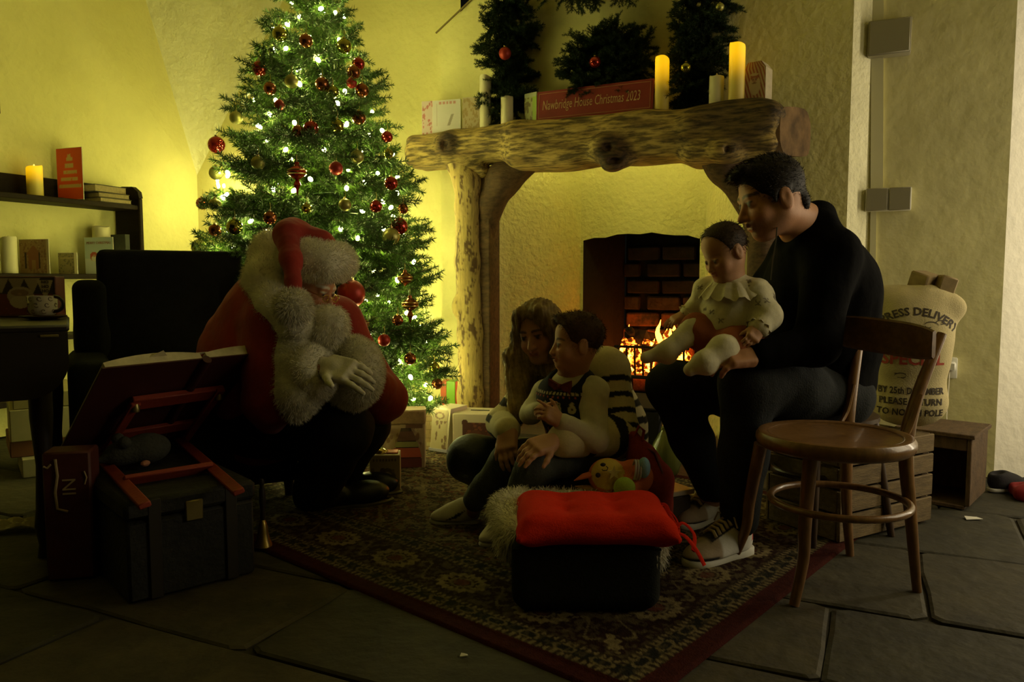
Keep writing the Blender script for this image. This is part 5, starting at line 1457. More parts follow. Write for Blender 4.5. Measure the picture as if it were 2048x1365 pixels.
sdf_part('wing', [Bx(q(-.325, .02, .74), (.022, .09, .12), Ba, .04, .05), Bx(q(-.30, .00, .55), (.02, .06, .12), Ba, .04, .05)], .011, AC, ac)
sdf_part('wing', [Bx(q(.325, .04, .70), (.022, .10, .15), Ba, .04, .05), Bx(q(.31, .0, .52), (.02, .06, .12), Ba, .04, .05)], .011, AC, ac)
for x, y in ((-.28, .05), (.36, .05), (-.28, .53), (.36, .53)):
    m = MB(); m.tube([q(x, y, .12), q(x, y, 0)], [.025, .016], 10); part('leg', m, TW, ac)
# ---------------------------------------------------------------- trunk, easel, open picture book
F0, F1 = Vector((-1.06, 2.07, 0)), Vector((-.79, 2.31, 0)); uu = (F1 - F0).normalized(); ww = Vector((-uu.y, uu.x, 0))
TKM = M('trunk_leather', (.016, .015, .009), .75, noise=.6, nscale=16, bump=.4, bscale=50)
tk = thing('trunk', 'low dark trunk carrying the red easel in the left foreground', 'trunk', F0 + (F1 - F0) * .5 + ww * .27, math.atan2(uu.y, uu.x))
LT = (F1 - F0).length
m = MB(); m.box((0, 0, .115), (LT, .54, .23), .008); part('body', m, TKM, tk, world=False)
m = MB(); m.box((0, 0, .262), (LT + .012, .552, .058), .012); part('lid', m, TKM, tk, world=False)
for sx in (-1, 1):
    m = MB(); m.box((sx * LT * .3, -.275, .145), (.035, .006, .285), .002); part('strap', m, M('strap_leather', (.018, .013, .007), .6), tk, world=False)
m = MB(); m.box((0, -.277, .235), (.05, .008, .06), .003); part('clasp', m, M('dull_brass'), tk, world=False)
TLb, TRb, BLb = P(205, 738, 2.30), P(581, 702, 2.85), P(106, 932, 2.52)
tdir = (TRb - TLb); LB = tdir.length; tdir.normalize(); sdir = (BLb - TLb); sdir = sdir - tdir * sdir.dot(tdir) * .35; HB = sdir.length; sdir.normalize()
nb_ = tdir.cross(sdir).normalized()
if nb_.z < 0: nb_ = -nb_
bk = thing('open_picture_book', 'huge open picture book with dark red covers propped on the red easel', 'book', TLb.lerp(TRb, .5) + sdir * HB)
half = LB / 2; COVR = M('dark_red_cover', (.060, .010, .007), .6, noise=.25, nscale=8)
def bp3(u, v, n_): return TLb + tdir * u + sdir * v + nb_ * n_
for k, (u0, u1) in enumerate(((0, half - .006), (half + .006, LB))):
    m = MB(); m.slab([bp3(u0, 0, 0), bp3(u1, 0, 0), bp3(u1, HB, 0), bp3(u0, HB, 0)], nb_ * .005); part('cover', m, COVR, bk, smooth=False)
m = MB(); m.tube([bp3(half, -.002, -.004), bp3(half, HB, -.004)], .016, 10); part('spine', m, COVR, bk)
PG = M('page_block', (.66, .58, .34), .8, noise=.25, nscale=30, stretch=(1, 1, 1))
for k, sg in enumerate((-1, 1)):
    m = MB(); ra1 = []; rb1 = []; nn = 12
    for i in range(nn + 1):
        t = i / nn; u = half + sg * (.010 + (half - .022) * t); th = .012 + .034 * math.sin(PI * min(1, .15 + t * .75)) ** .8
        ra1.append((u, .006)); rb1.append((u, th))
    A0 = [bp3(u, .004, n_) for u, n_ in ra1]; A1 = [bp3(u, .004, n_) for u, n_ in rb1]; B0_ = [bp3(u, HB - .006, n_) for u, n_ in ra1]; B1_ = [bp3(u, HB - .006, n_) for u, n_ in rb1]
    m.strip(A0, A1); m.strip(A1, B1_); m.strip(B1_, B0_); m.strip(B0_, A0); m.add([A0[0], A1[0], B1_[0], B0_[0]], [(0, 1, 2, 3)]); m.add([A0[-1], A1[-1], B1_[-1], B0_[-1]], [(0, 1, 2, 3)])
    part('page_block', m, PG, bk)
for u, w_, h_ in ((half * .55, .03, .022), (half * 1.55, .022, .018), (half * .95, .035, -.02)):
    m = MB(); m.slab([bp3(u - w_, .003, .03), bp3(u + w_, .003, .03), bp3(u + w_ * .3, -h_, .032)], nb_ * .002); part('curled_page', m, PG, bk, smooth=False)
ez = thing('easel', 'small red painted wooden easel on the trunk holding up the open book', 'easel', F0.lerp(F1, .5) + ww * .3 + Vector((0, 0, .292)))
RW = M('red_paint', (.30, .040, .016), .55, noise=.3, nscale=14, bump=.15, bscale=50)
def bar(name, a, b, w_=.032, t_=.016):
    a, b = Vector(a), Vector(b); d = (b - a); L_ = d.length; d.normalize(); s_ = d.cross(nb_).normalized(); n2 = s_.cross(d)
    R_ = Matrix((d, s_, n2)).transposed(); m = MB(); m.box((a + b) / 2, (L_, w_, t_), .003, R_); return part(name, m, RW, ez)
back_off = -.016
u0, u1 = LB * .22, LB * .66
bar('top_bar', bp3(u0 - .01, HB * .36, back_off), bp3(u1 + .02, HB * .36, back_off), .055, .022)
bar('upright', bp3(u0, HB * .33, back_off - .012), bp3(u0 - .02, HB * 1.02, back_off - .012)); bar('upright', bp3(u1, HB * .30, back_off - .012), bp3(u1 - .02, HB * 1.02, back_off - .012))
bar('cross_bar', bp3(u0, HB * .72, back_off), bp3(u1, HB * .72, back_off), .05)
b0, b1 = bp3(u0 - .02, HB * 1.0, back_off), bp3(u1 - .02, HB * 1.0, back_off); b0.z = b1.z = .306
f0_, f1_ = G(290, 1012, .306), G(478, 985, .306)
bar('base_rail', b0, f0_); bar('base_rail', b1, f1_); bar('front_rail', b0.lerp(f0_, .62), b1.lerp(f1_, .62), .055); bar('ledge', b0 + Vector((0, 0, .015)), b1 + Vector((0, 0, .015)), .05)
for x in (u0, u1):
    m = MB(); m.lathe([(.012, -.012), (.014, 0), (.010, .014)], bp3(x, HB * .36, back_off - .02), 10); part('bolt', m, M('dull_brass'), ez)
ms_ = G(268, 960, .32) + Vector((0, .05, 0))
GRY = M('grey_plush', (.05, .05, .038), .95, noise=.3, nscale=60, bump=.4, bscale=120)
def build_mouse():
    c = np.array(b0.lerp(f0_, .35).lerp(b1.lerp(f1_, .35), .42)); c[2] = .30
    t = thing('plush_mouse', 'grey plush mouse lying inside the frame of the red easel', 'plush toy', c)
    d = np.array(uu); l = np.array(ww)
    sdf_part('body', [El(c + V3(0, 0, .05), (.075, .055, .05), frame(d, (0, 0, 1))[:, [1, 0, 2]], .03), El(c - d * .08 + V3(0, 0, .045), (.045, .04, .038), None, .03), Cp(c - d * .10 + V3(0, 0, .04), c - d * .145 + V3(0, 0, .03), .025, .008, .02)], .006, GRY, t)
    for s in (-1, 1):
        m = MB(); m.ball(c - d * .075 + l * s * .035 + V3(0, 0, .085), (.02, .02, .02), 12, 8); part('ear', m, GRY, t)
    m = MB(); m.ball(c - d * .148 + V3(0, 0, .03), .008, 10, 6); part('nose', m, M('pink_felt', (.40, .17, .10), .9), t)
    m = MB(); m.ball(c - l * .05 - d * .02 + V3(0, 0, .012), (.014, .02, .01), 10, 6); part('foot', m, M('pink_felt'), t)
build_mouse()
rb1_ = thing('red_sack_box', 'dark red box with cream sideways lettering beside the table leg', 'box', P(146, 1000, 2.30) - Vector((0, 0, P(146, 1000, 2.30).z)), .25)
m = MB(); m.box((0, 0, .195), (.13, .10, .39), .006); part('carton', m, M('deep_red_box', (.09, .018, .010), .6, noise=.3, nscale=20), rb1_, world=False)
CRI = M('cream_ink', (.40, .30, .15), .7)
Mr = T4((.008, -.0525, .285)) @ Matrix.Rotation(-PI / 2, 4, 'Y')
lettering('IN', .052, Mr, CRI, rb1_)
m = MB(); m.tube([(-.028, -.052, .37), (-.024, -.052, .32), (-.032, -.052, .27), (-.028, -.052, .22), (.0, -.052, .21)], .004, 6); part('printed_scroll', m, CRI, rb1_, world=False)
m = MB(); m.tube([(.048, -.052, .33), (.054, -.052, .31), (.048, -.052, .29)], .002, 6); part('printed_scroll', m, CRI, rb1_, world=False)
m = MB(); m.tube([(-.06, -.052, .35), (-.05, -.052, .345), (-.04, -.052, .355)], .003, 6); part('printed_scroll', m, CRI, rb1_, world=False)
BR = M('old_brass', (.42, .30, .09), .32, 1.0)
hb = thing('hand_bell', 'brass hand bell with a tall dark handle standing on the rug', 'bell', G(527, 1098) + Vector((0, 0, .010)))
m = MB(); m.lathe([(.030, 0), (.0285, .006), (.022, .022), (.017, .05), (.013, .075), (.008, .088), (.003, .092)], n=28); part('bell', m, BR, hb, world=False)
m = MB(); m.lathe([(.007, .088), (.009, .10), (.007, .12), (.011, .15), (.010, .19), (.006, .205), (.010, .215), (.006, .228), (0, .23)], n=16); part('handle', m, TW, hb, world=False)
# ---------------------------------------------------------------- presents under the tree
def p_bag(u, v):
    c = base(u, (.38, .27, .12)); c = blend(c, v > .86, (.34, .20, .08)); c = blend(c, speck(u, v, 34, 11, .05) & (v < .85), (.22, .13, .055)); c = blend(c, speck(u, v, 30, 12, .035), (.44, .33, .16))
    c = blend(c, rect(u, v, .08, .76, .42, .80) | rect(u, v, .55, .70, .95, .78), (.14, .07, .03)); return c
t = carton('gift_bag', 'tall brown patterned gift bag with a bell-shaped window showing red', G(806, 940) + Vector((0, .06, 0)), .08, .20, .115, .285, M('kraft_print', (.40, .28, .12), .6), p_bag, n=(60, 70), cat='gift bag')
m = MB(); m.box((0, -.004, .25), (.206, .122, .066), .006); part('folded_top', m, M('kraft_fold', (.38, .24, .09), .6, noise=.35, nscale=50), t, world=False)
m = MB(); pts = [(-.012, .20), (.034, .20), (.078, .085), (.082, .04), (.058, .006), (-.03, .006), (-.05, .04), (-.044, .085)]
m.slab([Vector((x, -.0595, z)) for x, z in pts], (0, -.004, 0)); wd = part('window', m, M('bag_window_film', (.05, .03, .02), .12, coat=.8), t, world=False, smooth=False)
for (z0, z1, c_) in ((.012, .055, (.10, .02, .012)), (.060, .105, (.34, .07, .025)), (.110, .135, (.24, .22, .06)), (.140, .185, (.12, .06, .03))):
    m = MB(); wdt = lambda z: .028 + .055 * min(1, max(0, (.2 - z) / .12)); m.slab([Vector((.014 - wdt(z0) * .85, -.064, z0)), Vector((.014 + wdt(z0) * .85, -.064, z0)), Vector((.014 + wdt(z1) * .85, -.064, z1)), Vector((.014 - wdt(z1) * .85, -.064, z1))], (0, -.002, 0))
    q_ = D.objects.new; me_ = mesh_of('stripe', m.v, m.f, False); link('stripe', me_, M('stripe_%d' % int(z0 * 1000), c_, .5), wd)
def p_small2(u, v):
    c = base(u, (.36, .27, .11)); d = np.hypot(u - .58, (v - .38)); c = blend(c, (d < .30) & (d > .2) , (.12, .09, .03)); c = blend(c, speck(u, v, 14, 21, .05), (.20, .14, .05)); c = blend(c, disc(u, v, .42, .62, .09, .07), (.10, .06, .03)); return blend(c, rect(u, v, .1, .85, .9, .93) & (np.sin(u * 60) > -.2), (.14, .09, .04))
t = carton('gift_box', 'small yellowish printed gift box beside the black boot', G(768, 990) + Vector((0, .05, 0)), .1, .125, .10, .168, M('small_gift_card', (.38, .28, .12), .5, noise=.2, nscale=20), p_small2, n=(50, 60), cat='gift box')
m = MB(); m.ball((-.02, 0, .168), (.035, .03, .02), 16, 8); part('bow', m, M('gold_foil', (.55, .40, .12), .25, .8), t, world=False)
m = MB(); m.box((.03, 0, .171), (.05, .06, .008), .003); part('bow_tail', m, M('red_foil', (.5, .16, .08), .3, .5), t, world=False)
b_ = G(738, 935); m = MB(); m.slab([b_ + Vector((-.05, .05, 0)), b_ + Vector((.06, .05, 0)), b_ + Vector((.055, .05, .165)), b_ + Vector((.015, .05, .165))], (0, .06, 0))
t = thing('green_gift_bag', 'pale green gift bag half hidden behind the person in red\'s boot', 'gift bag', b_ + Vector((0, .08, 0))); part('bag', m, M('pale_green_card', (.34, .42, .16), .5), t, smooth=False)
m = MB(); m.tube([b_ + Vector((-.01, .045, .11)), b_ + Vector((.02, .04, .135)), b_ + Vector((.05, .045, .125))], .014, 8, flat=.5); part('ribbon', m, M('dark_teal_ribbon', (.02, .04, .05), .4), t)
def p_bears(u, v):
    c = base(u, (.52, .44, .30)); c = blend(c, rect(u, v, .17, .04, .95, .80), (.07, .022, .014)); c = blend(c, (rect(u, v, .17, .04, .95, .80)) & speck(u, v, 90, 31, .03), (.16, .05, .025)); c = blend(c, disc(u, v, .42, .42, .13, .2) | disc(u, v, .74, .42, .13, .2), (.10, .035, .02)); return blend(c, disc(u, v, .22, .80, .06, .08), (.07, .022, .014))
t = carton('gift_box', 'white gift box with a dark window showing brown bears', G(966, 912) + Vector((0, .10, 0)), -.16, .285, .20, .215, M('white_gift_card', (.62, .54, .38), .5), p_bears, n=(90, 60), cat='gift box')
m = MB(); m.box((-.02, .01, .2165), (.10, .012, .003)); part('lid_slot', m, M('slot_black', (.02, .015, .01), .6), t, world=False)
def p_pat(u, v):
    c = base(u, (.40, .33, .19)); c = blend(c, disc(u, v, .5, .86, .32, .085), (.18, .11, .07)); c = blend(c, disc(u, v, .5, .86, .2, .05), (.42, .35, .2)); c = blend(c, speck(u, v, 20, 41, .07) & (v < .75), (.14, .08, .04)); return c
b_ = G(893, 908); t = thing('white_gift_bag', 'white gift bag seen edge-on, leaning against the bear gift box', 'gift bag', b_ + Vector((0, .08, 0)), -.55)
m = MB(); m.slab([Vector((-.055, -.085, 0)), Vector((.055, -.085, 0)), Vector((.065, -.06, .235)), Vector((-.045, -.06, .235))], (0, .15, 0)); bg = part('bag', m, M('white_gift_card'), t, world=False, smooth=False)
grid_print('front_print', .10, .225, 30, 50, p_pat, parent=bg, M4=T4((.0, -.0875, .003)) @ Matrix.Rotation(-.105, 4, 'X'))
m = MB(); m.box((-.002, -.01, .0125), (.118, .155, .025), .001); part('base_band', m, M('lilac_band', (.34, .32, .40), .6), t, world=False)
b_ = G(925, 872); t = thing('striped_parcel', 'upright parcel striped red, green and yellow behind the bear gift box', 'parcel', b_, -.15)
STR = [(.50, .10, .03), (.20, .42, .03), (.45, .06, .02), (.58, .40, .03), (.45, .36, .12)]
m = MB(); m.box((0, 0, .16), (.232, .085, .318), .004); part('carton', m, M('parcel_card', (.5, .42, .15), .5), t, world=False, smooth=False)
x0_ = -.118
for c_, w_ in zip(STR, (.035, .052, .058, .030, .062)):
    m = MB(); m.box((x0_ + w_ / 2, 0, .245), (w_ - .001, .091, .152), .002); part('stripe', m, M('parcel_%d' % int(c_[0] * 100 + c_[1] * 1000), c_, .35), t, world=False, smooth=False); x0_ += w_
def p_brickpat(u, v):
    r = np.floor(v * 9); uu_ = (u * 4 + .5 * (r % 2)) % 1; j = (uu_ < .06) | ((v * 9) % 1 < .1); c = base(u, (.36, .25, .12)); c = blend(c, (np.sin(r * 3 + np.floor(u * 4 + .5 * (r % 2)) * 5) > .2), (.44, .36, .18)); return blend(c, j, (.20, .14, .07))
carton('gift_bag', 'brick-patterned paper bag between the tall window bag and the white bag', G(858, 905) + Vector((0, .06, 0)), .05, .17, .09, .21, M('kraft_print'), p_brickpat, n=(60, 60), cat='gift bag')
# ---------------------------------------------------------------- on the mantel
FZ = -RA + .1
def on_mantel(px, py, c): return WC(px, py, c)
def mtop(px, c):
    v = WC(px, 230, c); a = toac(v)[0]
    v.z = float(np.interp(a, [-2.4, -1.2, -.8, -.4], [1.718, 1.716, 1.700, 1.690])); return v
def p_h(u, v):
    c = base(u, (.52, .40, .36)); c = blend(c, speck(u, v, 40, 51, .05), (.40, .14, .12)); return c
t = card('greeting_card', 'pink-printed card standing furthest left on the mantel', mtop(860, 3.83), -.30, .10, .19, p_h, openang=.5)
lettering('H', .03, T4((.02, -.0012, .165)), M('ink_red', (.45, .05, .04), .7), t)
def p_white(u, v):
    c = base(u, (.56, .52, .46)); c = blend(c, rect(u, v, .18, .88, .85, .96) & (np.sin(u * 50) > -.4), (.46, .22, .18)); c = blend(c, rect(u, v, .14, .2, .16, .9), (.42, .34, .28)); c = blend(c, (np.abs(u - .62 - (v - .3) * .4) < .05) & (v > .2) & (v < .55), (.30, .26, .20)); return c
card('greeting_card', 'square whitish card second from left on the mantel', mtop(893, 3.79), -.30, .168, .175, p_white, openang=.35)
def p_beige(u, v):
    c = base(u, (.44, .35, .20)); return blend(c, speck(u, v, 90, 61, .05), (.34, .24, .09))
card('greeting_card', 'mottled beige card beside the tall unlit mantel candle', mtop(943, 3.80), -.30, .105, .178, p_beige, openang=.3)
candle('pillar_candle', 'tall slim unlit candle in front of the left garland', mtop(971, 3.77), .031, .272)
candle('pillar_candle', 'short unlit candle standing before the left garland, right of the tall one', mtop(1014, 3.77), .033, .155)
def p_green(u, v):
    c = base(u, (.42, .42, .16)); c = blend(c, speck(u, v, 40, 71, .08), (.20, .17, .06)); c = blend(c, u > .68, (.36, .50, .06)); return blend(c, v > .88, (.46, .48, .28))
card('greeting_card', 'narrow green card standing at the left end of the red sign', mtop(1061, 3.80), -.75, .085, .165, p_green, openang=.4)
sa, sb_ = WC(1073, 219, 3.76), WC(1306, 206, 3.74)
sd = sb_ - sa; srz = math.atan2(sd.y, sd.x); SL = Vector((sd.x, sd.y)).length
zs = mtop(1190, 3.76).z + .003
sg = thing('wooden_sign', 'long red sign lettered in cream script leaning on the mantel', 'sign', ((sa.x + sb_.x) / 2, (sa.y + sb_.y) / 2, zs), srz)
SG = M('sign_red', (.23, .022, .012), .6, noise=.15, nscale=20); SH_ = .155
lean = Matrix.Rotation(-.10, 4, 'X')
m = MB(); m.box((0, 0, SH_ / 2), (SL, .014, SH_), .002); me_ = mesh_of('board', [lean @ Vector(v) for v in m.v], m.f, False); link('board', me_, SG, sg)
GI = M('sign_cream', (.52, .33, .15), .6)
m = MB(); bw = .0035
for (x0, z0, x1, z1) in ((-SL / 2 + .014, .014, SL / 2 - .014, .014), (-SL / 2 + .014, SH_ - .014, SL / 2 - .014, SH_ - .014), (-SL / 2 + .014, .014, -SL / 2 + .014, SH_ - .014), (SL / 2 - .014, .014, SL / 2 - .014, SH_ - .014)):
    m.box(((x0 + x1) / 2, -.0078, (z0 + z1) / 2), (abs(x1 - x0) + bw, .0016, abs(z1 - z0) + bw))
link('border', mesh_of('border', [lean @ Vector(v) for v in m.v], m.f, False), M('sign_border', (.36, .14, .06), .6), sg)
lettering('Nawbridge House Christmas 2023', .072, lean @ T4((-.015, -.0072, SH_ * .50)), GI, sg, shear=.12, bold=-.0004, xs=SL * .86 / (.072 * 14.6))
candle('pillar_candle', 'lit candle at the right end of the red sign', mtop(1323, 3.76), .034, .262, True)
candle('pillar_candle', 'short unlit candle left of the tallest lit mantel candle', mtop(1432, 3.76), .034, .158)
candle('pillar_candle', 'tallest lit candle on the mantel, beside the santa gift bag', mtop(1472, 3.74), .036, .290, True)
def p_santabag(u, v):
    c = base(u, (.46, .34, .18)); c = blend(c, np.sin((u * .9 + v * .55) * 46) > .15, (.30, .085, .04)); c = blend(c, disc(u, v, .52, .48, .26, .22), (.52, .42, .24)); c = blend(c, disc(u, v, .5, .66, .17, .09), (.34, .13, .07)); c = blend(c, disc(u, v, .5, .60, .12, .05), (.42, .26, .15)); c = blend(c, disc(u, v, .5, .72, .19, .03), (.50, .42, .26)); c = blend(c, rect(u, v, .12, .10, .9, .20), (.46, .35, .19)); c = blend(c, disc(u, v, .44, .61, .018) | disc(u, v, .57, .61, .018), (.06, .04, .03)); return blend(c, disc(u, v, .5, .53, .12, .016), (.24, .14, .08))
bs_ = mtop(1512, 3.78)
t = thing('gift_bag', 'striped paper gift bag with a santa face on the mantel\'s right end', 'gift bag', bs_, -.66)
hw, hh = .052, .205; m = MB(); arch = [Vector((-hw, -.03, 0)), Vector((hw, -.03, 0)), Vector((hw, -.03, hh * .86)), Vector((hw * .6, -.03, hh)), Vector((-hw * .6, -.03, hh)), Vector((-hw, -.03, hh * .86))]
m.slab(arch, (0, .085, 0)); bg = part('bag', m, M('bag_cream', (.52, .44, .28), .6, noise=.2, nscale=50), t, world=False, smooth=False)
V_u = None
def arched(name, w, h, fn, M4, parent):
    nx, ny = 60, 80; u, v = np.meshgrid(np.linspace(0, 1, nx), np.linspace(0, 1, ny)); k = np.clip((1 - v) / .14, 0, 1); half_ = .6 + .4 * k
    V = np.stack([(u - .5) * w * half_, np.zeros_like(u), v * h], -1).reshape(-1, 3); i = (np.arange(ny - 1)[:, None] * nx + np.arange(nx - 1)[None, :]).ravel(); F = np.stack([i, i + 1, i + nx + 1, i + nx], 1)
    m4 = np.array(M4); V = V @ m4[:3, :3].T + m4[:3, 3]; return link(name, np_mesh(name, V, F, fn(u.ravel(), v.ravel()), smooth=False), PRINT, parent)
arched('front_print', hw * 1.96, hh * .985, p_santabag, T4((0, -.0315, .001)), bg)
# garlands and wreath
GNEE = M('dark_fir_needles', (.020, .042, .012), .6, noise=.5, nscale=5, spec=.2)
def dark(me):
    m2 = me.copy(); m2.materials[0] = GNEE; return m2
SPR = [dark(b) for b in BM[.28]]
def sprigs(root, pts, n, scale, spread, seed, outward=None):
    g = random.Random(seed); o0 = Vector(root.location); k = len(pts) - 1
    for i in range(n):
        t = (i + g.random() * .6) / n * k; j = min(int(t), k - 1); p = pts[j].lerp(pts[j + 1], t - j); d = (pts[j + 1] - pts[j]).normalized()
        o = D.objects.new('sprig', g.choice(SPR)); COL.objects.link(o); o.parent = root
        o.location = p - o0 + Vector((g.uniform(-1, 1), g.uniform(-.5, .0), g.uniform(-1, 1))) * spread * .4
        dd = (d * g.uniform(-.6, .6) + Vector((g.uniform(-1, 1), g.uniform(-.40, .15), g.uniform(-.9, .6)))).normalized()
        o.rotation_mode = 'QUATERNION'; o.rotation_quaternion = dd.to_track_quat('X', 'Z'); s = scale * g.uniform(.75, 1.15); o.scale = (s, s, s)
gp = [WC(1395, -20, 3.84), WC(1300, -30, 3.84), WC(1180, -26, 3.84), WC(1050, -18, 3.84), WC(1005, 0, 3.84)]
def garland(label, pts, n, sc, spread, seed):
    t = thing('fir_garland', label, 'garland', pts[0], 0, None)
    part('stem', MB().tube(pts, .012, 6), BARK, t); sprigs(t, pts, n, sc, spread, seed); return t
garland('dark fir garland hanging down the chimney breast, left side', [WC(1012, -20, 3.875), WC(1012, 60, 3.875), WC(1016, 120, 3.875), WC(1020, 180, 3.875), WC(1022, 246, 3.87)], 150, .50, .13, 3)
garland('dark fir garland hanging down the chimney breast, right side', [WC(1408, -20, 3.875), WC(1404, 50, 3.875), WC(1398, 110, 3.875), WC(1390, 160, 3.875), WC(1380, 205, 3.87)], 140, .48, .13, 4)
garland('dark fir garland running across the chimney breast at the top of the photo', [p + Vector((0, 0, .02)) for p in gp[1:4]], 50, .50, .07, 5)
wc0 = WC(1216, 134, 3.87); wr_ = thing('fir_wreath', 'dark round fir wreath with a red bauble leaning behind the red sign', 'wreath', wc0)
wp = [wc0 + R3(.135 * math.cos(t), -.01, .115 * math.sin(t)) for t in np.linspace(0, 2 * PI, 15)]
part('ring', MB().tube(wp, .02, 6, cap=False), BARK, wr_); sprigs(wr_, wp, 190, .42, .14, 6)
m = MB(); m.tube([wc0 + R3(-.06, -.03, -.12), wc0 + R3(.0, -.06, -.10), wc0 + R3(.06, -.04, -.14)], .03, 8, flat=.5); part('ribbon', m, M('brown_ribbon', (.12, .055, .02), .7), wr_)
# ================================================================ FIRE
gr = thing('fire_grate', 'black iron grate of glowing coals in the fireplace', 'grate', R3(-1.20, 4.72, .20), -RA)
IRON = M('black_iron', (.015, .013, .011), .7, spec=.3)
for i in range(9):
    m = MB(); x = -.20 + .05 * i; m.tube([(x, -.14, .10), (x, -.16, .24), (x, -.165, .30)], .007, 6); part('bar', m, IRON, gr, world=False)
for z in (.11, .29):
    m = MB(); m.box((0, -.155, z), (.46, .014, .016), .003); part('rail', m, IRON, gr, world=False)
m = MB(); m.box((0, 0, .10), (.46, .28, .015), .003); part('tray', m, IRON, gr, world=False)
for sx in (-1, 1):
    for sy in (-1, 1):
        m = MB(); m.tube([(sx * .20, sy * .12, -.14), (sx * .20, sy * .12, .10)], .012, 8); part('leg', m, IRON, gr, world=False)
gc = random.Random(9); gw = lambda a, c, z: R3(a, c, z)
COAL = [M('hot_coal', (.2, .05, .02), .9, emit=30.0, ecol=(1, .20, .015), noise=.5, nscale=40), M('ember', (.12, .03, .015), .9, emit=9.0, ecol=(1, .16, .01)), M('black_coal', (.012, .010, .008), .9)]
# coal surface glow broken up by char
for mm_, hi in ((COAL[0], 34.0), (COAL[1], 9.0)):
    nt = mm_.node_tree; N = nt.nodes; L = nt.links; bs = N['Principled BSDF']; n_ = N.new('ShaderNodeTexNoise'); n_.inputs['Scale'].default_value = 38; n_.inputs['Detail'].default_value = 3
    tc_ = N.new('ShaderNodeTexCoord'); L.new(tc_.outputs['Object'], n_.inputs['Vector']); mr = N.new('ShaderNodeMapRange'); mr.inputs[1].default_value = .46; mr.inputs[2].default_value = .62; mr.inputs[3].default_value = .05; mr.inputs[4].default_value = hi
    L.new(n_.outputs['Fac'], mr.inputs[0]); L.new(mr.outputs[0], bs.inputs['Emission Strength'])
cb_ = MB(); cb_.ball((0, 0, 0), (.04, .034, .03), 9, 6); cv_ = [(x * (1 + .25 * math.sin(9 * x * 30 + y * 50)), y * (1 + .2 * math.cos(z * 80)), z) for x, y, z in cb_.v]
for k, mt in enumerate(COAL):
    me_ = mesh_of('coal', cv_, cb_.f, False); me_.materials.append(mt)
    for i in range((22, 16, 12)[k]):
        o = D.objects.new('coal', me_); COL.objects.link(o); o.parent = gr
        o.location = (gc.uniform(-.17, .17), gc.uniform(-.11, .10), .13 + .24 * gc.random() * (1, .9, 1.15)[k]); o.rotation_euler = (gc.uniform(0, 6), gc.uniform(0, 6), gc.uniform(0, 6)); s = gc.uniform(.8, 1.5); o.scale = (s, s, s)
CH = M('charred_log', (.02, .014, .010), .95, noise=.5, nscale=20, bump=1.0, bscale=30)
for i, (a0_, c0_, z0_, a1_, c1_, z1_) in enumerate(((-1.38, 4.70, .56, -1.05, 4.82, .50), (-1.30, 4.80, .50, -1.02, 4.66, .58), (-1.20, 4.62, .46, -1.10, 4.84, .55))):
    lg = thing('log', ('charred log lying across the left of the glowing coals', 'charred log slanting over the right of the coals', 'short charred log in the middle of the fire')[i], 'log', gw((a0_ + a1_) / 2, (c0_ + c1_) / 2, min(z0_, z1_) - .035))
    lm = MB(); A0_, A1_ = gw(a0_, c0_, z0_), gw(a1_, c1_, z1_); lm.tube([A0_.lerp(A1_, t) + Vector((0, 0, .006 * math.sin(9 * t))) for t in np.linspace(0, 1, 7)], [.030, .036, .034, .038, .035, .037, .03], 11)
    part('bark', lm, CH, lg)
FLM = M('flame', (1, .5, .1), .5, emit=14, ecol=(1, .27, .02))
fl_ = thing('fire', 'small orange flames licking over the coals in the grate', 'fire', gw(-1.2, 4.7, .34))
for i in range(10):
    a_ = gc.uniform(-1.38, -1.08); c_ = gc.uniform(4.60, 4.72); h_ = gc.uniform(.08, .17); p0 = gw(a_, c_, gc.uniform(.34, .50))
    m = MB(); m.tube([p0 + Vector((.010 * math.sin(7 * t + i), 0, h_ * t)) for t in np.linspace(0, 1, 7)], [.010, .017, .018, .014, .010, .005, .001], 8); part('flame', m, FLM, fl_)
sc_ = thing('coal_scuttle', 'black metal coal box on the hearth behind the seated woman', 'scuttle', R3(-1.02, 3.62, 0), -RA)
m = MB(); m.box((0, 0, .15), (.30, .22, .28), .012); part('body', m, IRON, sc_, world=False)
m = MB(); m.slab([Vector((-.155, -.115, .29)), Vector((.155, -.115, .29)), Vector((.155, .115, .325)), Vector((-.155, .115, .325))], (0, 0, .010)); part('lid', m, IRON, sc_, world=False)
m = MB(); m.tube([(.152, -.10, .26), (.158, -.112, .20), (.152, -.11, .12)], .004, 6); part('handle', m, M('old_brass'), sc_, world=False)
jg = thing('glass_jug', 'rounded green glass jug on the floor by the man\'s far shin', 'jug', G(1336, 958) + Vector((0, .06, 0)))
m = MB(); m.lathe([(0, .0), (.045, 0), (.062, .02), (.072, .06), (.071, .10), (.058, .15), (.036, .19), (.024, .21), (.026, .225), (.022, .225), (.020, .21)], n=36)
part('body', m, M('green_glaze', (.10, .11, .018), .12, coat=.6, spec=.6), jg, world=False)
m = MB(); m.tube([(.03, 0, .21), (.065, 0, .205), (.082, 0, .17), (.070, 0, .13)], .007, 8); part('handle', m, M('green_glaze'), jg, world=False)
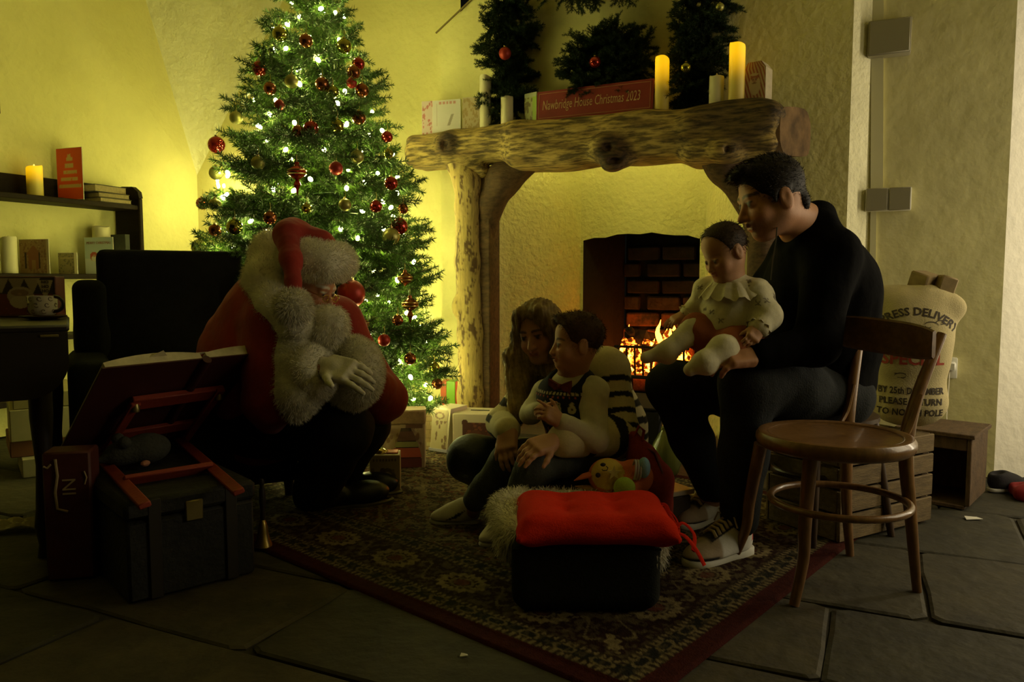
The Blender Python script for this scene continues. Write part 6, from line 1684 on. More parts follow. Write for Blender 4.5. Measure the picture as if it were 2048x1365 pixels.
# ================================================================ FOOTSTOOL GROUP
SX, SY0, SY1, SZ = .199, 1.985, 2.46, .205
st = thing('footstool', 'low dark upholstered footstool in the foreground under a red cushion', 'footstool', (SX, (SY0 + SY1) / 2, 0))
STM = M('charcoal_upholstery', (.022, .023, .018), .95, noise=.25, nscale=60, bump=.25, bscale=180, spec=.15)
sdf_part('upholstery', [Bx((SX, (SY0 + SY1) / 2, .115), (.165, (SY1 - SY0) / 2 - .035, .06), None, .035, .01), Bx((SX, (SY0 + SY1) / 2, .07), (.158, (SY1 - SY0) / 2 - .04, .03), None, .03, .01)], .008, STM, st)
for sx in (-1, 1):
    for yy in (SY0 + .04, SY1 - .04):
        m = MB(); m.tube([(SX + sx * .15, yy, .03), (SX + sx * .155, yy, 0)], [.02, .015], 10); part('leg', m, TW, st)
m = MB(); m.tube([(SX - .197, SY0 + .01, .185), (SX - .1, SY0 - .002, .19), (SX + .1, SY0 - .002, .19), (SX + .197, SY0 + .01, .185)], .004, 6); part('piping', m, STM, st)
# sheepskin under the cushion
ss = thing('sheepskin', 'white sheepskin spread over the footstool under the red cushion', 'sheepskin', (SX, 2.22, .205))
skp = [Bx((SX, 2.24, .212), (.185, .19, .004), None, .010, .03), El((SX - .200, 2.20, .205), (.045, .11, .026), None, .05), El((SX - .212, 2.15, .17), (.022, .07, .045), None, .05), El((SX + .185, 2.10, .19), (.024, .07, .03), None, .04), El((SX + .192, 2.05, .16), (.014, .045, .04), None, .04), El((SX - .215, 2.32, .21), (.05, .08, .025), None, .05)]
so_, V_, F_ = sdf_part('hide', skp, .007, FURW, ss)
fur('fleece', V_, F_, 9000, .026, .0011, FURW, None, droop=.75, rnd=.5, parent=so_, seed=31, keep=lambda p, n: 1.0 * ((np.abs(p[:, 0] - SX) > .165) | (p[:, 1] > 2.36)))
cu_ = thing('red_cushion', 'flat tufted red cushion with ties lying on the footstool', 'cushion', (SX, 2.13, .215))
CUR = M('red_wool_felt', (.62, .026, .006), .95, noise=.12, nscale=60, bump=.25, bscale=220, spec=.1)
cx, cy, cz = SX + .026, 2.11, .240
cp_ = [Bx((cx, cy, cz), (.150, .100, .004), None, .026, .03)]
for sx in (-1, 1):
    for sy in (-1, 1): cp_.append(Cp((cx + sx * .13, cy + sy * .085, cz), (cx + sx * .206, cy + sy * .166, cz - .012), .026, .008, .03))
cp_ += [Cp((cx - .17, cy - .13, cz - .006), (cx + .17, cy - .13, cz - .006), .022, .022, .05), Cp((cx - .17, cy + .13, cz - .004), (cx + .17, cy + .13, cz - .004), .020, .020, .05), Cp((cx - .185, cy - .11, cz - .004), (cx - .185, cy + .11, cz - .004), .018, .018, .05), Cp((cx + .185, cy - .11, cz - .004), (cx + .185, cy + .11, cz - .004), .018, .018, .05)]
tf_ = [(cx - .075, cy + .045), (cx + .065, cy + .045), (cx - .075, cy - .04), (cx + .065, cy - .04)]
for x, y in tf_: cp_.append(Sub(El((x, y, cz + .045), (.016, .016, .026), None, .055)))
for sx in (-1, 0, 1): cp_.append(El((cx + sx * .135 - .005, cy, cz + .012), (.05, .10, .022), None, .05))
sdf_part('cover', cp_, .0055, CUR, cu_)
for x, y in tf_:
    m = MB(); m.ball((x, y, cz + .016), (.007, .007, .004), 10, 6); part('tuft_button', m, CUR, cu_)
for k, pts in enumerate(([(cx + .200, cy + .14, cz - .008), (cx + .222, cy + .10, cz + .004), (cx + .226, cy + .04, cz - .012), (cx + .235, cy - .02, cz - .03)], [(cx + .200, cy + .14, cz - .008), (cx + .235, cy + .15, cz - .02), (cx + .262, cy + .11, cz - .05), (cx + .255, cy + .05, cz - .09)],
                      [(cx + .205, cy - .10, cz - .012), (cx + .235, cy - .08, cz + .006), (cx + .262, cy - .10, cz - .02), (cx + .250, cy - .14, cz - .05)], [(cx + .205, cy - .10, cz - .012), (cx + .228, cy - .14, cz - .01), (cx + .250, cy - .175, cz - .035), (cx + .268, cy - .19, cz - .07)])):
    m = MB(); q_ = smooth_path(pts, 8); m.tube(q_, .007, 8, flat=.35); part('tie', m, CUR, cu_)
m = MB(); m.ball((cx + .208, cy - .10, cz - .010), (.010, .012, .010), 10, 8); part('tie_knot', m, CUR, cu_)
# plush toy lying behind the cushion
PLO = M('orange_plush', (1, 1, 1), .95, attr=True, bump=.3, bscale=160)
pc = np.array(P(1262, 950, 2.44))
pt = thing('plush_toy', 'orange plush toy with a yellow face lying on its back behind the red cushion', 'plush toy', (pc[0], pc[1], .215))
OR = V3(.52, .13, .03)
hc_ = np.array(P(1216, 953, 2.43)); fnv = nrm((-.15, -.85, .45))
def plc(V, F): 
    d = V - hc_; c = np.tile(OR, (len(V), 1)); fr_ = (d @ fnv); r = np.linalg.norm(d - fr_[:, None] * fnv, axis=1)
    return blend(c, (fr_ > .018) & (r < .052) & (V[:, 0] < hc_[0] + .055), (.56, .40, .07))
sdf_part('body', [El(hc_, (.064, .056, .058), None, .02), El(np.array(P(1268, 955, 2.44)), (.062, .055, .058), None, .02), El(np.array(P(1258, 970, 2.39)), (.03, .04, .03), None, .02), Cp(np.array(P(1275, 945, 2.42)), np.array(P(1284, 940, 2.38)), .028, .026, .02),
                 El(np.array(P(1212, 978, 2.40)), (.030, .028, .024), None, .01)], .0045, PLO, pt, color=plc)
for nm, px, py, d_, r, mt in (('foot', 1249, 976, 2.345, (.034, .030, .033), M('lime_plush', (.30, .42, .04), .95, bump=.3, bscale=160)), ('foot', 1288, 936, 2.365, (.020, .022, .033), M('blue_plush', (.20, .36, .46), .95, bump=.3, bscale=160))):
    m = MB(); m.ball(P(px, py, d_), r, 18, 12); part(nm, m, mt, pt)
fo = Vector(P(1270, 940, 2.375))
for k in range(3):
    m = MB(); c_ = fo + Vector((.008 * k - .002, -.002, .0)); m.tube([c_ + Vector((.003 * math.sin(t), .026 * math.cos(t), .030 * math.sin(t))) for t in np.linspace(0, 2 * PI, 19)], .0035, 6, cap=False); part('stripe_band', m, M('grey_white_yarn', (.42, .40, .36), .9), pt)
DKF = M('dark_felt', (.03, .02, .015), .9)
for px, py, rr in ((1206, 930, (.009, .006, .006)), (1196, 951, (.008, .006, .008))):
    m = MB(); m.ball(P(px, py, 2.376), rr, 12, 8); part('eye', m, DKF, pt)
m = MB(); m.tube([P(1204, 939, 2.372), P(1206, 942, 2.369), P(1214, 941, 2.366), P(1216, 936, 2.368), P(1212, 933, 2.37)], .0016, 5); part('mouth', m, DKF, pt)
for pts, mt in (([(1181, 950, 2.42), (1168, 953, 2.41), (1148, 962, 2.40)], 0), ([(1190, 978, 2.42), (1172, 976, 2.42), (1150, 973, 2.43)], 1)):
    m = MB(); m.tube([P(*p) for p in pts], [.018, .016, .002], 10, flat=.5); part('ear', m, M('orange_felt', (.50, .12, .03), .95) if mt == 0 else M('tan_felt', (.50, .30, .10), .95), pt)
m = MB(); 
for k in range(5):
    a = PI * .5 + k * 2 * PI / 5; c_ = Vector(P(1228, 946, 2.372)); e = c_ + Vector((.024 * math.cos(a), -.002, .024 * math.sin(a))); s_ = Vector((-math.sin(a), 0, math.cos(a))) * .008
    m.slab([c_ - s_, e, c_ + s_], (0, -.004, 0))
part('neck_star', m, M('pale_yellow_felt', (.56, .50, .16), .9), pt, smooth=False)
# red pointed felt toy
rg0 = np.array(P(1285, 990, 2.62)); rg0[2] = 0
rg = thing('felt_gnome', 'red pointed felt toy with a hanging loop, behind the orange plush', 'toy', rg0)
RF = M('red_felt', (.36, .040, .016), .95, noise=.25, nscale=40, bump=.3, bscale=140)
sdf_part('hat', chain([np.array(P(1300, 960, 2.62)), np.array(P(1285, 920, 2.62)), np.array(P(1268, 872, 2.62))], [.075, .055, .018], .02) + [Cp(V3(rg0[0] + .04, rg0[1], .03), np.array(P(1302, 965, 2.62)), .07, .075, .03)], .006, RF, rg, post=fold(.004, 70, 33))
m = MB(); m.tube([P(1268, 874, 2.61), P(1278, 852, 2.61), P(1288, 862, 2.61), P(1284, 882, 2.60)], .008, 8, flat=.5); part('loop', m, RF, rg)
m = MB(); m.tube([P(1280, 890, 2.60), P(1310, 905, 2.58), P(1325, 945, 2.56), P(1330, 985, 2.55)], [.006, .008, .007, .004], 8, flat=.4); part('ribbon', m, M('dark_red_ribbon', (.16, .03, .015), .7), rg)
cbk = thing('board_book', 'pale picture book lying flat behind the footstool', 'book', G(1332, 1000, .10))
b0_ = G(1315, 985, .145); m = MB(); m.box(b0_ + Vector((.03, .10, -.01)), (.15, .20, .018), .002, Matrix.Rotation(.5, 3, 'Z')); part('cover', m, M('pale_cover', (.56, .48, .32), .5), cbk, smooth=False)
m = MB(); m.box(b0_ + Vector((.03, .10, -.08)), (.14, .19, .118), .006, Matrix.Rotation(.4, 3, 'Z'))
solo('dark_gift_box', 'small dark box on the floor behind the footstool, under the pale book', 'box', m, M('dark_box', (.05, .035, .02), .7))
# ================================================================ BENTWOOD CHAIR
BW = M('bentwood', (.25, .125, .040), .30, noise=.45, nscale=10, stretch=(5, 5, 1.5), spec=.55, coat=.25, bump=.05, bscale=40)
BWD = M('bentwood_dark', (.20, .10, .034), .32, noise=.45, nscale=10, stretch=(2, 5, 5), spec=.5, coat=.25)
S = G(1668, 866, .470); 
ch = thing('bentwood_chair', 'brown bentwood chair with a round seat in the right foreground', 'chair', (S.x, S.y, 0))
m = MB(); m.lathe([(0, .462), (.165, .462), (.175, .466), (.19, .472), (.203, .470), (.210, .460), (.211, .448), (.207, .436), (.196, .428), (.185, .428), (.18, .440), (0, .442)], (S.x, S.y, 0), 64); part('seat', m, BW, ch)
m = MB(); m.tube([(S.x + .178 * math.cos(t), S.y + .178 * math.sin(t), .4645) for t in np.linspace(0, 2 * PI, 49)], .0035, 6, cap=False); part('seat_groove_ring', m, BWD, ch)
gA, gB, gC, gD = G(1588, 1212), G(1466, 1120), G(1834, 1184), G(1700, 1112)
def legpath(g, top_px, top_py, d, bow):
    t = P(top_px, top_py, d); mid = Vector(g).lerp(t, .55); out = (Vector((mid.x, mid.y, 0)) - Vector((S.x, S.y, 0))).normalized(); return smooth_path([g, Vector(g).lerp(t, .3) - out * bow * .9, mid - out * bow * .35, t], 8)
def rads(n, a, b): return [a + (b - a) * i / (n - 1) for i in range(n)]
for g, tp in ((gA, (1622, 908, 2.09)), (gB, (1522, 888, 2.30))):
    p_ = legpath(g, *tp, .02); part('front_leg', MB().tube(p_, rads(len(p_), .0135, .0205), 14), BW, ch)
pC = smooth_path([gC, P(1822, 1040, 2.15), P(1812, 900, 2.17), P(1832, 800, 2.20), P(1884, 668, 2.235)], 10)
pD = smooth_path([gD, P(1693, 1000, 2.45), P(1695, 860, 2.46), P(1704, 780, 2.48), P(1722, 660, 2.52)], 10)
for p_ in (pC, pD):
    k = len(p_); r_ = [float(np.interp(i / (k - 1), [0, .45, .6, 1], [.0125, .020, .020, .0135])) for i in range(k)]
    part('back_leg', MB().tube(p_, r_, 14), BW, ch)
for pts in ([P(1838, 790, 2.195), P(1815, 860, 2.165), P(1785, 905, 2.13), P(1770, 915, 2.12)], [P(1706, 770, 2.475), P(1694, 820, 2.455), P(1680, 848, 2.43)]):
    p_ = smooth_path(pts, 8); part('seat_brace', MB().tube(p_, rads(len(p_), .013, .011), 10, flat=.7), BW, ch)
sl0, sl1 = P(1662, 660, 2.46), P(1868, 690, 2.15)
md = (sl1 - sl0); nrm_ = Vector((md.y, -md.x, 0)).normalized()
if nrm_.x < 0: nrm_ = -nrm_
rows = []
for i in range(19):
    t = i / 18; c_ = sl0.lerp(sl1, t) + nrm_ * .025 * math.sin(PI * t); hgt = .053 * (1 - .25 * abs(2 * t - 1) ** 4)
    rows.append((c_, hgt))
m = MB(); vs = []; fs = []
for c_, h_ in rows:
    for o_, z_ in ((-.0075, -h_ * .85), (-.0085, 0), (-.0075, h_ * .9), (0, h_), (.0075, h_ * .9), (.0085, 0), (.0075, -h_ * .85), (0, -h_)): vs.append(c_ + nrm_ * o_ + Vector((0, 0, z_)))
for i in range(18):
    for j in range(8): fs.append((i * 8 + j, i * 8 + (j + 1) % 8, (i + 1) * 8 + (j + 1) % 8, (i + 1) * 8 + j))
fs += [tuple(range(8)), tuple(18 * 8 + j for j in range(7, -1, -1))]; m.add(vs, fs); part('back_slat', m, BWD, ch)
m = MB(); hz_ = .275; m.tube([(S.x + .02 + .185 * math.cos(t), S.y + .178 * math.sin(t), hz_) for t in np.linspace(0, 2 * PI, 49)], .0105, 10, cap=False); part('stretcher_hoop', m, BW, ch)
# ================================================================ SACK, CRATES
CW = M('crate_wood', (.20, .135, .055), .85, noise=.5, nscale=9, stretch=(1.5, 6, 9), bump=.3, bscale=40)
CWD = M('crate_wood_dark', (.13, .075, .03), .85, noise=.5, nscale=9, stretch=(6, 2, 2), bump=.3, bscale=40)
k0 = G(1862, 1046); crz = .52
cr = thing('wooden_crate', 'slatted wooden crate under the christmas sack behind the bentwood chair', 'crate', k0 + Vector((-.26 * math.cos(crz) - .16 * math.sin(crz), -.26 * math.sin(crz) + .16 * math.cos(crz), 0)), crz)
CWI, CDP, CHT = .52, .32, .335
for i, (z0, z1) in enumerate(((.012, .10), (.108, .185), (.193, .262), (.270, .335))):
    for sy in (-1, 1):
        m = MB(); m.box((0, sy * (CDP / 2 - .007), (z0 + z1) / 2), (CWI, .014, z1 - z0), .003); part('plank', m, CW, cr, world=False)
    for sx in (-1, 1):
        m = MB(); m.box((sx * (CWI / 2 - .007), 0, (z0 + z1) / 2), (.014, CDP - .03, z1 - z0), .003); part('plank', m, CW, cr, world=False)
for sx in (-1, 1):
    for sy in (-1, 1):
        m = MB(); m.box((sx * (CWI / 2 - .03), sy * (CDP / 2 - .03), .165), (.03, .03, .33), .003); part('corner_post', m, CWD, cr, world=False)
for i in range(4):
    m = MB(); m.box((0, -CDP / 2 + .04 + .08 * i, .328), (CWI - .03, .074, .012), .002); part('lid_board', m, CW, cr, world=False)
p0 = G(1862, 1014); p1 = G(1938, 1023); p2 = G(1975, 986)
e1 = Vector((p1.x - p0.x, p1.y - p0.y, 0)); e2 = Vector((p2.x - p1.x, p2.y - p1.y, 0)); rz2 = math.atan2(e2.y, e2.x) - PI / 2
w2, d2, h2 = .27, .30, .30
org = p1 + Matrix.Rotation(rz2, 3, 'Z') @ Vector((-w2 / 2, d2 / 2, 0))
c2 = thing('wooden_box', 'open-fronted wooden box standing beside the slatted crate', 'box', org, rz2)
for nm, c_, s_ in (('side_panel', (w2 / 2 - .008, 0, h2 / 2), (.016, d2, h2 - .03)), ('side_panel', (-w2 / 2 + .008, 0, h2 / 2), (.016, d2, h2 - .03)), ('back_panel', (0, d2 / 2 - .006, h2 / 2), (w2 - .034, .012, h2 - .03)), ('base', (0, 0, .008), (w2 - .034, d2, .016)), ('lid', (0, 0, h2 - .008), (w2 + .02, d2 + .02, .018)), ('top_rail', (0, -d2 / 2 + .008, h2 - .042), (w2 - .034, .014, .05))):
    m = MB(); m.box(c_, s_, .003); part(nm, m, CWD, c2, world=False)
sb0 = P(1812, 880, 2.93); sz0 = .338
sc0 = np.array((sb0.x, sb0.y, sz0))
HES = M('cream_canvas', (.60, .50, .25), .9, noise=.18, nscale=16, bump=.3, bscale=240)
rt_ = np.array((.93, -.36, 0)); fw_ = np.array((-.36, -.93, 0))
sk_ = [El(sc0 + V3(0, 0, .10), (.140, .115, .10), np.stack([rt_, fw_, V3(0, 0, 1)], 1), .08), El(sc0 + V3(0, 0, .28), (.142, .12, .20), np.stack([rt_, fw_, V3(0, 0, 1)], 1), .06), El(sc0 + V3(0, 0, .40), (.136, .105, .12), np.stack([rt_, fw_, V3(0, 0, 1)], 1), .08), Cp(sc0 - rt_ * .12 + V3(0, 0, .50), sc0 + rt_ * .12 + V3(0, 0, .47), .035, .035, .08), Cp(sc0 + rt_ * .06 + V3(0, 0, .49), sc0 + rt_ * .155 + V3(0, 0, .455), .03, .02, .06),
       Sub(Bx(sc0 - V3(0, 0, .1), (.4, .4, .1), None, .001), .005)]
sk_o, SV, SF = sdf_part('christmas_sack', sk_, .0075, HES, post=fold(.005, 35, 41), thing_args=('cream canvas christmas sack with printed lettering standing on the slatted crate', 'sack'))
from mathutils.bvhtree import BVHTree
bvh = BVHTree.FromPolygons([Vector(v) for v in SV], [tuple(int(i) for i in f) for f in SF])
def drape(name, v2, f2, c, mat, xd=rt_, off=.0025):
    vs = []; bad = set()
    for k_, (x, y) in enumerate(v2):
        o_ = Vector(sc0 + xd * (c[0] + x) + V3(0, 0, c[1] + y) + fw_ * .6); h_ = bvh.ray_cast(o_, Vector(-fw_)); p = h_[0] if h_[0] is not None else o_ - Vector(fw_) * .5
        if h_[0] is None or h_[1].dot(Vector(fw_)) < .12: bad.add(k_)
        vs.append(p + Vector(fw_) * off - sk_o.location)
    return link(name, mesh_of(name, vs, [f_ for f_ in f2 if not bad.intersection(f_)], False, recalc=False), mat, sk_o)
INK = M('sack_ink', (.05, .035, .02), .8); INKR = M('sack_red_ink', (.40, .06, .03), .8)
def drape_text(body, size, c, mat, arc=None, bold=.001, xs=1.0):
    v, f = text_mesh(body, size, bold=bold, xs=xs, ext=0.0)
    if arc: v = [((arc + y) * math.sin(x / arc), (arc + y) * math.cos(x / arc) - arc, 0) for x, y, z in v]
    drape('lettering', [(p[0], p[1]) for p in v], f, c, mat)
drape_text('SPECIAL', .058, (.0, .268), INKR, bold=.0018)
drape_text('EXPRESS DELIVERY', .040, (.0, .445), INK, arc=.19)
drape_text('BY 25th DECEMBER', .034, (.0, .150), INK, xs=.76)
drape_text('PLEASE RETURN', .034, (.0, .110), INK, xs=.86)
drape_text('TO NORTH POLE', .036, (.0, .068), INK, xs=.78)
def curl(cx_, cy_, s, flip=1):
    pts = [(cx_ + flip * s * (.9 - t * .13) * math.cos(t), cy_ + s * .5 * (1 - t * .12) * math.sin(t)) for t in np.linspace(0, 5.5, 22)]
    v = []; 
    for i, (x, y) in enumerate(pts):
        v += [(x, y - .0016), (x, y + .0016)]
    drape('printed_scroll', v, [(2 * i, 2 * i + 2, 2 * i + 3, 2 * i + 1) for i in range(len(pts) - 1)], (0, 0), INK)
for fx in (-1, 1):
    curl(fx * .035, .205, .028, fx); curl(fx * .05, .395, .034, fx); curl(fx * .09, .405, .022, -fx)
drape('printed_rule', [(-.06, .213), (.06, .213), (.06, .216), (-.06, .216)], [(0, 1, 2, 3)], (0, 0), INK); drape('printed_rule', [(-.05, .199), (.05, .199), (.05, .201), (-.05, .201)], [(0, 1, 2, 3)], (0, 0), INK)
for i, (a_, c_, z_, s_, nm) in enumerate(((.040, .03, .545, .085, 'brown paper parcel poking out of the sack top, left one'), (.105, .01, .530, .070, 'brown paper parcel poking out of the sack top, right one'))):
    q = sc0 + rt_ * a_ - fw_ * c_ + V3(0, 0, z_); m = MB(); m.box(q, (s_, s_ * .9, .09), .006, Matrix.Rotation(.5 + i, 3, 'Z') @ Matrix.Rotation(.3, 3, 'X')); solo('parcel', nm, 'parcel', m, M('kraft_parcel', (.34, .24, .10), .8, noise=.4, nscale=24))
WC_ = M('white_cable', (.68, .62, .44), .5)
s0_ = WC(1899, 742, 3.99); m = MB(); m.tube(smooth_path([s0_, WC(1896, 790, 3.96), WC(1893, 840, 3.93), WC(1900, 858, 3.92), WC(1910, 866, 3.80), WC(1918, 872, 3.70)], 8), .0035, 6)
solo('lamp_cable', 'thin white cable hanging from the wall socket onto the wooden box', 'cable', m, WC_)
m = MB(); m.tube(smooth_path([WC(1897, 742, 3.99), WC(1886, 770, 3.93), WC(1876, 790, 3.86), WC(1868, 800, 3.80)], 8), .003, 6)
solo('light_cable', 'short white cable running from the socket behind the sack', 'cable', m, WC_)
# shoe at the far right doorway
sh_ = thing('canvas_shoe', 'black canvas shoe with a white stripe sole by the doorway at right', 'shoe', G(2010, 985))
hs_, ts_ = G(1976, 984), G(2046, 980)
o_ = shoe(sh_, hs_, hs_ + (ts_ - hs_).normalized() * .20, .075, lambda L: np.tile(V3(.014, .012, .012), (len(L), 1)), 1.0, sole_t=.014, name='upper')
m = MB(); c_ = G(2062, 1000); sdf_part('red_bundle', [Bx(np.array(c_) + V3(.03, .02, .022), (.07, .05, .008), frame((.4, .9, 0), (0, 0, 1)), .014, .03), Cp(np.array(c_) + V3(-.02, .0, .03), np.array(c_) + V3(.09, .05, .055), .028, .022, .04), Cp(np.array(c_) + V3(.02, .06, .03), np.array(c_) + V3(.10, -.02, .04), .022, .02, .04)], .007, M('red_cloth', (.30, .02, .02), .8), thing_args=('red cloth bundle cut off by the right edge beside the black shoe', 'bundle'), post=fold(.007, 60, 51))
for nm, px, py, s_ in (('scrap of white paper on the flagstones before the wooden box', 1945, 1040, .030), ('tiny white crumb of paper on the dark floor in the front', 928, 1316, .010)):
    g_ = G(px, py); m = MB(); m.slab([g_ + Vector((-s_, -s_ * .4, .003)), g_ + Vector((s_, -s_ * .5, .006)), g_ + Vector((s_ * .8, s_ * .5, .004)), g_ + Vector((-s_ * .7, s_ * .6, .007))], (0, 0, .002)); solo('paper_scrap', nm, 'scrap', m, M('white_scrap', (.75, .72, .6), .8), smooth=False)
# ================================================================ RUG
ru = nrm((-.755, .656, 0)); rv = nrm((.656, .755, 0)); rc = V3(.269, 1.542, 0); RU, RV = 2.45, 1.78
nx, ny = int(RU / .006), int(RV / .006)
U, Vv = np.meshgrid(np.linspace(0, RU, nx), np.linspace(0, RV, ny)); u = U.ravel(); v = Vv.ravel()
gR = np.random.default_rng(12)
e = np.minimum(np.minimum(u, RU - u), np.minimum(v, RV - v))            # distance from the rug's edge
al = np.where(np.minimum(u, RU - u) < np.minimum(v, RV - v), v, u)       # distance along that edge
DR, CM, BR2, NV = V3(.045, .009, .005), V3(.20, .155, .07), V3(.028, .018, .009), V3(.016, .015, .010)
col = np.tile(BR2, (len(u), 1))
col = blend(col, e < .055, DR)
def chainband(e0, w, per): return (np.abs(e - e0) < w) & (np.abs(((al / per) % 1) - .5) > .16 + .2 * np.abs(e - e0) / w)
for e0, w_, per in ((.070, .010, .022), (.125, .008, .02), (.330, .009, .022), (.385, .007, .02)): col = blend(col, chainband(e0, w_, per) * .85, CM)
inb = (e > .08) & (e < .118); col = blend(col, inb, NV); 
d = np.hypot((al % .11) - .055, (e - .099) * 1.8); col = blend(col, inb & (d < .034) & (d > .024), CM * .75)
mb_ = (e > .14) & (e < .318); col = blend(col, mb_, V3(.024, .010, .006))
lx = (al % .30) - .15; ly = e - .228; dd = np.hypot(lx * .8, ly * 1.05); an = np.arctan2(ly, lx)
col = blend(col, mb_ & (np.abs(dd - .055 - .006 * np.cos(14 * an)) < .012), CM); col = blend(col, mb_ & (dd < .022), V3(.10, .03, .015)); col = blend(col, mb_ & (np.abs(dd - .030) < .004), CM * .8)
vine = np.abs(ly - .05 * np.sin(al * 2 * PI / .15)) < .006; col = blend(col, mb_ & vine & (dd > .075), CM * .7)
fl2 = vnoise(u, v, .022, 3) > .66; col = blend(col, (mb_ & fl2 & (dd > .08)) * .6, CM * .55)
ib = (e > .34) & (e < .378); col = blend(col, ib, NV); d = np.hypot((al % .10) - .05, (e - .359) * 1.6); col = blend(col, ib & (d < .030) & (d > .021), CM * .7)
fi = e > .40; fu, fv = (u - RU / 2), (v - RV / 2)
dia = np.abs(((np.abs(fu) + np.abs(fv) * 1.2) / .28) % 1 - .5)
col = blend(col, fi & (dia < .045), CM * .7); col = blend(col, fi & (np.abs(((np.abs(fu) - np.abs(fv) * 1.2) / .28) % 1 - .5) < .035), CM * .45)
n1 = vnoise(u, v, .030, 5); n2 = vnoise(u, v, .014, 6); n3 = vnoise(u, v, .011, 8)
col = blend(col, fi & (np.abs(n1 - .5) < .055), CM * .8); col = blend(col, fi & (n2 > .72), V3(.085, .028, .013)); col = blend(col, fi & (n1 > .74), CM * .65)
col = blend(col, (e > .06) * (n3 > .60) * .45, CM * .5)
col *= (.72 + .5 * vnoise(u, v, .009, 7))[:, None]
z = .009 + .0016 * vnoise(u, v, .008, 9) + .004 * sstep(vnoise(u, v, .35, 10), .55, .9) * (e > .05)
z = np.where(e < .004, .001, z)
RVv = rc[None, :] + u[:, None] * ru + v[:, None] * rv; RVv[:, 2] = z
i = (np.arange(ny - 1)[:, None] * nx + np.arange(nx - 1)[None, :]).ravel(); RF_ = np.stack([i, i + nx, i + nx + 1, i + 1], 1)
og = RVv.mean(0); og[2] = 0
rug = link('rug', np_mesh('rug', RVv - og, RF_, col), M('rug_pile', (1, 1, 1), .95, attr=True, bump=.5, bscale=260, spec=.1)); rug.location = og
rug['label'] = 'patterned persian rug with a dark red edge lying under the family'; rug['category'] = 'rug'
# ================================================================ BAUBLES
BRED = M('bauble_red_gloss', (.36, .022, .012), .10, .75, coat=.6); BMR = M('bauble_red_matte', (.34, .030, .015), .42, .45)
BBZ = M('bauble_bronze', (.26, .090, .030), .22, .85); BGD = M('bauble_gold_gloss', (.34, .32, .06), .10, .9); BGM = M('bauble_gold_matte', (.36, .34, .09), .40, .6)
CAPM = M('bauble_cap', (.5, .38, .12), .3, 1.0)
KIND = {'r': ('shiny red', BRED), 'm': ('matte red', BMR), 'z': ('bronze', BBZ), 'g': ('shiny gold-green', BGD), 'o': ('matte gold-green', BGM)}
def ball_mesh(r, mt):
    m = MB(); m.ball((0, 0, 0), r, 22, 14); me = mesh_of('ball', m.v, m.f, True); me.materials.append(mt); return me
BL = [(560, 68, 14, 'g'), (612, 82, 13, 'z'), (688, 92, 14, 'g'), (519, 137, 14, 'r'), (717, 128, 12, 'r'), (707, 145, 13, 'z'), (703, 166, 10, 'm'), (724, 181, 13, 'z'), (583, 163, 13, 'o'), (540, 177, 12, 'z'), (644, 168, 13, 'z'), (665, 184, 12, 'g'), (559, 210, 10, 'm'), (718, 236, 13, 'z'), (596, 262, 11, 'z'), (622, 256, 14, 'r'), (674, 252, 13, 'g'), (472, 236, 12, 'o'), (433, 290, 16, 'r'), (774, 274, 11, 'r'), (714, 314, 13, 'o'), (776, 308, 10, 'g'), (516, 326, 13, 'o'), (432, 346, 13, 'o'), (672, 337, 13, 'm'), (782, 367, 13, 'r'), (405, 407, 12, 'r'), (430, 410, 12, 'o'), (752, 413, 12, 'r'), (469, 454, 15, 'g'), (430, 461, 12, 'z'), (540, 436, 13, 'z'), (400, 495, 16, 'o'), (799, 453, 16, 'r'), (782, 474, 17, 'o'), (613, 417, 10, 'g'), (690, 410, 12, 'o'), (806, 418, 10, 'z'), (702, 588, 27, 'm'), (795, 641, 11, 'z'), (768, 681, 12, 'm'), (820, 718, 12, 'z'), (868, 736, 11, 'g'), (874, 768, 11, 'z')]
BANDS = [(0, 110, 'at the top of the tree'), (110, 222, 'level with the mantel candles'), (222, 325, 'level with the log beam'), (325, 400, 'midway up the tree'), (400, 520, 'level with the red santa hat'), (520, 900, 'low on the tree, beside the white beard')]
def tree_point(px, py, out=1.04):
    d = TY
    for dd_ in np.linspace(TY - .75, TY, 120):
        p = P(px, py, dd_)
        if math.hypot(p.x - TX, p.y - TY) <= Rz(p.z) * out: return p
    return P(px, py, TY)
ORD = ['1st', '2nd', '3rd', '4th', '5th', '6th', '7th', '8th', '9th', '10th', '11th', '12th']
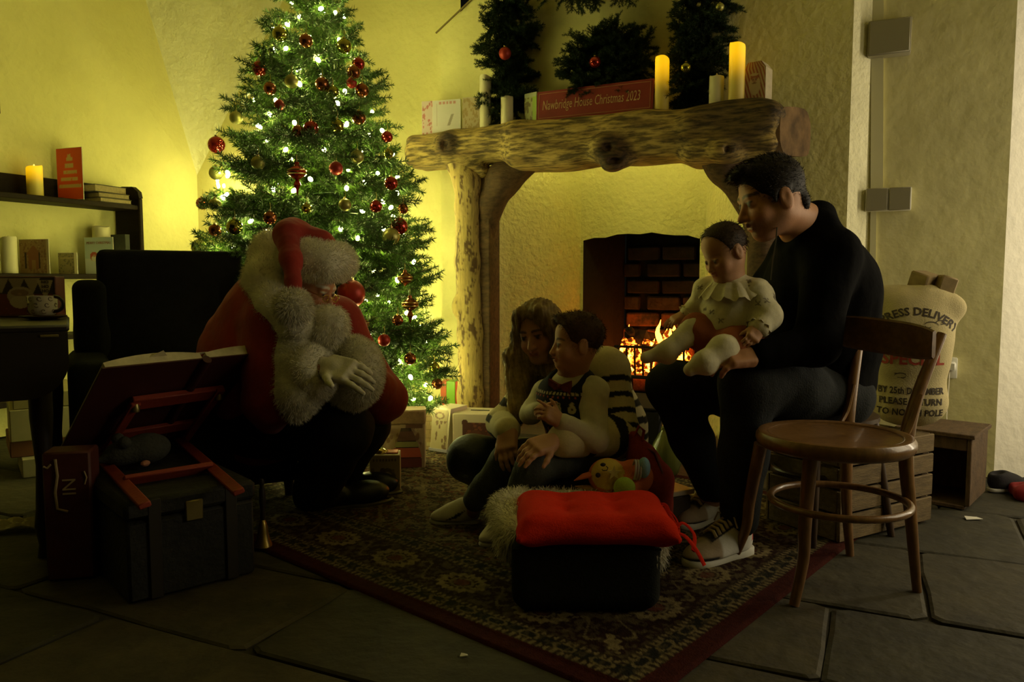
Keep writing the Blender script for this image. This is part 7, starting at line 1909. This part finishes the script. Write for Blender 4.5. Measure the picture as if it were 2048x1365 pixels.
for lo_, hi_, where in BANDS:
    row = sorted([b for b in BL if lo_ <= b[1] < hi_])
    for i, (px, py, r, k) in enumerate(row):
        p = tree_point(px, py); dist = p.y; rad = r * dist / FOC * 1.05; kn, mt = KIND[k]
        t = thing('bauble', '%s bauble, %s from left of those %s' % (kn, ORD[i], where), 'bauble', p, 0, 'baubles on the christmas tree')
        link('ball', ball_mesh(rad, mt), None, t)
        m = MB(); m.lathe([(rad * .22, rad * .93), (rad * .22, rad * 1.14), (rad * .05, rad * 1.18)], n=10); part('cap', m, CAPM, t, world=False)
        m = MB(); m.tube([(0, 0, rad * 1.15), (0.004, 0, rad * 1.5), (0, .004, rad * 2.2)], .0012, 5); part('thread', m, CAPM, t, world=False)
def finial(px, py, s, label, mt, tail=True):
    p = tree_point(px, py); t = thing('finial_ornament', label, 'ornament', p, 0, 'baubles on the christmas tree')
    pr_ = [(.002, .055), (.010, .052), (.012, .040), (.036, .022), (.043, .008), (.036, -.008), (.016, -.022), (.008, -.028)] + ([(.014, -.040), (.018, -.050), (.010, -.062), (.006, -.072), (.001, -.098)] if tail else [(.001, -.034)])
    m = MB(); m.lathe([(r * s, z * s) for r, z in pr_], n=24); part('body', m, mt, t, world=False)
    for z in (.016, .0): 
        m = MB(); rr = .041 * s; m.tube([(rr * math.cos(a), rr * math.sin(a), z * s) for a in np.linspace(0, 2 * PI, 25)], .003 * s, 6, cap=False); part('gold_band', m, CAPM, t, world=False)
    m = MB(); m.tube([(0, 0, .054 * s), (0, 0, .085 * s)], .0012, 5); part('thread', m, CAPM, t, world=False)
finial(594, 348, 1.0, 'red onion-shaped drop ornament in the middle of the tree', BRED)
finial(820, 612, .95, 'banded red drop ornament at the tree\'s lower right edge', BBZ)
finial(810, 560, .9, 'flat bronze disc ornament above the banded red drop ornament', BBZ, False)
finial(722, 652, .9, 'flat red disc ornament beside the white beard', BRED, False)
for px, py, r, c_, mt, lab in ((1010, 107, 12, 3.74, BMR, 'red bauble on the left garland'), (1190, 124, 11, 3.74, BRED, 'red bauble at the top of the round wreath'), (1372, 135, 10, 3.74, BGD, 'shiny gold bauble on the right garland'), (1440, 14, 8, 3.78, BGM, 'small gold bauble high on the right garland\'s outer edge')):
    p = WC(px, py, c_); rad = r * p.y / FOC; t = thing('bauble', lab, 'bauble', p); link('ball', ball_mesh(rad, mt), None, t)
    m = MB(); m.lathe([(rad * .22, rad * .93), (rad * .22, rad * 1.14), (rad * .05, rad * 1.18)], n=10); part('cap', m, CAPM, t, world=False)
